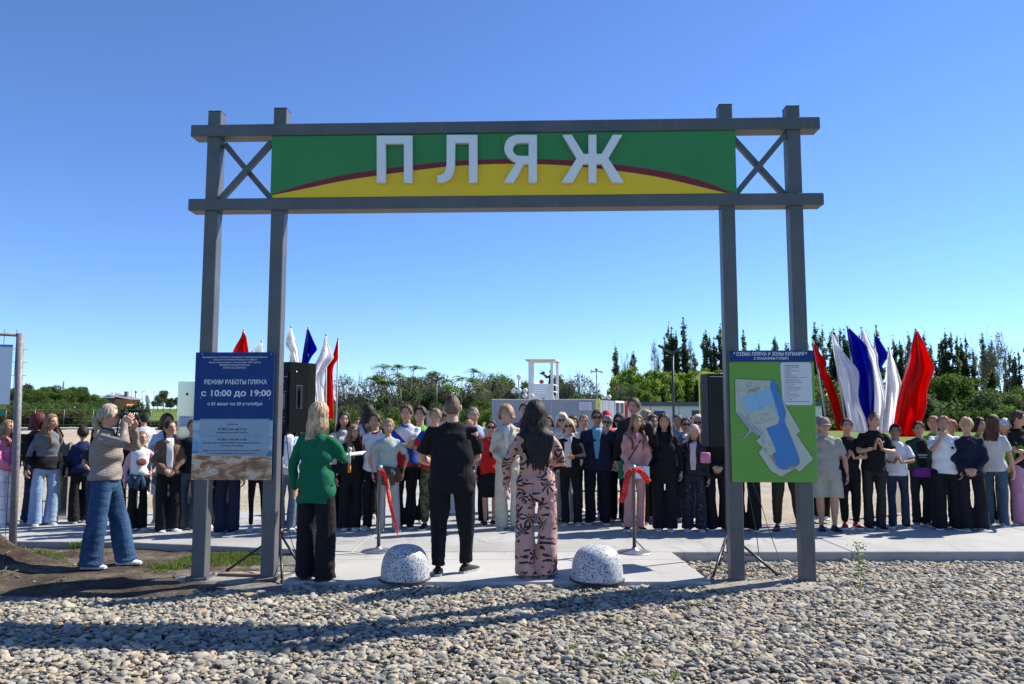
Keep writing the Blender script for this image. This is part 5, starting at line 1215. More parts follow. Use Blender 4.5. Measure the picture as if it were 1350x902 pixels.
# pole with horn loudspeakers
YH = 58; c = atY(786.5, 490, YH); e = empty('loudspeaker_pole', (c.x, YH, 0), 0, 'thin pole with white horn speakers right of the watchtower', 'pole')
b = MB(); b.tube([(0,0,0),(0,0,c.z+.1)], .05, 8); b.build('pole', M_LPOLE, e)
for s_ in (-1, 1): b = MB(); b.tube([(s_*.05,0,c.z),(s_*.25,0,c.z),(s_*.45,0,c.z)], [.05,.08,.17], 10); b.build('horn', M_WHITE, e)
b = MB(); b.ball((0,0,c.z+.15), .12, 8, 6); b.build('bracket', M_LPOLE, e)
q = atY(938, 493, 46)
b = MB(); b.prism([(-.9,-.3),(-.5,.18),(.5,.0),(1.1,.15),(1.1,-.3)], 0, .8); b.box(-.7,-.64,.3,.36,-3.6,-.3); b.box(.8,.86,.3,.36,-3.6,-.3); o = b.build('yellow_canopy', M_YEL); o.location = q; tag(o, 'small yellow canopy top showing above the right loudspeaker', 'canopy')
# ---- house on the hill, far left
YH2 = 238; zb2 = hill(-115, YH2)-.34; hl_ = atY(129, 527, YH2); hr_ = atY(171, 527, YH2); hx = (hl_.x+hr_.x)/2
hs_ = empty('house', (hx, YH2, zb2), 0, 'orange brick house with grey hipped roof on the far hill', 'house')
M_BRK = plain('orange_brick', lin(.50, .20, .10), .9, var=.15, scale=1.0); M_RF = plain('grey_roof_sheet', lin(.20,.19,.20), .7); M_LB = plain('pale_gable', lin(.36,.44,.47), .7)
X0, Xm, X1 = atY(130,520,YH2).x-hx, atY(149,520,YH2).x-hx, atY(171,520,YH2).x-hx; ze = atY(150, 524.5, YH2).z-zb2; zr2 = atY(145, 517.5, YH2).z-zb2
b = MB(); b.box(X0+.6, Xm, 0, 9, 0, ze); b.build('wall', plain('shaded_brown_wall', lin(.12,.09,.08), .9), hs_); b = MB(); b.box(Xm+.02, X1-1, .5, 9, 0, ze-.3); b.build('wall', M_BRK, hs_)  # left wall plain dark brown, right wall orange brick
b = MB(); b.add([(X0-.4,-.8,ze),(Xm+.8,-.8,ze),(Xm+.8,9.6,ze),(X0-.4,9.6,ze),(X0+3.2,2,zr2),(Xm-1.6,2,zr2),(Xm-1.6,7,zr2),(X0+3.2,7,zr2)], [(0,1,5,4),(1,2,6,5),(2,3,7,6),(3,0,4,7),(4,5,6,7),(0,3,2,1)]); b.build('roof', M_LB, hs_)
b = MB(); b.add([(Xm-2,-.3,ze+.8),(X1+.3,-.3,ze-.5),(X1+.3,9.5,ze-.5),(Xm-2,9.5,ze+.8),(Xm-1,4,zr2-.2),(X1-3,4,ze+.9)], [(0,1,5,4),(1,2,5),(2,3,4,5),(3,0,4),(0,3,2,1)]); b.build('roof', M_RF, hs_)
cpx = atY(161.5,520,YH2).x-hx; b = MB(); b.box(cpx-.5, cpx+.5, 2, 3, ze-1, ze+2.0); b.build('chimney', M_RF, hs_)
b = MB(); q = atY(124, 523, YH2+2); b.box(-1.8,1.6,0,3,-3.5,.3); o = b.build('blue_shed', plain('blue_sheet', lin(.04,.14,.42), .6)); o.location = (q.x, YH2+2, q.z); tag(o, 'blue shed beside the orange brick house on the hill', 'shed')
def mast(px, top, bot, Y, label, kind):
    a = atY(px, bot, Y); t_ = atY(px, top, Y); h = t_.z-a.z; e = empty(kind, a, 0, label, 'mast'); b = MB()
    b.tube([(0,0,-1),(0,0,h)], .09 if kind != 'lattice_mast' else .05, 6)
    if kind == 'lattice_mast':
        for k in range(8): z = h*k/8; b.bar((-.5*(1-k/10),0,z),(.5*(1-k/10),0,z+h/8), .08); b.bar((.5*(1-k/10),0,z),(-.5*(1-k/10),0,z+h/8), .08)
        b.bar((-.5,0,0),(-.1,0,h), .1); b.bar((.5,0,0),(.1,0,h), .1)
    b.build('shaft', M_LPOLE, e)
    if kind == 'lamp_mast': b = MB(); b.bar((0,0,h),(1.0,0,h+.1), .12); b.build('arm', M_LPOLE, e)
mast(82.5, 503, 530, 260, 'thin lattice mast rising above the trees on the far hill', 'lattice_mast')
mast(172.5, 514, 537, 230, 'thin mast right of the house on the hill', 'thin_mast'); mast(187, 516, 537, 250, 'thin mast standing on the hill beside the white topped pole', 'lamp_mast'); mast(202.5, 515, 537, 235, 'thin mast left of the three trees on the hill', 'thin_mast')
q = atY(195.5, 527, 200); e = empty('water_tank', (q.x, 200, hill(-95,200)-.34), 0, 'slim white topped tank among small trees on the hill', 'tank'); zq = q.z-(hill(-95,200)-.34)
b = MB(); b.tube([(0,0,0),(0,0,zq)], .5, 10); b.build('shaft', M_LPOLE, e); b = MB(); b.lathe([(.4,zq-1),(.7,zq-.4),(.75,zq+.9),(.4,zq+1.3),(.1,zq+1.4)], 12); b.build('tank', M_WHITE, e)
q = atY(179, 522, 270); b = MB(); b.tube([(0,0,-6),(0,0,1.4)], .25, 8); b.ball((0,0,1.4), .45, 10, 8); o = b.build('water_tower', M_LPOLE); o.location = q; tag(o, 'tiny water tower on the horizon right of the house', 'water tower')

# ================================================================ trees
G_MID = [(0, lin(.045, .085, .014)), (.5, lin(.085, .145, .026)), (1, lin(.14, .21, .05))]
G_DARK = [(0, lin(.038, .060, .026)), (.6, lin(.072, .108, .042)), (1, lin(.115, .16, .062))]
G_POP = [(0, lin(.055, .080, .034)), (.6, lin(.10, .14, .055)), (1, lin(.155, .20, .085))]
G_WIL = [(0, lin(.09, .14, .022)), (.5, lin(.16, .24, .04)), (1, lin(.24, .33, .07))]
G_OLI = [(0, lin(.07, .08, .028)), (.6, lin(.12, .125, .045)), (1, lin(.18, .165, .07))]
G_LIGHT = [(0, lin(.06, .12, .02)), (.5, lin(.11, .20, .04)), (1, lin(.20, .30, .08))]
LM = {k: m_leaf('foliage_'+k, v, .56 if k != 'poplar' else .66) for k, v in (('mid', G_MID), ('dark', G_DARK), ('poplar', G_POP), ('willow', G_WIL), ('olive', G_OLI), ('light', G_LIGHT))}
M_BARK = plain('bark', lin(.085, .065, .05), .95, var=.3, scale=6); M_BARKG = plain('grey_bark', lin(.16, .145, .125), .95, var=.2, scale=6)
def leaves(blobs, n, size, seed, flat=.5, droop=0.0, shell=.55):
    """free leaf quads through the volume of blobs [(x,y,z,rx,ry,rz)]"""
    rg = np.random.RandomState(seed); B = np.array(blobs, float); vol = B[:, 3]*B[:, 4]*B[:, 5]; vol = vol**.75; pr = vol/vol.sum()
    idx = rg.choice(len(B), n, p=pr); d = rg.normal(size=(n, 3)); d /= np.linalg.norm(d, axis=1)[:, None]; r = (shell+(1-shell)*rg.rand(n))**.8*rg.uniform(.55, 1.08, n)
    c = B[idx, :3]+d*B[idx, 3:]*r[:, None]
    # clumps: pull towards random nuclei
    k = max(8, n//28); nuc = c[rg.randint(0, n, k)]; own = rg.randint(0, k, n); near = nuc[own]; ok = np.linalg.norm(near-c, axis=1) < np.linalg.norm(B[idx, 3:], axis=1)*.45
    c[ok] = c[ok]*.35+near[ok]*.65
    a = rg.normal(size=(n, 3)); a[:, 2] = a[:, 2]*flat+.25; a /= np.linalg.norm(a, axis=1)[:, None]
    u = np.cross(a, rg.normal(size=(n, 3))); u /= np.linalg.norm(u, axis=1)[:, None]
    if droop: u = u*(1-droop)+np.array([0, 0, -droop]); u /= np.linalg.norm(u, axis=1)[:, None]
    v = np.cross(a, u); v /= np.linalg.norm(v, axis=1)[:, None]; s = size*rg.uniform(.6, 1.3, n)[:, None]
    return np.stack([c-u*s, c-v*s*.6, c+u*s, c+v*s*.6], 1)
def limbs(b, p, d, L, r, depth, rg, spread=.6, n=3, up=.25, mn=.010):
    q = p+d*L*.5+Vector((rg.uniform(-1,1), rg.uniform(-1,1), 0))*L*.05; e = p+d*L
    b.tube([p, q, e], [r, r*.8, r*.6], 5 if depth > 1 else 4, caps=False)
    if depth <= 0: return
    for k in range(n):
        a = Vector((rg.uniform(-1,1), rg.uniform(-1,1), rg.uniform(-.3,1)*.6+up)).normalized(); nd = (d*(1-spread)+a*spread).normalized(); st = p.lerp(e, rg.uniform(.45, 1.0))
        limbs(b, st, nd, L*rg.uniform(.55, .85), max(mn, r*.55), depth-1, rg, spread, n, up, mn)
TP = {}
def tree_proto(key, h, kind, seed, leafmat, n, size):
    """unit prototype (real size h) stored as meshes: crown, trunk"""
    rg = random.Random(seed); b = MB()
    if kind == 'round':
        blobs = [(rg.uniform(-.26,.26)*h, rg.uniform(-.22,.22)*h, h*rg.uniform(.38,.86), h*rg.uniform(.10,.2), h*rg.uniform(.10,.2), h*rg.uniform(.09,.17)) for _ in range(15)]
        limbs(b, Vector((0,0,-.5)), Vector((0,0,1)), h*.4, h*.025, 3, rg, .5)
        Q = leaves(blobs, n, size, seed)
    elif kind == 'bush':
        blobs = [(rg.uniform(-.55,.55)*h, rg.uniform(-.4,.4)*h, h*rg.uniform(.12,.72), h*rg.uniform(.16,.32), h*rg.uniform(.16,.3), h*rg.uniform(.14,.26)) for _ in range(15)]
        for _ in range(4): limbs(b, Vector((rg.uniform(-.4,.4)*h,0,-.2)), Vector((rg.uniform(-.3,.3),0,1)).normalized(), h*.35, h*.02, 2, rg, .5)
        Q = leaves(blobs, n, size, seed)
    elif kind == 'poplar':
        blobs = []; sp = [(0, 1.0)]+[(rg.uniform(-.085,.085), rg.uniform(.66,.95)) for _ in range(rg.randint(2,3))]
        for x0, hh in sp:
            y0 = rg.uniform(-.03,.03)*h
            for k in range(15):
                t = k/14; z = h*(.14+.84*t*hh); r = h*(.032*min(1, (1-t)*3.2)**.7+.007)*rg.uniform(.45,1.45); blobs.append((x0*h*(.5+.5*t)+rg.uniform(-1,1)*r*.45, y0+rg.uniform(-1,1)*r*.4, z, r, r, h*.05))
            b.tube([(x0*h*.2,y0,-.5),(x0*h*.7,y0,h*.5*hh),(x0*h,y0,h*.97*hh)], [h*.013,h*.008,.03], 5)
        Q = leaves(blobs, n, size, seed, .9, .0, .3)
    elif kind == 'willow':
        blobs = []
        for k in range(22):
            a = rg.uniform(0,6.28); r = h*.40*rg.random()**.5; x, y = r*math.cos(a), r*math.sin(a)*.8; zt_ = h*(.93-.9*(r/h)**1.3*1.1)*rg.uniform(.9,1.04)
            for m in range(5): blobs.append((x*(1+.10*m), y*(1+.10*m), zt_-m*h*.13, h*.085*(1-.10*m), h*.085*(1-.1*m), h*.085))
        limbs(b, Vector((0,0,-.5)), Vector((0,0,1)), h*.4, h*.03, 3, rg, .5)
        Q = leaves(blobs, n, size, seed, .3, .65, .4)
    elif kind == 'palm':     # tree of heaven: flat tiers of pinnate leaves on bare limbs
        Qs = []
        for k in range(9):
            a = Vector((rg.uniform(-1,1), rg.uniform(-.6,.6), 1.1+rg.random()*.8)).normalized(); L = h*rg.uniform(.62,.98); e = a*L; b.tube([(0,0,-.3), tuple(a*L*.5+Vector((0,0,h*.05))), tuple(e)], [h*.013,h*.008,h*.004], 5)
            for m in range(13):
                ang = rg.uniform(0,6.28); l2 = h*rg.uniform(.11,.19); d = Vector((math.cos(ang), math.sin(ang), rg.uniform(-.1,.35))); o = Vector(e)+Vector((rg.uniform(-1,1),rg.uniform(-1,1),rg.uniform(-.9,.2)))*h*.05
                for t in range(9):
                    c = o+d*l2*(t/9)+Vector((0,0,-.10*h*(t/9)**2*.6)); s_ = h*.020
                    for sd in (-1, 1):
                        n_ = Vector((-d.y, d.x, -.25*1)).normalized()*sd; w_ = d.normalized()*s_*.42
                        Qs.append([c-w_, c+n_*s_*1.6-w_*.2, c+n_*s_*1.9+w_, c+w_])
        Q = np.array([[tuple(p) for p in q] for q in Qs], float)
    elif kind == 'bare':
        for _ in range(3): limbs(b, Vector((rg.uniform(-.12,.12)*h,0,-.3)), Vector((rg.uniform(-.35,.35),rg.uniform(-.2,.2),1)).normalized(), h*.36, h*.012, 4, rg, .42, 3, .35, .012)
        Q = leaves([(rg.uniform(-.2,.2)*h, 0, h*rg.uniform(.5,.85), h*.10, h*.1, h*.08) for _ in range(5)], max(10, n), size, seed)
    TP[key] = (quads_mesh('crown', Q.astype(np.float32)), b.mesh('trunk'), h); TP[key][0].materials.append(leafmat); TP[key][1].materials.append(M_BARKG if kind in ('bare', 'palm') else M_BARK)
TREES = []
def tree(key, px, top, Y, label, group=None, name='tree', wk=1.0, cat='tree', base=None, rz=None):
    x = atY(px, 546, Y).x; z0 = (hill(x, Y)-.34) if base is None else base; H_ = atY(px, top, Y).z-z0; cr, tk, h = TP[key]; s_ = H_/h/.97
    e = empty(name, (x, Y, z0), (px*1.7) % 6.28 if rz is None else rz, label, cat, group); e.scale = (s_*wk, s_*wk, s_)
    TREES.append((e, px)); o = bpy.data.objects.new('crown', cr); COL.objects.link(o); o.parent = e; o = bpy.data.objects.new('trunk', tk); COL.objects.link(o); o.parent = e; return e
for k in range(4): tree_proto('round%d' % k, 9, 'round', 20+k, LM['mid'], 6000, .15)
for k in range(2): tree_proto('dark%d' % k, 9, 'round', 30+k, LM['dark'], 4200, .22)
for k in range(3): tree_proto('bush%d' % k, 4, 'bush', 40+k, LM['mid'], 5000, .105)
tree_proto('obush', 4, 'bush', 44, LM['olive'], 4200, .09); tree_proto('lbush', 4, 'bush', 45, LM['light'], 6500, .12); tree_proto('dbush', 4, 'bush', 46, LM['dark'], 6000, .12)
for k in range(5): tree_proto('poplar%d' % k, 19, 'poplar', 50+k, LM['poplar'], 6500, .19)
for k in range(2): tree_proto('willow%d' % k, 10, 'willow', 60+k, LM['willow'], 15000, .16)
tree_proto('palm', 7, 'palm', 71, LM['light'], 0, 0); tree_proto('palm2', 7, 'palm', 76, LM['light'], 0, 0)
for k in range(3): tree_proto('bare%d' % k, 7, 'bare', 80+k, LM['olive'], 260, .10)
GH = 'trees and bushes on the far left hill'
left = [('round0',15,516,150),('bush0',38,520,140),('round1',62,518,165),('round2',66,512,170),('dark0',92,516,190),('round3',102,513,180),('dark1',108,515,200),('bush1',85,528,135),('bush2',120,531,150),('round1',40,523,145),('bush0',142,533,160),('bush2',158,533,175),('bush1',10,530,125),('bush2',60,533,128),('bush0',100,535,130),
        ('dark0',207,522,205),('dark1',215,515,210),('dark0',224,525,200),('dark1',233,523,215),('dark0',252,522,205),('round2',-25,512,150),('round3',-60,510,150),('dark1',48,516,185),('bush1',-10,525,130),('bush1',250,531,190)]
left += [('round1',28,515,155),('round0',50,514,160),('round2',78,516,165),('round3',88,519,150),('round0',112,521,165),('round2',128,524,170),('round1',140,529,180),('bush0',170,534,190),('round3',5,513,150),('bush1',25,530,110),('bush2',50,532,108),('bush0',75,534,112),('bush1',110,537,115),('dark0',35,512,175),('round3',-38,512,140)]
for i, (k, px, tp, Y) in enumerate(left):
    lab = {'r': 'mid green tree on the far hill', 'b': 'low green bush on the far hill', 'd': 'small dark round tree on the hill'}[k[0]]
    tp -= 5 if px < 130 else 0
    if px == 66: lab = 'tallest leafy tree of the belt on the left hill, left of the lattice mast'
    if px == 215: lab = 'round dark tree on the hill, biggest of the cluster left of the tall mirror pillar'
    tree(k, px, tp, Y, lab, GH)
tree('dbush', 170, 528, 110, 'big rounded dark green bush alone on the green field at left', wk=1.25, name='bush', cat='bush', base=hill(-55,110)-.4)
# brown-green hedge along the far path (left)
def hedge(x0, x1, Y, h, dp, label, mat, n, size, seed, name='hedge', z0=0.0):
    blobs = [(x0+(x1-x0)*(i+.5)/40, random.Random(seed+i).uniform(-.2,.2)*dp, h*.5, (x1-x0)/40*1.1, dp*.5, h*random.Random(i*3+seed).uniform(.44,.6)) for i in range(40)]
    Q = leaves(blobs, n, size, seed, .6, 0, .5).astype(np.float32); e = empty(name, (0, Y, z0), 0, label, 'hedge'); link('foliage', quads_mesh('foliage', Q), mat, e)
    b = MB(); rg = random.Random(seed)
    for i in range(60): x = x0+(x1-x0)*rg.random(); b.tube([(x,0,-.1),(x+rg.uniform(-.3,.3),rg.uniform(-.3,.3),h*.8)], [.03,.012], 4)
    b.build('stems', M_BARK, e); return e
hx0, hx1 = atY(-60,546,86).x, atY(112,546,86).x; hedge(hx0, hx1, 86, 2.15, 2.0, 'long trimmed olive brown hedge along the far path at left', LM['olive'], 26000, .10, 5)
hedge(atY(112,546,88).x, atY(262,546,88).x, 88, .95, 1.0, 'low sparse hedge line at the foot of the green field', LM['olive'], 9000, .10, 8)
fm = empty('mesh_fence', (0, 85, 0), 0, 'thin pale mesh fence along the far path at left', 'fence')
for k in range(22): x = hx0+k*3.2; b = MB(); b.tube([(x,0,.2),(x,0,2.2)], .035, 6); b.build('post', M_LPOLE, fm)
for z in (.5, 1.3, 2.15): b = MB(); b.bar((hx0,0,z),(hx0+67,0,z), .03); b.build('rail', M_LPOLE, fm)
# centre: thicket with tiered trees and bare trees
GC = 'thicket of trees behind the centre of the crowd'
cen = [('dbush',428,534,66),('bush0',450,526,70),('dbush',478,520,72),('bush1',505,512,74),('dbush',540,505,76),('bush2',565,508,78),('dbush',592,513,76),('bush0',615,518,74),('dbush',640,520,80),('bush1',400,540,66),('dbush',375,542,66),('bush0',340,540,66),('bush2',300,541,70),('bush0',465,533,60),('bush1',525,533,60),('bush2',590,535,60),('bush0',630,533,60),('dbush',495,530,64),('dbush',560,525,66),
       ('obush',545,492,84),('obush',571,493,86),('round0',552,488,90),('round1',660,492,90),('round2',648,500,88),('obush',640,503,84),('round3',676,497,92),('dbush',755,515,88),('round1',745,503,95),('obush',762,512,86),('dbush',690,512,86),('bush0',775,517,84),('round2',820,505,100),('dbush',805,514,92),('dark0',735,498,100),('lbush',430,541,58),('lbush',506,545,57),('lbush',575,546,57),('lbush',636,545,57)]
for i, (k, px, tp, Y) in enumerate(cen):
    lab = {'d': 'dark green shrub in the thicket', 'b': 'mid green shrub in the thicket', 'o': 'olive brown thinly leaved shrub in the thicket', 'r': 'loose green tree rising out of the thicket', 'l': 'bright low shrub at the thicket foot'}[k[0]]
    tree(k, px, tp, Y, lab, GC, name='shrub' if k[0] in 'dbol' else 'tree', cat='shrub' if k[0] in 'dbol' else 'tree', base=-.3)
tree('palm', 533, 476, 72, 'tree with flat tiers of feathery leaves, left of the smaller street lamp', wk=.95, base=-.3, name='tiered_tree', rz=.4)
tree('palm2', 607, 478, 74, 'tree with flat tiers of feathery leaves, right of the smaller street lamp', wk=.85, base=-.3, name='tiered_tree', rz=2.0)
for i, (px, tp, Y) in enumerate(((455,489,72),(468,498,70),(486,485,74),(500,483,76),(515,492,75),(560,484,78),(580,486,80),(590,494,76),(622,492,78),(630,488,80),(668,490,84),(750,486,92),(768,488,90),(780,495,88),(742,493,90),(815,500,95),(440,500,70))):
    tree('bare%d' % (i % 3), px, tp, Y, 'bare grey tree in the thicket', 'bare trees in the thicket', base=-.3, wk=1.1, name='bare_tree')
# willows and poplars right of the centre
for px, tp, wk in ((838,477,1.0),(862,480,1.05),(888,482,1.0),(912,483,1.0),(935,482,1.1),(960,484,1.1),(990,482,1.1),(1015,470,1.0),(1045,478,1.1)):
    tree('willow%d' % (int(px) % 2), px, tp, 118+(px % 7), 'drooping willow' if px < 930 else 'drooping willow', 'row of willows', name='willow', wk=wk, base=-.3)
tree('willow0', 852, 508, 100, 'small pale willow in front of the row of willows', name='willow', wk=.9, base=-.3)
GP = 'tall dark poplars on the skyline'
pop = [(812,455,130),(834,465,170),(886,428,150),(894,440,150),(903,424,150),(917,464,160),(930,438,155),(941,442,155),(953,431,155),(985,440,160),(1003,452,160),(1022,446,160),(1040,450,160),(1058,452,160),(1076,430,150),(1088,433,150),(1100,436,155),(1114,431,150),(1128,441,150),(1162,434,150),(1182,446,155),(1189,452,155),(1202,440,152),(1222,441,150),(1243,458,150),(1251,437,148),(1261,442,148),(1275,443,150),(1287,462,150),(1303,444,148),(1313,447,148),(1333,466,150),(1345,462,150),(1360,450,150),(1148,448,160)]
for i, (px, tp, Y) in enumerate(pop):
    tree('poplar%d' % (i % 5), px, tp, Y, 'tall dark poplar' if px < 960 else 'tall dark poplar', GP, name='poplar', base=-.3, wk=1.2)
for i, (px, tp, Y) in enumerate(((863,442,150),(869,450,150),(826,455,150),(911,440,152),(1215,428,140),(1325,424,140),(1140,430,140),(1300,432,142))):
    tree('bare%d' % (i % 3), px, tp, Y, 'bare tree between poplars', 'bare trees between the poplars', name='bare_tree', base=-.3, wk=.5 if px > 1000 else .22)
rt = [('bush0',1090,500,95),('bush1',1110,505,90),('dbush',1150,503,90),('round2',1178,498,100),('bush2',1200,505,85),('round3',1245,487,80),('round0',1262,488,82),('bush0',1228,498,80),('dbush',1240,510,76),('dbush',1275,512,78),('round1',1290,512,90),('obush',1305,510,100),('round3',1322,506,105),('bush1',1335,517,95),('round2',1352,508,100),('dbush',1340,518,90),('bush2',1300,522,88),('obush',1275,503,110),('round0',1385,495,100),('dbush',1090,520,85),('bush2',1130,512,88),('bush0',1070,505,95)]
for k, px, tp, Y in rt:
    lab = {'d': 'dark green shrub below the poplars', 'b': 'mid green shrub below the poplars', 'o': 'olive coloured bush between the poplars', 'r': 'round green tree below the poplars'}[k[0]]
    if px == 1245: lab = 'big round light green tree right of the large red flag'
    tree(k, px, tp, Y, lab, 'trees and shrubs below the right poplars', base=-.3, name='shrub' if k[0] in 'dbo' else 'tree', cat='shrub' if k[0] in 'dbo' else 'tree', wk=1.15)
hedge(atY(1235,546,70).x, atY(1420,546,70).x, 70, 2.35, 2.2, 'long dark green trimmed hedge behind the boys at far right', LM['mid'], 22000, .10, 15, z0=-.2)
hedge(atY(1060,546,74).x, atY(1235,546,74).x, 74, 1.5, 2.0, 'low green hedge behind the flags', LM['light'], 9000, .10, 17, z0=-.2)
tag(link('far_woodland', quads_mesh('far_woodland', leaves([(x, 230+10*math.sin(x*.1), 3, 9, 6, 4+1.5*math.sin(x*.37)) for x in range(-75, 260, 9)], 60000, .5, 99).astype(np.float32)), LM['dark']), 'dark belt of far woodland closing the horizon', 'woodland', kind='stuff')
# ================================================================ patterns
BLACK = lin(.011,.011,.013); BLACK2 = lin(.018,.018,.020); NAVY = lin(.012,.018,.045); WHITE = lin(.74,.75,.78); OFFW = lin(.55,.55,.52); DENIM = lin(.045,.075,.13); LDENIM = lin(.25,.35,.50); DDENIM = lin(.022,.034,.055)
SNK = lin(.58,.58,.60); DSH = lin(.02,.02,.022)
def m_stripes():
    t = NT('striped_knit'); co = t.coord(); sp = t.n('ShaderNodeSeparateXYZ'); t.l(co, sp.inputs[0])
    wv = t.math('SINE', t.math('MULTIPLY', t.math('ADD', sp.outputs['Z'], t.math('MULTIPLY', sp.outputs['Y'], .12)), 360.))
    t.base(t.mix(lin(.33,.285,.25), lin(.13,.10,.085), t.ramp(wv, [(.45, (0,0,0,1)), (.62, (1,1,1,1))]))); t.set(Roughness=.95, Specular_IOR_Level=.15); t.bump(t.noise(co, 12, 4), .4, .02); return t.mat
def m_jeans(c=lin(.018,.045,.105), fade=lin(.055,.115,.22)):
    t = NT('denim'); co = t.coord(); f = t.noise(t.coord(scale=(1,1,.5)), 5, 4, .6); g = t.noise(t.coord(scale=(1,1,6)), 16, 3, .6); k = t.math('ADD', t.math('MULTIPLY', f, .6), t.math('MULTIPLY', g, .4))
    t.base(t.ramp(k, [(.40, c), (.66, fade)])); t.set(Roughness=.9, Specular_IOR_Level=.2); t.bump(t.noise(t.coord(scale=(1,1,1.8)), 18, 4, .6, .8), .5, .02); return t.mat
def m_leafprint():
    """fans of narrow dark leaves scattered over pink cloth"""
    t = NT('leaf_print'); co = t.coord()
    def layer(sc_, off, R0, petals, phase):
        mp = t.n('ShaderNodeMapping'); mp.inputs['Location'].default_value = off; t.l(co, mp.inputs[0]); c0 = mp.outputs[0]
        v = t.n('ShaderNodeTexVoronoi', feature='F1'); v.inputs['Scale'].default_value = sc_; v.inputs['Randomness'].default_value = .75; t.l(c0, v.inputs['Vector'])
        sub = t.n('ShaderNodeVectorMath', operation='SUBTRACT'); t.l(c0, sub.inputs[0]); t.l(v.outputs['Position'], sub.inputs[1]); s3 = t.n('ShaderNodeSeparateXYZ'); t.l(sub.outputs[0], s3.inputs[0]); sc2 = t.n('ShaderNodeSeparateColor'); t.l(v.outputs['Color'], sc2.inputs[0])
        h = t.math('SQRT', t.math('ADD', t.math('MULTIPLY', s3.outputs['X'], s3.outputs['X']), t.math('MULTIPLY', s3.outputs['Y'], s3.outputs['Y'])))
        sx = t.math('MULTIPLY', h, t.math('SIGN', s3.outputs['X'])); ang = t.math('ADD', t.math('ARCTAN2', sx, s3.outputs['Z']), t.math('MULTIPLY', sc2.outputs[0], 6.28)); ln = t.n('ShaderNodeVectorMath', operation='LENGTH'); t.l(sub.outputs[0], ln.inputs[0])
        pw = t.math('POWER', t.math('ABSOLUTE', t.math('SINE', t.math('ADD', t.math('MULTIPLY', ang, petals/2), phase))), 1.7); half = t.math('ADD', t.math('MULTIPLY', t.math('COSINE', ang), .38), .68)
        k = t.math('LESS_THAN', ln.outputs['Value'], t.math('MULTIPLY', t.math('MULTIPLY', pw, half), R0)); return t.math('MULTIPLY', k, t.math('GREATER_THAN', ln.outputs['Value'], .006))
    k = t.math('MAXIMUM', layer(5.6, (0, 0, 0), .118, 9, .3), layer(6.6, (.37, .21, .13), .100, 7, 1.1))
    t.base(t.mix(t.ramp(t.noise(co, 5, 3), [(.3, lin(.46,.25,.21)), (.7, lin(.55,.32,.28))]), lin(.014,.013,.020), k)); t.set(Roughness=.55, Specular_IOR_Level=.4)
    t.bump(t.noise(t.coord(scale=(1,1,.5)), 12, 4, .55, .6), .6, .03); return t.mat
def m_zones(z_, cols, slope=0.0, xband=None):
    """printed colour zones by height (local z in metres), slanted by slope*x"""
    t = NT('colour_block_print'); co = t.coord(); sp = t.n('ShaderNodeSeparateXYZ'); t.l(co, sp.inputs[0]); h = t.math('ADD', sp.outputs['Z'], t.math('MULTIPLY', sp.outputs['X'], slope)); c = cols[0]
    for zz, cc in zip(z_, cols[1:]): c = t.mix(c, cc, t.math('GREATER_THAN', h, zz))
    if xband: c = t.mix(c, xband[1], t.math('GREATER_THAN', t.math('ABSOLUTE', sp.outputs['X']), xband[0]))
    t.base(c); t.set(Roughness=.85, Specular_IOR_Level=.25); t.bump(t.noise(t.coord(scale=(1,1,.6)), 13, 4), .35, .02); return t.mat
def m_spots(a, b_, sc_, th=.5):
    t = NT('patterned_cloth'); f = t.noise(t.coord(), sc_, 3, .6); t.base(t.ramp(f, [(th-.03, a), (th+.03, b_)])); t.set(Roughness=.9, Specular_IOR_Level=.2); return t.mat
M_CAMO = m_spots(lin(.045,.05,.02), lin(.13,.12,.06), 9)
M_JEAN = m_jeans(); M_LJ = m_jeans(lin(.20,.30,.46), lin(.34,.44,.58)); M_DJ = m_jeans(lin(.020,.032,.06), lin(.04,.06,.10)); M_MJ = m_jeans(lin(.035,.07,.11), lin(.07,.13,.19)); M_WJ = m_jeans(lin(.44,.48,.55), lin(.60,.63,.68))
DZ = -.07
# ================================================================ the four in the foreground
gp = 'people standing in front of the arch'
F1 = person(133, 747, 533, 82, 'blonde woman in striped beige sweater and wide blue jeans taking a photo', 'tied', 'ash', hl=.10, hairthick=.020, top='sweater', topm=m_stripes(), tc=OFFW, hem=.93, bot='wide', botm=M_JEAN, shoe=lin(.7,.7,.72),
            arms=(((.10,-.205,1.53),(.7,-.3,-1),(-.1,-.55,.8),(-1,0,.1)), ((.085,-.25,1.48),(.6,-.2,-1),(-.3,-.3,.85),(0,.4,-.6))), z=DZ, hpitch=-2, wd=1.06, dp=1.18, legs=((-.10, .09, -.05), (.10, -.20, .12)), vox=.011, skin=2, group=gp, female=True)
F2 = person(414, 764, 528, 152, 'blonde woman in long green blazer and wide black trousers holding a folder and microphone', 'long', 'blond', hl=.23, hairthick=.010, front=True, top='blazer', tc=lin(.005,.125,.060), hem=.74, bot='wide', bc=BLACK, shoe=DSH, sole=DSH,
            arms=(((.06,-.37,1.15),(.9,.55,-.6),(-.2,-.8,.1),(-.5,.2,.6)), 'down'), wd=1.06, vox=.011, skin=2, group=gp, hyaw=-18)
F3 = person(595, 757, 520, 176, 'stocky man in black polo and black trousers seen from behind, hair shaved at the sides', 'fade', 'brown', top='tee', tc=BLACK, hem=.80, collar=BLACK, bot='taper', bc=BLACK, shoe=BLACK2, sole=lin(.45,.45,.43),
            arms=(((.10,-.27,1.22),(.62,.5,-.8),(-.3,-.6,.6),(-.3,.3,.6)), ((.21,-.24,1.04),(.66,.5,-.6),(-.6,-.7,.1),(-.3,.3,.6))), wd=1.27, dp=1.15, legs=((-.11,-.10,-.55),(.10,.04,.10)), vox=.011, skin=2, group=gp, hairthick=.011)
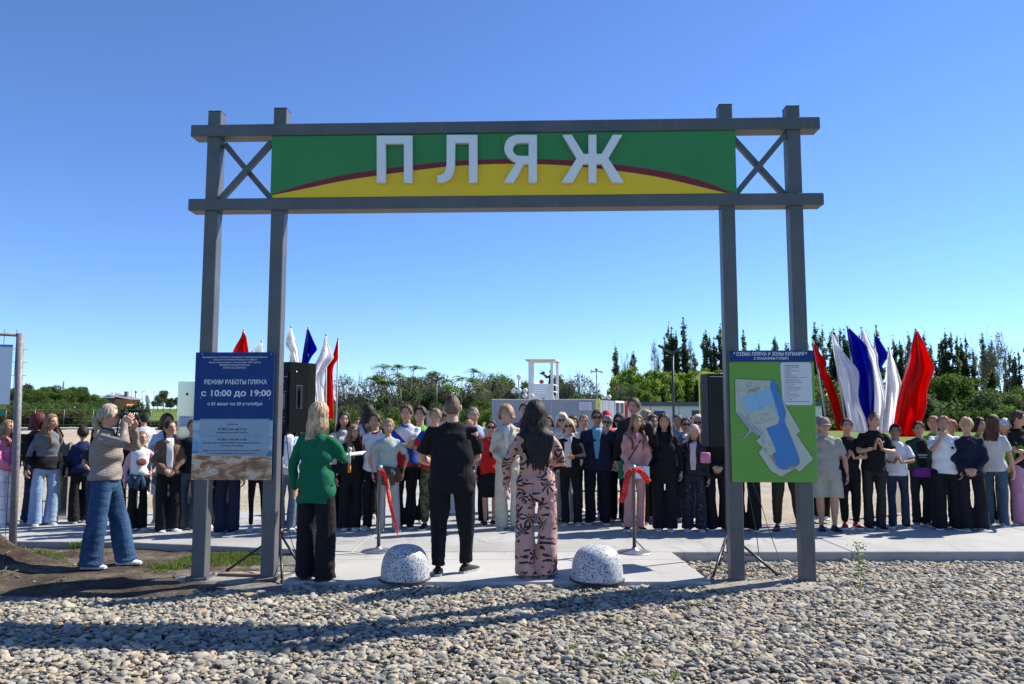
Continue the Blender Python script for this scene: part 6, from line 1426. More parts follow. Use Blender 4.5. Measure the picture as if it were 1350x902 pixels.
F4 = person(707, 761, 529, 178, 'woman with long wavy black hair in pink suit printed with black leaves, seen from behind', 'long', 'black', hl=.46, wave=.017, hairthick=.030, top='blazer', topm=m_leafprint(), tc=OFFW, hem=.74, bot='wide', botm=m_leafprint(), shoe=lin(.45,.27,.24), sole=lin(.3,.2,.18),
            arms=('clasph', ((.30,-.06,.88),(.8,.6,0),(.15,-.2,-1),(-1,.2,0))), wd=1.10, legs=((-.085,0,-.2),(.085,.02,.2)), vox=.011, skin=2, group=gp, hyaw=8)
P = {}
def pp(k, *a, **kw): P[k] = person(*a, **kw); return P[k]
# ---------------------------------------------------------------- left crowd
pp('L1', 2, 694, 553, 60, 'girl in pink sweatshirt and white trousers behind the wire fence', 'long', 'light', hl=.3, top='sweater', tc=lin(.62,.16,.30), bot='wide', bc=WHITE, arms='clasp', shoe=SNK)
pp('L2', 41, 691, 544, 140, 'girl with dark red hair in black with a backpack, right of the fence post', 'bob', 'red', hl=.12, top='jacket', tc=BLACK2, bot='straight', botm=M_DJ, arms='down', hyaw=-30)
pp('L3', 55, 692, 545, 28, 'girl with long wavy hair in short grey jacket and wide pale jeans', 'long', 'light', hl=.42, wave=.008, top='jacket', topm=m_zones([1.02], [BLACK, lin(.13,.145,.165)]), tc=BLACK, hem=.88, bot='wide', botm=M_LJ, arms='loose', hyaw=30, shoe=lin(.4,.4,.4))
pp('L4', 104, 689, 561, 200, 'woman in navy blouse and black trousers half hidden behind the photographer', 'short', 'dark', top='sweater', tc=lin(.012,.025,.09), bot='wide', bc=BLACK, arms='clasp', shoe=OFFW, female=True)
pp('L5', 124, 692, 562, 10, 'person in black top and dark jeans standing behind the photographer', 'long', 'dark', hl=.25, top='tee', tc=BLACK2, bot='straight', botm=M_DJ, arms='clasp', shoe=OFFW)
pp('L6', 168, 684, 554, 0, 'woman with wavy blonde hair and sunglasses in black, behind the girl in pink and white', 'bob', 'sand', hl=.15, wave=.006, top='jacket', tc=BLACK, bot='straight', bc=BLACK, arms='down', glasses=True, hyaw=15)
pp('L7', 179, 699, 568, 22, 'girl in pink and white sweatshirt with a denim jacket tied at the waist', 'tied', 'light', front='side', hl=.1, top='sweater', topm=m_zones([.2], [WHITE, WHITE], xband=(.125, lin(.60,.34,.40))), tc=WHITE, bot='flare', bc=BLACK, arms=('down', 'hip'), shoe=SNK, hyaw=15)
pp('L8', 187, 652, 545, 200, 'small person far behind in white hoodie and black cap', 'short', 'black', cap=BLACK, top='hoodie', tc=lin(.6,.58,.55), bot='straight', bc=BLACK, vox=.025)
pp('L9', 211, 690, 545, 20, 'woman in pale blue shirt and patterned skirt with sunglasses pushed up on brown hair', 'bob', 'brown', hl=.12, top='blouse', tc=lin(.40,.52,.68), bot='skirt', botm=m_spots(lin(.10,.09,.12), lin(.5,.48,.5), 12), arms='down', shoe=OFFW, hyaw=20)
pp('L10', 221, 700, 553, 14, 'girl in brown jacket over white tee and wide black trousers, hands joined', 'tied', 'dark', hl=.15, top='jacket', tc=lin(.16,.095,.065), inner=(WHITE, .055, .98, 1.468), collar=lin(.16,.095,.065), bot='wide', bc=BLACK, arms='clasp', shoe=SNK, hyaw=28)
pp('L11', 247, 698, 552, 5, 'person in black sweater and dark wide jeans beside the left post', 'short', 'brown', top='sweater', tc=BLACK, bot='wide', botm=m_jeans(lin(.05,.065,.085), lin(.09,.11,.13)), arms='down', shoe=DSH)
pp('L11b', 236, 676, 554, 0, 'person behind the brown jacket girl in front of the tall mirror pillar', 'short', 'brown', top='tee', tc=lin(.3,.32,.34), bot='straight', bc=BLACK)
pp('L12', 299, 702, 556, -10, 'person in navy striped track trousers seen below the blue board', 'short', 'dark', top='hoodie', tc=NAVY, bot='wide', botm=m_zones([.1], [NAVY, NAVY]), arms='down', shoe=BLACK2, sole=OFFW)
pp('L12b', 285, 693, 550, 10, 'person in black wide trousers seen at the left edge below the blue board', 'short', 'dark', top='jacket', tc=BLACK, bot='wide', bc=BLACK)
pp('L13', 338, 699, 560, 0, 'girl in black leggings and white sneakers seen below the blue board', 'long', 'dark', hl=.3, top='hoodie', tc=BLACK, bot='slim', bc=BLACK, shoe=lin(.5,.52,.55), arms='clasp', legs=((-.10,0,-.1),(.12,0,.1)))
pp('L14', 376, 700, 548, 4, 'woman in open pale blue shirt and straight jeans below the left loudspeaker', 'long', 'dark', hl=.25, top='shirt', tc=lin(.34,.48,.70), inner=(WHITE, .07, .95, 1.468), bot='straight', botm=m_jeans(lin(.09,.14,.19), lin(.16,.22,.28)), arms='clasp', shoe=SNK)
pp('L15', 398, 694, 556, 0, 'bare legged person in black sandals partly hidden by the green blazer', 'bob', 'brown', hl=.1, top='blouse', tc=lin(.5,.4,.4), bot='skirt', bc=lin(.15,.08,.07), shoe=BLACK2)
# ---------------------------------------------------------------- centre left
pp('C1', 449, 694, 542, 8, 'girl with long dark hair in white polo blouse and black trousers', 'long', 'dark', hl=.28, top='blouse', tc=lin(.62,.58,.56), collar=WHITE, bot='wide', bc=BLACK, arms='down', shoe=SNK)
pp('C2', 460, 698, 559, 10, 'girl with long light brown hair in black suit beside the open folder', 'long', 'light', hl=.40, top='jacket', tc=BLACK, bot='wide', bc=BLACK, arms='down', shoe=lin(.62,.62,.62), hyaw=28)
pp('C3', 484, 684, 532, -150, 'person with long dark hair and pale blue shirt seen from behind', 'long', 'dark', hl=.4, top='shirt', tc=lin(.42,.52,.72), bot='straight', bc=BLACK, arms='clasp', wd=1.15)
pp('C3b', 468, 672, 550, 0, 'child whose brown hair shows between the two long haired girls', 'short', 'brown', top='tee', tc=lin(.3,.3,.3), bot='straight', bc=BLACK)
pp('C4', 493, 697, 544, 0, 'boy in white jersey with red sleeves and neckband', 'short', 'dark', top='tee', topm=m_zones([.2], [WHITE, WHITE], xband=(.178, lin(.35,.02,.03))), tc=WHITE, collar=lin(.40,.02,.02), bot='straight', bc=BLACK, arms='down', hyaw=-15)
pp('C5', 512, 700, 551, 0, 'girl in pale mint tee and light grey joggers with brown sweater tied at the waist', 'tied', 'sand', hl=.1, top='tee', tc=lin(.38,.46,.42), bot='straight', bc=lin(.36,.37,.37), arms=(((.235,-.04,.90),(1,.3,0),(.0,-.15,-1),(-1,0,0)), ((.235,-.04,.90),(1,.3,0),(.0,-.15,-1),(-1,0,0))), shoe=OFFW, legs=((-.13,0,-.3),(.13,0,.3)))
pp('C6', 533, 695, 533, -6, 'man in white, blue and red sports shirt with crossed arms', 'short', 'brown', top='tee', topm=m_zones([1.02, 1.26], [lin(.50,.02,.02), lin(.012,.06,.40), lin(.60,.62,.68)], .9), tc=WHITE, collar=lin(.03,.1,.5), bot='straight', bc=BLACK, arms='cross', shoe=DSH, hyaw=-4)
pp('C7', 549, 689, 536, 4, 'curly dark haired young man in bright green shirt', 'curly', 'dark', top='tee', tc=lin(.14,.42,.03), bot='straight', bc=BLACK, arms='clasp', hyaw=-10)
pp('C8', 569, 697, 538, -8, 'man in blue and red sports shirt and camouflage trousers with joined hands', 'short', 'light', top='tee', topm=m_zones([1.02, 1.22], [lin(.50,.02,.02), lin(.012,.06,.40), lin(.45,.52,.68)], 1.2), tc=WHITE, bot='jogger', botm=M_CAMO, arms='clasph', shoe=DSH, hyaw=-6)
pp('C8b', 589, 676, 545, 0, 'person with curly brown hair just behind the left shoulder of the man in black', 'curly', 'brown', top='tee', tc=lin(.02,.02,.02), bot='straight', botm=M_WJ)
pp('C9', 627, 690, 536, -4, 'balding man in pale shirt with hand at his face, half hidden by the black shirt', 'balding', 'grey', top='tee', tc=lin(.40,.50,.68), bot='straight', bc=BLACK, arms=('face', 'down'), wd=1.15, shoe=DSH)
pp('C10', 645, 692, 553, 8, 'woman with sunglasses in red vest and black skirt', 'short', 'black', female=True, top='vest', topm=m_zones([.2], [lin(.55,.015,.015), lin(.55,.015,.015)]), tc=lin(.5,.02,.02), inner=(BLACK, .03, 1.15, 1.468), bot='skirt', bc=BLACK, arms='down', shoe=DSH, glasses=True)
pp('C11', 672, 697, 534, -6, 'woman with short wavy blonde hair in a cream trouser suit', 'bob', 'sand', hl=.05, hairthick=.032, wave=.004, top='blazer', tc=lin(.55,.50,.40), hem=.82, inner=(lin(.66,.64,.62), .05, 1.15, 1.468), collar=lin(.55,.50,.40), collar_w=1.18, bot='wide', bc=lin(.55,.50,.40), arms='clasp', lips='r', shoe=lin(.45,.4,.33), hyaw=-14)
pp('C12', 694, 672, 531, -20, 'dark haired man behind the cream suit and the long black hair', 'short', 'dark', top='shirt', tc=lin(.1,.1,.12), bot='straight', bc=BLACK)
# ---------------------------------------------------------------- centre right
pp('C13', 741, 686, 544, -4, 'woman with white blonde hair and sunglasses in white, behind the woman in black', 'bob', 'white', hl=.10, hairthick=.022, top='blazer', tc=lin(.58,.58,.56), bot='wide', bc=lin(.50,.49,.44), glasses=True, arms='down')
pp('C14', 754, 692, 552, -12, 'woman with blonde fringe and sunglasses in open black jacket over white tee', 'bob', 'blond', hl=.08, fringe=True, hairthick=.020, top='jacket', tc=BLACK, inner=(lin(.6,.58,.54), .065, .96, 1.468), bot='straight', bc=BLACK, arms=('down', 'hold'), glasses=True, shoe=lin(.4,.36,.3), hyaw=8, wd=1.05)
pp('C15', 770, 680, 546, 0, 'smiling girl with tied light brown hair behind the man in the navy suit', 'tied', 'light', top='tee', tc=OFFW, bot='straight', bc=BLACK)
pp('C15b', 757, 674, 548, 20, 'person with brown hair behind the two women in sunglasses', 'bob', 'brown', hl=.08, top='tee', tc=lin(.3,.3,.3), bot='straight', bc=BLACK)
pp('C15c', 724, 678, 547, 10, 'person with brown hair just right of the long black hair', 'bob', 'brown', hl=.08, top='tee', tc=lin(.4,.3,.3), bot='straight', bc=BLACK)
pp('C16', 788, 690, 540, -5, 'stout man in navy suit, pale blue shirt and sunglasses', 'short', 'dark', top='blazer', tc=NAVY, hem=.82, inner=(lin(.14,.36,.50), .075, 1.00, 1.468), collar=lin(.16,.38,.52), bot='straight', bc=lin(.008,.011,.022), arms='back', glasses=True, wd=1.22, skin=3, shoe=DSH, headk=1.0)
pp('C17', 799, 676, 541, 10, 'person in a bright red head covering behind the man in the navy suit', 'short', 'red', cap=lin(.62,.02,.05), top='tee', tc=lin(.5,.03,.05), bot='straight', bc=BLACK)
pp('C18', 802, 681, 547, -8, 'grey haired man in sunglasses at the right shoulder of the navy suit', 'short', 'grey', top='shirt', tc=lin(.5,.52,.58), bot='straight', bc=BLACK, glasses=True)
pp('C19', 815, 686, 545, -12, 'dark haired woman in sunglasses and black, holding a white bag', 'bob', 'black', hl=.10, hairthick=.026, top='jacket', tc=BLACK, bot='straight', bc=BLACK, glasses=True, arms='clasp', shoe=lin(.4,.34,.28), hyaw=-6)
pp('C20', 838, 690, 524, -10, 'tall man in dark suit standing above the girl in pink', 'short', 'brown', top='blazer', tc=BLACK2, inner=(lin(.55,.5,.45), .03, 1.3, 1.468), bot='straight', bc=BLACK, arms='down', wd=1.12, shoe=DSH, hyaw=-14, headk=.98)
pp('C21', 836, 698, 545, 6, 'girl with long light hair in a pink suit holding a white certificate', 'long', 'light', hl=.40, top='blazer', tc=lin(.60,.30,.28), hem=.78, bot='straight', bc=lin(.58,.30,.28), arms='holdl', shoe=DSH, inner=(lin(.58,.3,.28), .02, 1.3, 1.468), hyaw=18)
pp('C22', 851, 680, 540, 40, 'woman with pale blonde hair behind the tall man', 'bob', 'blond', hl=.08, top='tee', tc=OFFW, bot='straight', bc=BLACK)
pp('C22b', 862, 684, 546, 20, 'man with brown hair between the tall man and the girl in the black coat', 'short', 'brown', top='jacket', tc=BLACK2, bot='straight', bc=BLACK)
pp('C24', 877, 699, 545, -6, 'girl with very long dark hair in black jacket and very wide black trousers', 'long', 'dark', hl=.42, top='blazer', tc=BLACK, hem=.70, bot='wide', bc=BLACK, arms='down', shoe=lin(.55,.55,.53), vox=.015)
pp('C25', 898, 682, 546, -20, 'woman with sunglasses on her hair in pale denim shirt at the back', 'tied', 'brown', top='shirt', tc=lin(.22,.28,.36), bot='straight', bc=BLACK)
pp('C26', 906, 686, 550, -4, 'short haired woman in sunglasses and white tee behind the pink haired girl', 'short', 'brown', female=True, top='jacket', tc=lin(.12,.15,.22), inner=(WHITE, .06, 1.0, 1.468), bot='straight', bc=DDENIM, glasses=True)
pp('C26b', 915, 676, 549, 0, 'person with ginger hair behind the short haired woman in sunglasses', 'bob', 'ginger', hl=.06, top='tee', tc=BLACK2, bot='straight', bc=BLACK)
pp('C27', 926, 682, 547, -14, 'white haired woman in sunglasses next to the right loudspeaker', 'bob', 'white', hl=.03, hairthick=.026, top='tee', tc=BLACK2, bot='straight', bc=BLACK, glasses=True)
pp('C28', 916, 699, 558, -10, 'girl with pink and white hair looking down, in dark jacket and printed jeans', 'long', (.62,.44,.38), hl=.26, top='jacket', tc=BLACK2, inner=(lin(.60,.46,.52), .055, 1.0, 1.468), bot='wide', botm=m_spots(lin(.022,.026,.034), lin(.10,.11,.13), 22, .62), arms='down', shoe=OFFW, hpitch=22, hyaw=8)
pp('C29', 947, 698, 548, 0, 'woman all in black below the right loudspeaker', 'long', 'black', hl=.3, top='sweater', tc=BLACK, bot='wide', bc=BLACK, arms='clasp', shoe=DSH)
pp('C29b', 984, 699, 548, 4, 'person in wide black trousers seen at the left below the map board', 'short', 'dark', top='sweater', tc=BLACK, bot='wide', bc=BLACK, arms='clasp', shoe=DSH, wd=1.1)
pp('C30', 1040, 699, 545, 0, 'person in olive cargo trousers seen at the right below the map board', 'short', 'dark', top='tee', tc=lin(.05,.06,.03), bot='jogger', bc=lin(.032,.034,.020), arms='clasp', shoe=BLACK2, sole=BLACK2, legs=((-.15,0,-.25),(.15,0,.3)), wd=1.1)
# ---------------------------------------------------------------- right crowd
pp('R0', 1082, 684, 548, -5, 'boy in dark cap behind the boy in the beige outfit', 'short', 'dark', cap=lin(.25,.25,.25), top='tee', tc=OFFW, bot='straight', bc=BLACK)
pp('R1', 1092, 699, 550, -2, 'boy in beige cap, beige tee and beige shorts', 'short', 'brown', cap=lin(.32,.28,.22), top='tee', tc=lin(.36,.345,.31), hem=.80, bot='shorts', bc=lin(.42,.39,.32), arms='down', shoe=BLACK2, sole=BLACK2, wd=1.16, skin=0, hem_=None) if False else \
pp('R1', 1092, 699, 550, -2, 'boy in beige cap, beige tee and beige shorts', 'short', 'brown', cap=lin(.32,.28,.22), top='tee', tc=lin(.36,.345,.31), hem=.80, bot='shorts', bc=lin(.42,.39,.32), arms='down', shoe=BLACK2, sole=BLACK2, wd=1.16)
pp('R2', 1122, 696, 551, -2, 'smiling boy in black tee and black joggers with red and white shoes', 'short', 'dark', top='tee', tc=BLACK, hem=.82, bot='jogger', bc=BLACK, arms='clapl', shoe=lin(.35,.02,.03), sole=WHITE, skin=0, smile=.7)
pp('R3', 1153, 697, 543, 4, 'tall boy in black polo clapping, short cropped hair', 'fade', 'brown', top='tee', tc=BLACK, collar=BLACK, bot='straight', bc=BLACK2, arms='clap', shoe=BLACK2, sole=OFFW, hyaw=26, hairthick=.009)
pp('R4', 1186, 695, 559, -6, 'boy in white tee and dark jeans clapping his hands', 'short', 'black', top='tee', tc=WHITE, bot='straight', botm=M_DJ, arms='clapl', shoe=DSH, sole=WHITE, skin=3, hyaw=-10)
pp('R5', 1216, 693, 555, 2, 'boy in dark green jacket over black printed tee with purple bag at the waist', 'short', 'dark', top='jacket', tc=lin(.022,.060,.042), inner=(BLACK, .075, .98, 1.468), bot='straight', bc=lin(.02,.024,.028), arms='clasp', shoe=lin(.2,.22,.22), skin=0, hyaw=-12)
pp('R6', 1234, 686, 548, -10, 'fair haired boy in green tee peeking from behind', 'short', 'light', top='tee', tc=lin(.08,.35,.03), bot='straight', bc=BLACK, hyaw=-15)
pp('R6b', 1263, 684, 553, 0, 'person with reddish hair hidden behind the boy in the white printed tee', 'bob', 'ginger', hl=.05, top='tee', tc=lin(.05,.2,.03), bot='straight', bc=BLACK)
pp('R7', 1250, 697, 548, -4, 'boy in white tee with a small black print, hand at his mouth', 'short', 'light', top='tee', tc=WHITE, bot='wide', bc=BLACK, arms=('face', 'pocket'), shoe=BLACK2, wd=1.06)
pp('R8', 1285, 699, 550, -8, 'fair haired boy in navy hoodie with folded hands', 'short', 'blond', top='hoodie', tc=lin(.012,.016,.038), bot='wide', bc=lin(.012,.013,.018), arms='clasp', shoe=lin(.3,.3,.3), hairthick=.020, hyaw=-6)
pp('R9', 1300, 688, 550, 10, 'dark haired girl between the navy hoodie and the white sweater', 'bob', 'black', hl=.1, top='tee', tc=lin(.08,.3,.05), bot='straight', bc=BLACK, hyaw=30)
pp('R10', 1314, 694, 546, 150, 'girl with long reddish brown hair in white sweater and jeans, turned away', 'long', (.09,.035,.02), hl=.26, top='tee', tc=lin(.58,.57,.57), bot='straight', botm=M_MJ, arms='down', shoe=lin(.3,.3,.32), wd=1.02)
pp('R11', 1330, 690, 551, -20, 'boy in white cap, green tee and camouflage trousers behind the girls', 'short', 'dark', cap=lin(.6,.6,.6), top='tee', tc=lin(.12,.35,.03), bot='straight', botm=M_CAMO, arms='clasp')
pp('R12', 1349, 691, 541, 40, 'girl in black tee and wide pink trousers at the right edge', 'short', 'brown', female=True, top='tee', tc=BLACK, bot='wide', bc=lin(.48,.24,.38), arms='clapl', shoe=lin(.45,.45,.45), hyaw=25)
# the person in the watchtower, standing on its floor
pT = person(0, 0, 0, -70, 'person in black filming with a camera from the white watchtower', pos=(TOWERPOS[0], TOWERPOS[1], TOWERPOS[2]), hair='short', hc='black', top='jacket', tc=BLACK, arms=(((.1,-.42,1.42),(.6,.3,-1),(-.2,-.8,.2),(-.3,.2,.6)), ((.08,-.42,1.45),(.6,.3,-1),(-.2,-.8,.2),(-.3,.2,.6))), vox=.022, group='people filming') if False else None
run_jobs()
# ================================================================ things people hold or wear over their clothes
def LW_(info, v): return info['M'] @ Vector(v)
def hand(info, i): return info['A'][i][3]
# camera of the photographer
def place(o, info, v, rz=0.0):
    o.location = LW_(info, v); o.rotation_euler = (0, 0, info['rz']+rz)
hs = F1['hs']; ey = F1['HM'] @ Vector((0, -.10, .01))
ce = empty('camera', (0,0,0), 0, 'black camera with a long lens held to the eye of the blonde woman', 'camera'); place(ce, F1, ey+Vector((.012,-.045,.0)))
b = MB(); b.bbox(-.068,.068,-.04,.03,-.045,.045,.010); b.bbox(-.028,.028,-.035,.035,.045,.072,.008); b.bbox(-.068,-.035,-.062,-.03,-.045,.035,.008); b.build('camera_body', M_BLK, ce)
b = MB(); b.tube([(0,-.04,-.002),(0,-.10,-.002),(0,-.105,-.002),(0,-.155,-.002)], [.034,.034,.038,.038], 16); b.build('lens', M_BLK, ce); b = MB(); b.tube([(0,-.118,-.002),(0,-.128,-.002)], .0388, 16); b.build('lens_ring', M_CHROME, ce)
st = MB(); a1_ = ey+Vector((-.06,-.04,.0)); Q = [a1_, Vector((-.13,-.13,1.36*F1['s'])), Vector((-.10,-.10,1.47*F1['s'])), Vector((-.05,.06,1.50*F1['s'])), Vector((.05,.06,1.50*F1['s'])), Vector((.11,-.09,1.44*F1['s'])), ey+Vector((.075,-.05,0))]
st.tube([LW_(F1, q)-ce.location for q in Q], [(.011,.003)]*7, 6); o = st.build('neck_strap', M_BLK, ce); o.matrix_local = ce.matrix_basis.to_3x3().inverted().to_4x4()
# folder and microphone
hn = hand(F2, 0)
fo = empty('folder', (0,0,0), 0, 'white open folder of papers held by the woman in the green blazer', 'folder'); place(fo, F2, hn+Vector((.02,-.17,.035)), R(18)); fo.rotation_euler = (R(-6), R(6), F2['rz']+R(18))
b = MB(); b.bbox(-.16,.16,-.13,.11,-.004,.004,.002); b.build('cover', WM := plain('folder_white', lin(.55,.57,.66), .4, var=.03), fo); b = MB(); b.box(-.15,.15,-.12,.10,.0045,.008); b.build('papers', plain('paper', lin(.74,.74,.76), .6, var=.02), fo)
mc = empty('microphone', (0,0,0), 0, 'black microphone with an orange lower end in the hand of the woman in green', 'microphone'); place(mc, F2, hn+Vector((-.035,-.09,.0)))
b = MB(); b.tube([(0,0,-.05),(0,0,.07)], [.014,.019], 12); b.build('grip', M_WHITE, mc); b = MB(); b.ball((0,0,.095), .027, 12, 8); b.build('grille', plain('pale_grille', lin(.5,.42,.32), .5), mc); b = MB(); b.tube([(0,0,-.15),(0,0,-.052)], .017, 12); b.build('orange_end', plain('orange_plastic', lin(.72,.26,.02), .4), mc)
# microphone of the man in black and of the bald man
# wrist watches
def watch(info, i, lab):
    side, sh, el, wr = info['A'][i][:4]; d = (wr-el).normalized(); c = wr-d*.03; b = MB(); b.tube([c-d*.010, c+d*.010], .031*info['s'], 14); b.tube([c+Vector((0,-.025,.01)), c+Vector((0,-.036,.014))], .018, 12)
    o = b.build('wrist_watch', M_CHROME); o.matrix_world = info['M']; tag(o, lab, 'watch')
watch(P['C9'], 1, 'steel wrist watch on the arm of the balding man'); watch(F3, 1, 'dark wrist watch on the wrist of the man in black')
# tied sweater, denim jacket
def waist_tie(info, mat, label, drop=.25, wrad=(.165,.13), zc=.98, cat='sweater'):
    s = info['s']; b = MB(); n = 20; sw = info['sw']; vs = []
    b.tube([Vector(((wrad[0]+.025)*sw*math.cos(a), (wrad[1]+.020)*s*math.sin(a), (zc+.015*math.sin(a*2))*s)) for a in np.linspace(-1.57, 4.70, 22)], [(.030*s, .020*s)]*22, 8)
    for sd in (-1, 1):
        x = sd*.025*s; y = -(wrad[1]+.035)*s; b.tube([(0,y,zc*s),(x,y-.02*s,(zc-.03)*s),(x+sd*.03*s,y-.01*s,(zc-drop*.55)*s),(x+sd*.045*s,y,(zc-drop)*s)], [(.022*s,.018*s),(.036*s,.022*s),(.046*s,.022*s),(.036*s,.016*s)], 10)
    b.ball((0, -(wrad[1]+.05)*s, zc*s), (.04*s,.03*s,.03*s), 10, 8)
    for sd in (-1, 1): b.tube([(sd*.12*sw, -.09*s, zc*s), (sd*.15*sw, -.10*s, (zc-.11)*s), (sd*.13*sw, -.09*s, (zc-.22)*s)], [(.04*s,.02*s),(.065*s,.025*s),(.05*s,.015*s)], 10)
    o = b.build('tied_'+cat, mat); o.matrix_world = info['M']; return tag(o, label, cat)
waist_tie(P['C5'], cloth(lin(.085,.055,.045)), 'dark brown sweater tied round the waist of the girl in mint', .26)
waist_tie(P['L7'], M_MJ, 'blue denim jacket tied round the waist of the girl in pink and white', .24, cat='jacket')
# bags and papers
def bag(info, c, size, mat, label, name='handbag', strap=None, cat='bag'):
    e = empty(name, (0,0,0), 0, label, cat); place(e, info, c); b = MB(); sx, sy, sz_ = size
    b.rings([(0,0,z*sz_,sx*k,sy*k2) for z, k, k2 in ((-.5,.72,.6),(-.42,.96,.95),(0,1,1),(.35,.92,.85),(.5,.78,.5))], 16, p=3); b.build('bag_body', mat, e)
    if strap is not None:
        b = MB(); b.tube([Vector(q) for q in strap], [(.009,.003)]*len(strap), 6); b.build('strap', mat, e)
    return e
def between(info): return (hand(info, 0)+hand(info, 1))/2
bag(P['C28'], hand(P['C28'], 0)+Vector((.01,-.05,-.16)), (.10,.06,.22), cloth(BLACK), 'black fluffy bag hanging from the right hand of the pink haired girl', strap=[(-.05,0,.09),(-.02,0,.17),(.02,0,.17),(.05,0,.09)])
bag(P['C28'], hand(P['C28'], 1)+Vector((-.03,-.12,.30)), (.075,.05,.15), cloth(lin(.62,.22,.36)), 'small pink bag at the chest of the pink haired girl', 'pink_bag')
bag(P['R5'], Vector((.0,-.20,.90*P['R5']['s'])), (.145,.045,.13), cloth(lin(.16,.025,.22)), 'purple waist bag on the boy in the dark green jacket', 'waist_bag', strap=[(-.13,.03,.02),(-.15,.15,.03),(0,.32,.03),(.15,.15,.03),(.13,.03,.02)])
bag(P['L2'], Vector((.02,.19,1.22*P['L2']['s'])), (.15,.08,.38), cloth(BLACK), 'black backpack on the girl with dark red hair', 'backpack', strap=[(-.1,-.06,.15),(-.11,-.2,.2),(-.12,-.34,.05),(-.1,-.3,-.12)], cat='backpack')
bag(P['C19'], between(P['C19'])+Vector((0,-.06,-.06)), (.10,.03,.14), cloth(lin(.55,.53,.48)), 'white bag in the hands of the dark haired woman in sunglasses')
bag(P['L4'], Vector((.14,-.16,.95*P['L4']['s'])), (.11,.05,.2), cloth(BLACK2), 'black bag with a pale print held behind the photographer')
bag(P['L14'], between(P['L14'])+Vector((.05,-.03,-.03)), (.12,.035,.11), cloth(OFFW), 'small white bag held under the left loudspeaker')
def sheet(info, c, w_, h_, mat, label, name, cat, tilt=.2, rz=0.0, txt=None):
    e = empty(name, (0,0,0), 0, label, cat); place(e, info, c, rz); e.rotation_euler.x = -tilt; b = MB(); b.box(-w_/2,w_/2,0,.004,-h_/2,h_/2); b.build('sheet', mat, e)
    if txt: text(txt, w_*.5, h_*.16, 0, h_*.2, -.002, M_NAVY, e)
sheet(P['C21'], between(P['C21'])+Vector((.05,-.085,-.05)), .25, .17, M_WPRINT, 'white certificate held by the girl in the pink suit', 'certificate', 'paper', .25, -.15, '25')
sheet(P['C21'], hand(P['C21'], 0)+Vector((-.12,.02,-.02)), .08, .26, cloth(lin(.02,.14,.055)), 'green folder held upright beside the girl in the pink suit', 'green_folder', 'folder', 0, .5)
e = empty('phone', (0,0,0), 0, 'small dark phone in the hand of the woman with blonde fringe', 'phone'); place(e, P['C14'], hand(P['C14'], 1)+Vector((-.05,-.07,.02))); b = MB(); b.bbox(-.02,.02,-.05,.05,-.012,.03,.005); b.build('case', plain('phone_case', lin(.25,.22,.18), .3, .4), e)
# prints on shirts: flat, just in front of the chest
def chest_text(info, body, wd_, h_, x, z, mat, parent_name='print', y=None):
    s = info['s']; yy = -(.143+.022*max(0, info['wd']-1)*4)*s-.004 if y is None else y; root = info['root']
    par = next((c for c in root.children if c.name.split('.')[0] in ('shirt','jacket','undershirt')), root)
    text(body, wd_*s, h_*s, x*s, z*s, yy, mat, par, 'print')
try:
    chest_text(P['R5'], 'mirates', .14, .035, .0, 1.20, M_WPRINT, y=-.178*P['R5']['s']); chest_text(P['R5'], 'FLY BETTER', .10, .018, .0, 1.155, M_WPRINT, y=-.178*P['R5']['s'])
    chest_text(P['C4'], 'КАЗ', .15, .055, .02, 1.19, cloth(lin(.45,.02,.03)), y=-.160*P['C4']['s'])
    chest_text(P['C5'], 'adventure club', .12, .012, .0, 1.235, cloth(lin(.05,.06,.06)), y=-.158*P['C5']['s'])
    chest_text(P['R7'], 'adidas', .055, .014, .09, 1.225, cloth(BLACK), y=-.160*P['R7']['s'])
    sR = P['R7']['s']; par = next(c for c in P['R7']['root'].children if c.name.startswith('shirt'))
    b = MB()
    for ang, L in ((0,.042),(.7,.036),(-.7,.036)):
        M = Matrix.Translation((.09*sR, -.162*sR, 1.245*sR)) @ Matrix.Rotation(ang, 4, 'Y'); b.prism([(-.004,0),(-.012,L*.55),(0,L),(.012,L*.55),(.004,0)], 0, .004, M=M)
    b.build('trefoil_print', cloth(BLACK), par)
    s3 = P['R3']['s']; par = next(c for c in P['R3']['root'].children if c.name.startswith('shirt')); b = MB()
    for k, L in enumerate((.014,.022,.030)): b.prism([((.085+k*.011)*s3,1.30*s3),((.094+k*.011)*s3,1.30*s3),((.090+k*.011)*s3,(1.30+L)*s3),((.081+k*.011)*s3,(1.30+L)*s3)], -.150*s3, -.146*s3)
    b.build('bars_print', M_WPRINT, par)
    s7 = P['L7']['s']; par = next(c for c in P['L7']['root'].children if c.name.startswith('sweater')); b = MB()
    b.ball((0,-.150*s7,1.22*s7), (.07,.012,.055), 14, 8, 0); b.build('print', cloth(lin(.30,.12,.11)), par)
except StopIteration: pass
# belt buckles and straps
def strap_over(info, mat, label, a, c, name='strap'):
    s = info['s']; b = MB(); n = 14; Q = []
    for i in range(n):
        t = i/(n-1); x = a[0]*(1-t)+c[0]*t; z = a[1]*(1-t)+c[1]*t; Q.append(Vector((x*s, -(.155+.01*math.sin(t*3.1))*s, z*s)))
    b.tube(Q, [(.008,.003)]*n, 6); o = b.build(name, mat); o.matrix_world = info['M']; tag(o, label, 'strap')
strap_over(P['C21'], cloth(lin(.06,.03,.025)), 'thin dark shoulder strap across the pink suit', (.10,1.36), (-.10,1.05), 'shoulder_strap')

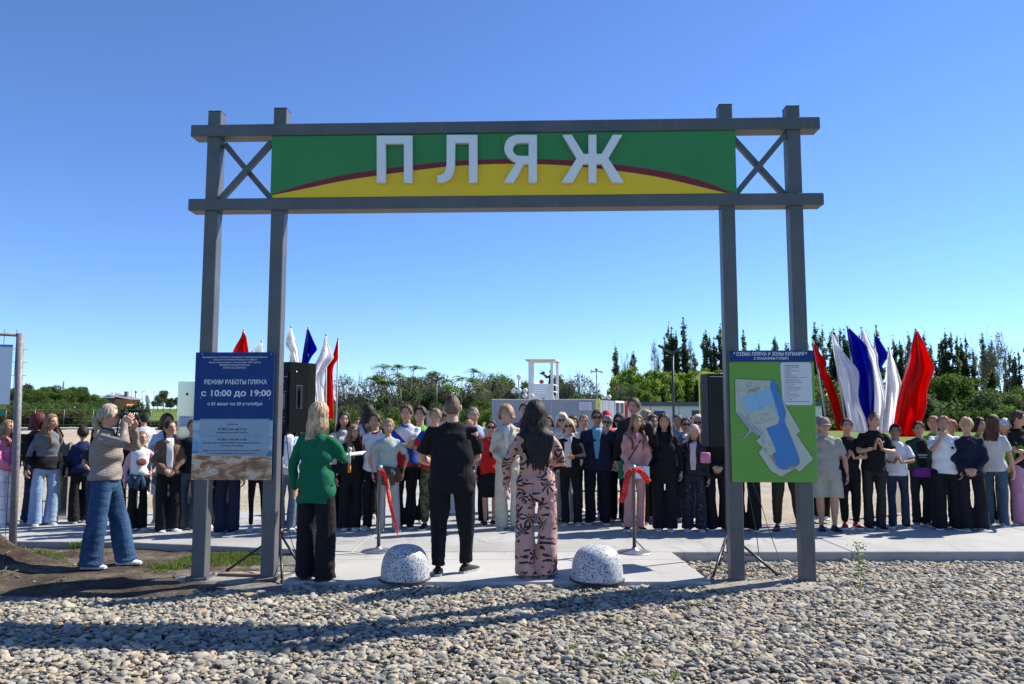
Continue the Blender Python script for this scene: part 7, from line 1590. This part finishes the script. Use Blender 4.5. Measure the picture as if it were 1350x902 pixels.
# ================================================================ flags
def m_flag(name, c, tr=.35):
    t = NT(name); t.base(c); t.set(Roughness=.55, Specular_IOR_Level=.3); x = t.n('ShaderNodeBsdfTranslucent'); x.inputs[0].default_value = c; mx = t.n('ShaderNodeMixShader'); mx.inputs[0].default_value = tr+.33
    t.bump(t.noise(t.coord(scale=(1,1,.25)), 7, 3, .5, .5), .2, .03)
    t.l(t.b.outputs[0], mx.inputs[1]); t.l(x.outputs[0], mx.inputs[2]); t.l(mx.outputs[0], t.out.inputs[0]); return t.mat
M_FR = m_flag('red_flag_cloth', lin(.72,.018,.012)); M_FW = m_flag('white_flag_cloth', lin(.88,.88,.90), .5); M_FB = m_flag('blue_flag_cloth', lin(.012,.030,.48)); M_POLE = plain('white_pole', lin(.5,.5,.5), .5)
def flag(rows, mat, Y, label, group, seed=0, base=None, folds=1.0):
    """rows: (y_px, left_px, right_px) from the tip downwards; cloth with folds, hanging from a pole"""
    rg = random.Random(seed); tip = rows[0]; top = atY((tip[1]+tip[2])/2, tip[0]-1.5, Y)
    ys = np.linspace(rows[0][0], rows[-1][0], 46); n = 26; vs = []
    L_ = np.interp(ys, [r[0] for r in rows], [r[1] for r in rows]); R_ = np.interp(ys, [r[0] for r in rows], [r[2] for r in rows]); p1, p2, p3 = [rg.uniform(0, 6) for _ in range(3)]
    for k in range(3): L_[1:-1] = (L_[:-2]+2*L_[1:-1]+L_[2:])/4; R_[1:-1] = (R_[:-2]+2*R_[1:-1]+R_[2:])/4
    for j, y in enumerate(ys):
        t = j/45; wpx = R_[j]-L_[j]
        for i in range(n):
            u = i/(n-1); x = L_[j]+wpx*u
            amp = folds*.012*min(wpx, 24)/4
            d = amp*(math.sin(u*8.5+p1+t*3)+.5*math.sin(u*17+p2-t*4)+.45*math.sin(t*9+u*5+p3)); vs.append(atY(x, y, Y+d))
    fs = [(j*n+i, j*n+i+1, (j+1)*n+i+1, (j+1)*n+i) for j in range(45) for i in range(n-1)]
    bx = base if base is not None else (rows[-1][1]+rows[-1][2])/2
    g = gnd(bx, 546+CAMH*FPX/Y); g.y = Y; g.z = .9; e = empty('flag', g, 0, label, 'flag', group)
    b = MB(); b.add([v-g for v in vs], fs, 0, True); o = b.build('cloth', mat, e); m = o.modifiers.new('t', 'SOLIDIFY'); m.thickness = .003
    b = MB(); a_ = Vector((atY(bx, 690, Y).x, Y+.16, .9)); b.tube([a_-g, top-g+Vector((0,.04,0))], .013, 8); b.ball(top-g+Vector((0,.04,.01)), .02, 8, 6); b.build('pole', M_POLE, e); return e
GL = 'flags above the left crowd'; GR = 'flags above the right crowd'; YF = 12.6
flag([(437,319.5,321),(444,318,325),(452,313,326),(463,307,328),(480,305,326),(520,306,320)], M_FR, YF, 'red flag rising just above the blue board', GL, 1)
flag([(452,343,345),(457,340,346),(465,329,347),(480,326,344),(520,328,340)], M_FW, YF-.3, 'white flag corner showing just above the blue board', GL, 2)
flag([(433,382,384),(440,379,387),(449,377,390),(456,375.5,392),(460,382,393),(476,382,396),(500,383,396)], M_FW, YF-.2, 'white flag left of the dark blue flag above the left loudspeaker', GL, 3, 386)
flag([(434,404.5,407),(444,403,411),(455,401,416),(461.5,400,419.5),(467,399,413),(476,398,408),(490,396,402),(520,395,400)], M_FB, YF, 'dark blue flag above the left loudspeaker', GL, 4, 398)
flag([(443.5,428.5,430),(455,426,433),(465,423,438),(472,420,441),(480,415,433),(490,412,428),(498,410.5,425.5),(515,412,426.5),(535,416,427)], M_FW, YF-.3, 'tall twisted white flag above the woman in the green blazer', GL, 5, 424)
flag([(525,409,412),(510,411,414),(560,402,414)][::-1] and [(508,413,414.5),(520,411,416),(535,408.5,417),(560,404,416)], m_flag('pale_blue_cloth', lin(.42,.52,.72)), YF+.2, 'pale blue flag edge behind the tall twisted white flag', GL, 6, 410)
flag([(448.5,444.5,446),(458,442,446),(468,439,446),(475,436,446.5),(478,432,441),(490,430,438.5),(505,428,439),(520,427.5,439.5),(540,430,440),(552,434,440)], M_FR, YF, 'narrow red flag rightmost in the left group', GL, 7, 437)
flag([(453.5,1072.5,1075),(462,1073,1079),(470,1074.5,1084),(478.5,1076,1092),(486,1079,1087),(500,1084,1096),(520,1091,1104),(545,1099,1110.5),(568,1103,1112)], M_FR, 11.9, 'narrow red flag leftmost in the right group, beside the map board', GR, 8, 1107)
flag([(441,1097,1099),(452,1098,1104),(465,1099.5,1112),(478,1101,1123),(488,1103.5,1132),(500,1107,1133),(520,1111,1131),(532,1114,1133),(550,1117,1141),(570,1120,1146)], M_FW, 12.0, 'wide white flag leftmost of the three white flags at right', GR, 9, 1132)
flag([(433,1117,1120),(441,1117.5,1128),(450,1119,1139),(456,1119.5,1144),(470,1122,1145.5),(480,1127,1150),(500,1130.5,1152),(520,1131,1153),(534,1132,1152.5),(548,1140,1151),(570,1145,1151)], M_FB, 12.15, 'long deep blue flag between two white flags', GR, 10, 1148)
flag([(434,1135,1139),(445,1137,1145),(458,1140,1151),(467,1143,1158),(473,1146,1157),(480,1148,1157),(500,1151,1162.5),(520,1153,1167),(536,1152.5,1169),(548,1152,1167),(570,1150,1164)], M_FW, 12.3, 'white flag right of the long deep blue flag', GR, 11, 1158)
flag([(443,1153.5,1156),(452,1154,1162),(460,1155,1167),(469,1156,1172.5),(476,1157,1167),(486,1159,1161),(500,1160,1161)], M_FB, 12.7, 'small triangular blue flag behind the white flags', GR, 12, 1166)
flag([(461,1172,1174),(470,1170.5,1176.5),(482,1169,1181),(495,1168.5,1185),(508,1168,1189.5),(525,1167,1186),(545,1166,1183),(570,1164,1180)], M_FW, 12.1, 'white flag left of the large red flag', GR, 13, 1172)
flag([(436.5,1207.5,1210.5),(444,1205,1214),(452,1203,1218),(462,1201,1222),(474,1198,1228),(486,1194,1232.5),(495,1191.5,1230),(505,1189,1225),(520,1185.5,1221.5),(535,1182,1222),(548,1180,1218),(560,1178,1214),(576,1176,1209)], M_FR, 11.8, 'largest red flag, rightmost in the right group', GR, 14, 1178, folds=1.3)
flag([(548,1150,1158),(556,1149,1160),(566,1148,1159)], M_FB, 12.5, 'piece of blue flag behind the tall boy in the black polo', GR, 15, 1154)

# person on the tower
e_h = (TOWERPOS[3]-TOWERPOS[2])
pxT = 725.8
gT = Vector((TOWERPOS[0], TOWERPOS[1], TOWERPOS[2]))
pT = person(pxT, 0, 487.2, -75, 'person in black filming with a camera from the white watchtower', 'short', 'black', top='jacket', tc=BLACK, pos=gT, arms=(((.1,-.42,1.38),(.6,.3,-1),(-.2,-.8,.2),(-.3,.2,.6)), ((.06,-.40,1.42),(.6,.3,-1),(-.2,-.8,.2),(-.3,.2,.6))), vox=.022, group=None)
run_jobs()
e = empty('video_camera', (0,0,0), 0, 'black video camera held up in the watchtower', 'camera'); place(e, pT, Vector((0,-.56,1.50*pT['s']))); b = MB(); b.bbox(-.07,.07,-.12,.12,-.09,.10,.02); b.tube([(0,-.12,0),(0,-.26,.0)], .055, 10); b.tube([(0,.1,.1),(0,-.1,.15)], .03, 8); b.build('camera_body', M_BLK, e)
print('OBJ', len(bpy.data.objects), 'POLY', sum(len(o.data.polygons) for o in bpy.data.objects if o.type == 'MESH'))

# each tree that looks like others is told apart by what it stands above
LMK = [(2,'the girl in pink'),(28,'the red haired girl'),(55,'the grey jacket girl'),(79,'the short mirror pillar'),(104,'the navy blouse'),(133,'the photographer'),(160,'the orange house'),(179,'the girl with denim jacket'),(200,'the white hoodie'),(221,'the brown jacket'),(239,'the tall mirror pillar'),(262,'the outer left post'),(305,'the blue board'),(353,'the inner left post'),(376,'the left loudspeaker'),(414,'the green blazer'),(437,'the narrow red flag'),(449,'the white polo blouse'),(470,'the folder'),(484,'the pale blue shirt'),(493,'the white jersey'),(512,'the mint tee'),(533,'the crossed arms man'),(549,'the green shirt'),(569,'the camouflage trousers'),(589,'the curly brown hair'),(600,'the man in black'),(627,'the balding man'),(645,'the red vest'),(672,'the cream suit'),(690,'the globe lamp'),(712,'the watchtower'),(740,'the white blonde woman'),(755,'the blonde fringe woman'),(770,'the smiling girl'),(788,'the navy suit'),(802,'the grey haired man'),(815,'the dark haired woman'),(836,'the girl in pink suit'),(862,'the cabin corner side'),(877,'the girl in black jacket'),(887,'the tall street lamp'),(900,'the pale denim shirt'),(916,'the pink haired girl'),(926,'the white haired woman'),(945,'the right loudspeaker'),(972,'the inner right post'),(1018,'the map board'),(1040,'the map legend'),(1066,'the outer right post'),(1080,'the narrow right flag'),(1092,'the beige cap'),(1108,'the wide white flag'),(1122,'the smiling boy'),(1135,'the long blue flag'),(1153,'the tall clapping boy'),(1166,'the small blue flag'),(1175,'the third white flag'),(1186,'the boy in white tee'),(1208,'the large red flag'),(1222,'the green jacket boy'),(1234,'the boy in green tee'),(1250,'the white printed tee'),(1266,'the reddish hair'),(1285,'the navy hoodie'),(1300,'the dark haired girl'),(1314,'the white sweater'),(1330,'the boy in white cap'),(1345,'the pink trousers'),(1385,'the right picture edge'),(-40,'the left picture edge')]
from collections import Counter
cnt = Counter(e['label'] for e, _ in TREES); seen = set()
for e, px in sorted(TREES, key=lambda t: t[1]):
    if cnt[e['label']] > 1:
        k, nm = min(LMK, key=lambda t: abs(t[0]-px)); d = px-k; where = 'straight above' if abs(d) < 3 else ('up and left of' if d < 0 else 'up and right of')
        lab = e['label']+' '+where+' '+nm; n = 0
        while lab in seen:
            n += 1; lab = e['label']+(', farther,' if n == 1 else ', farthest,' if n == 2 else ', nearest,')+' '+where+' '+nm
            if n > 3: break
        e['label'] = lab
    seen.add(e['label'])
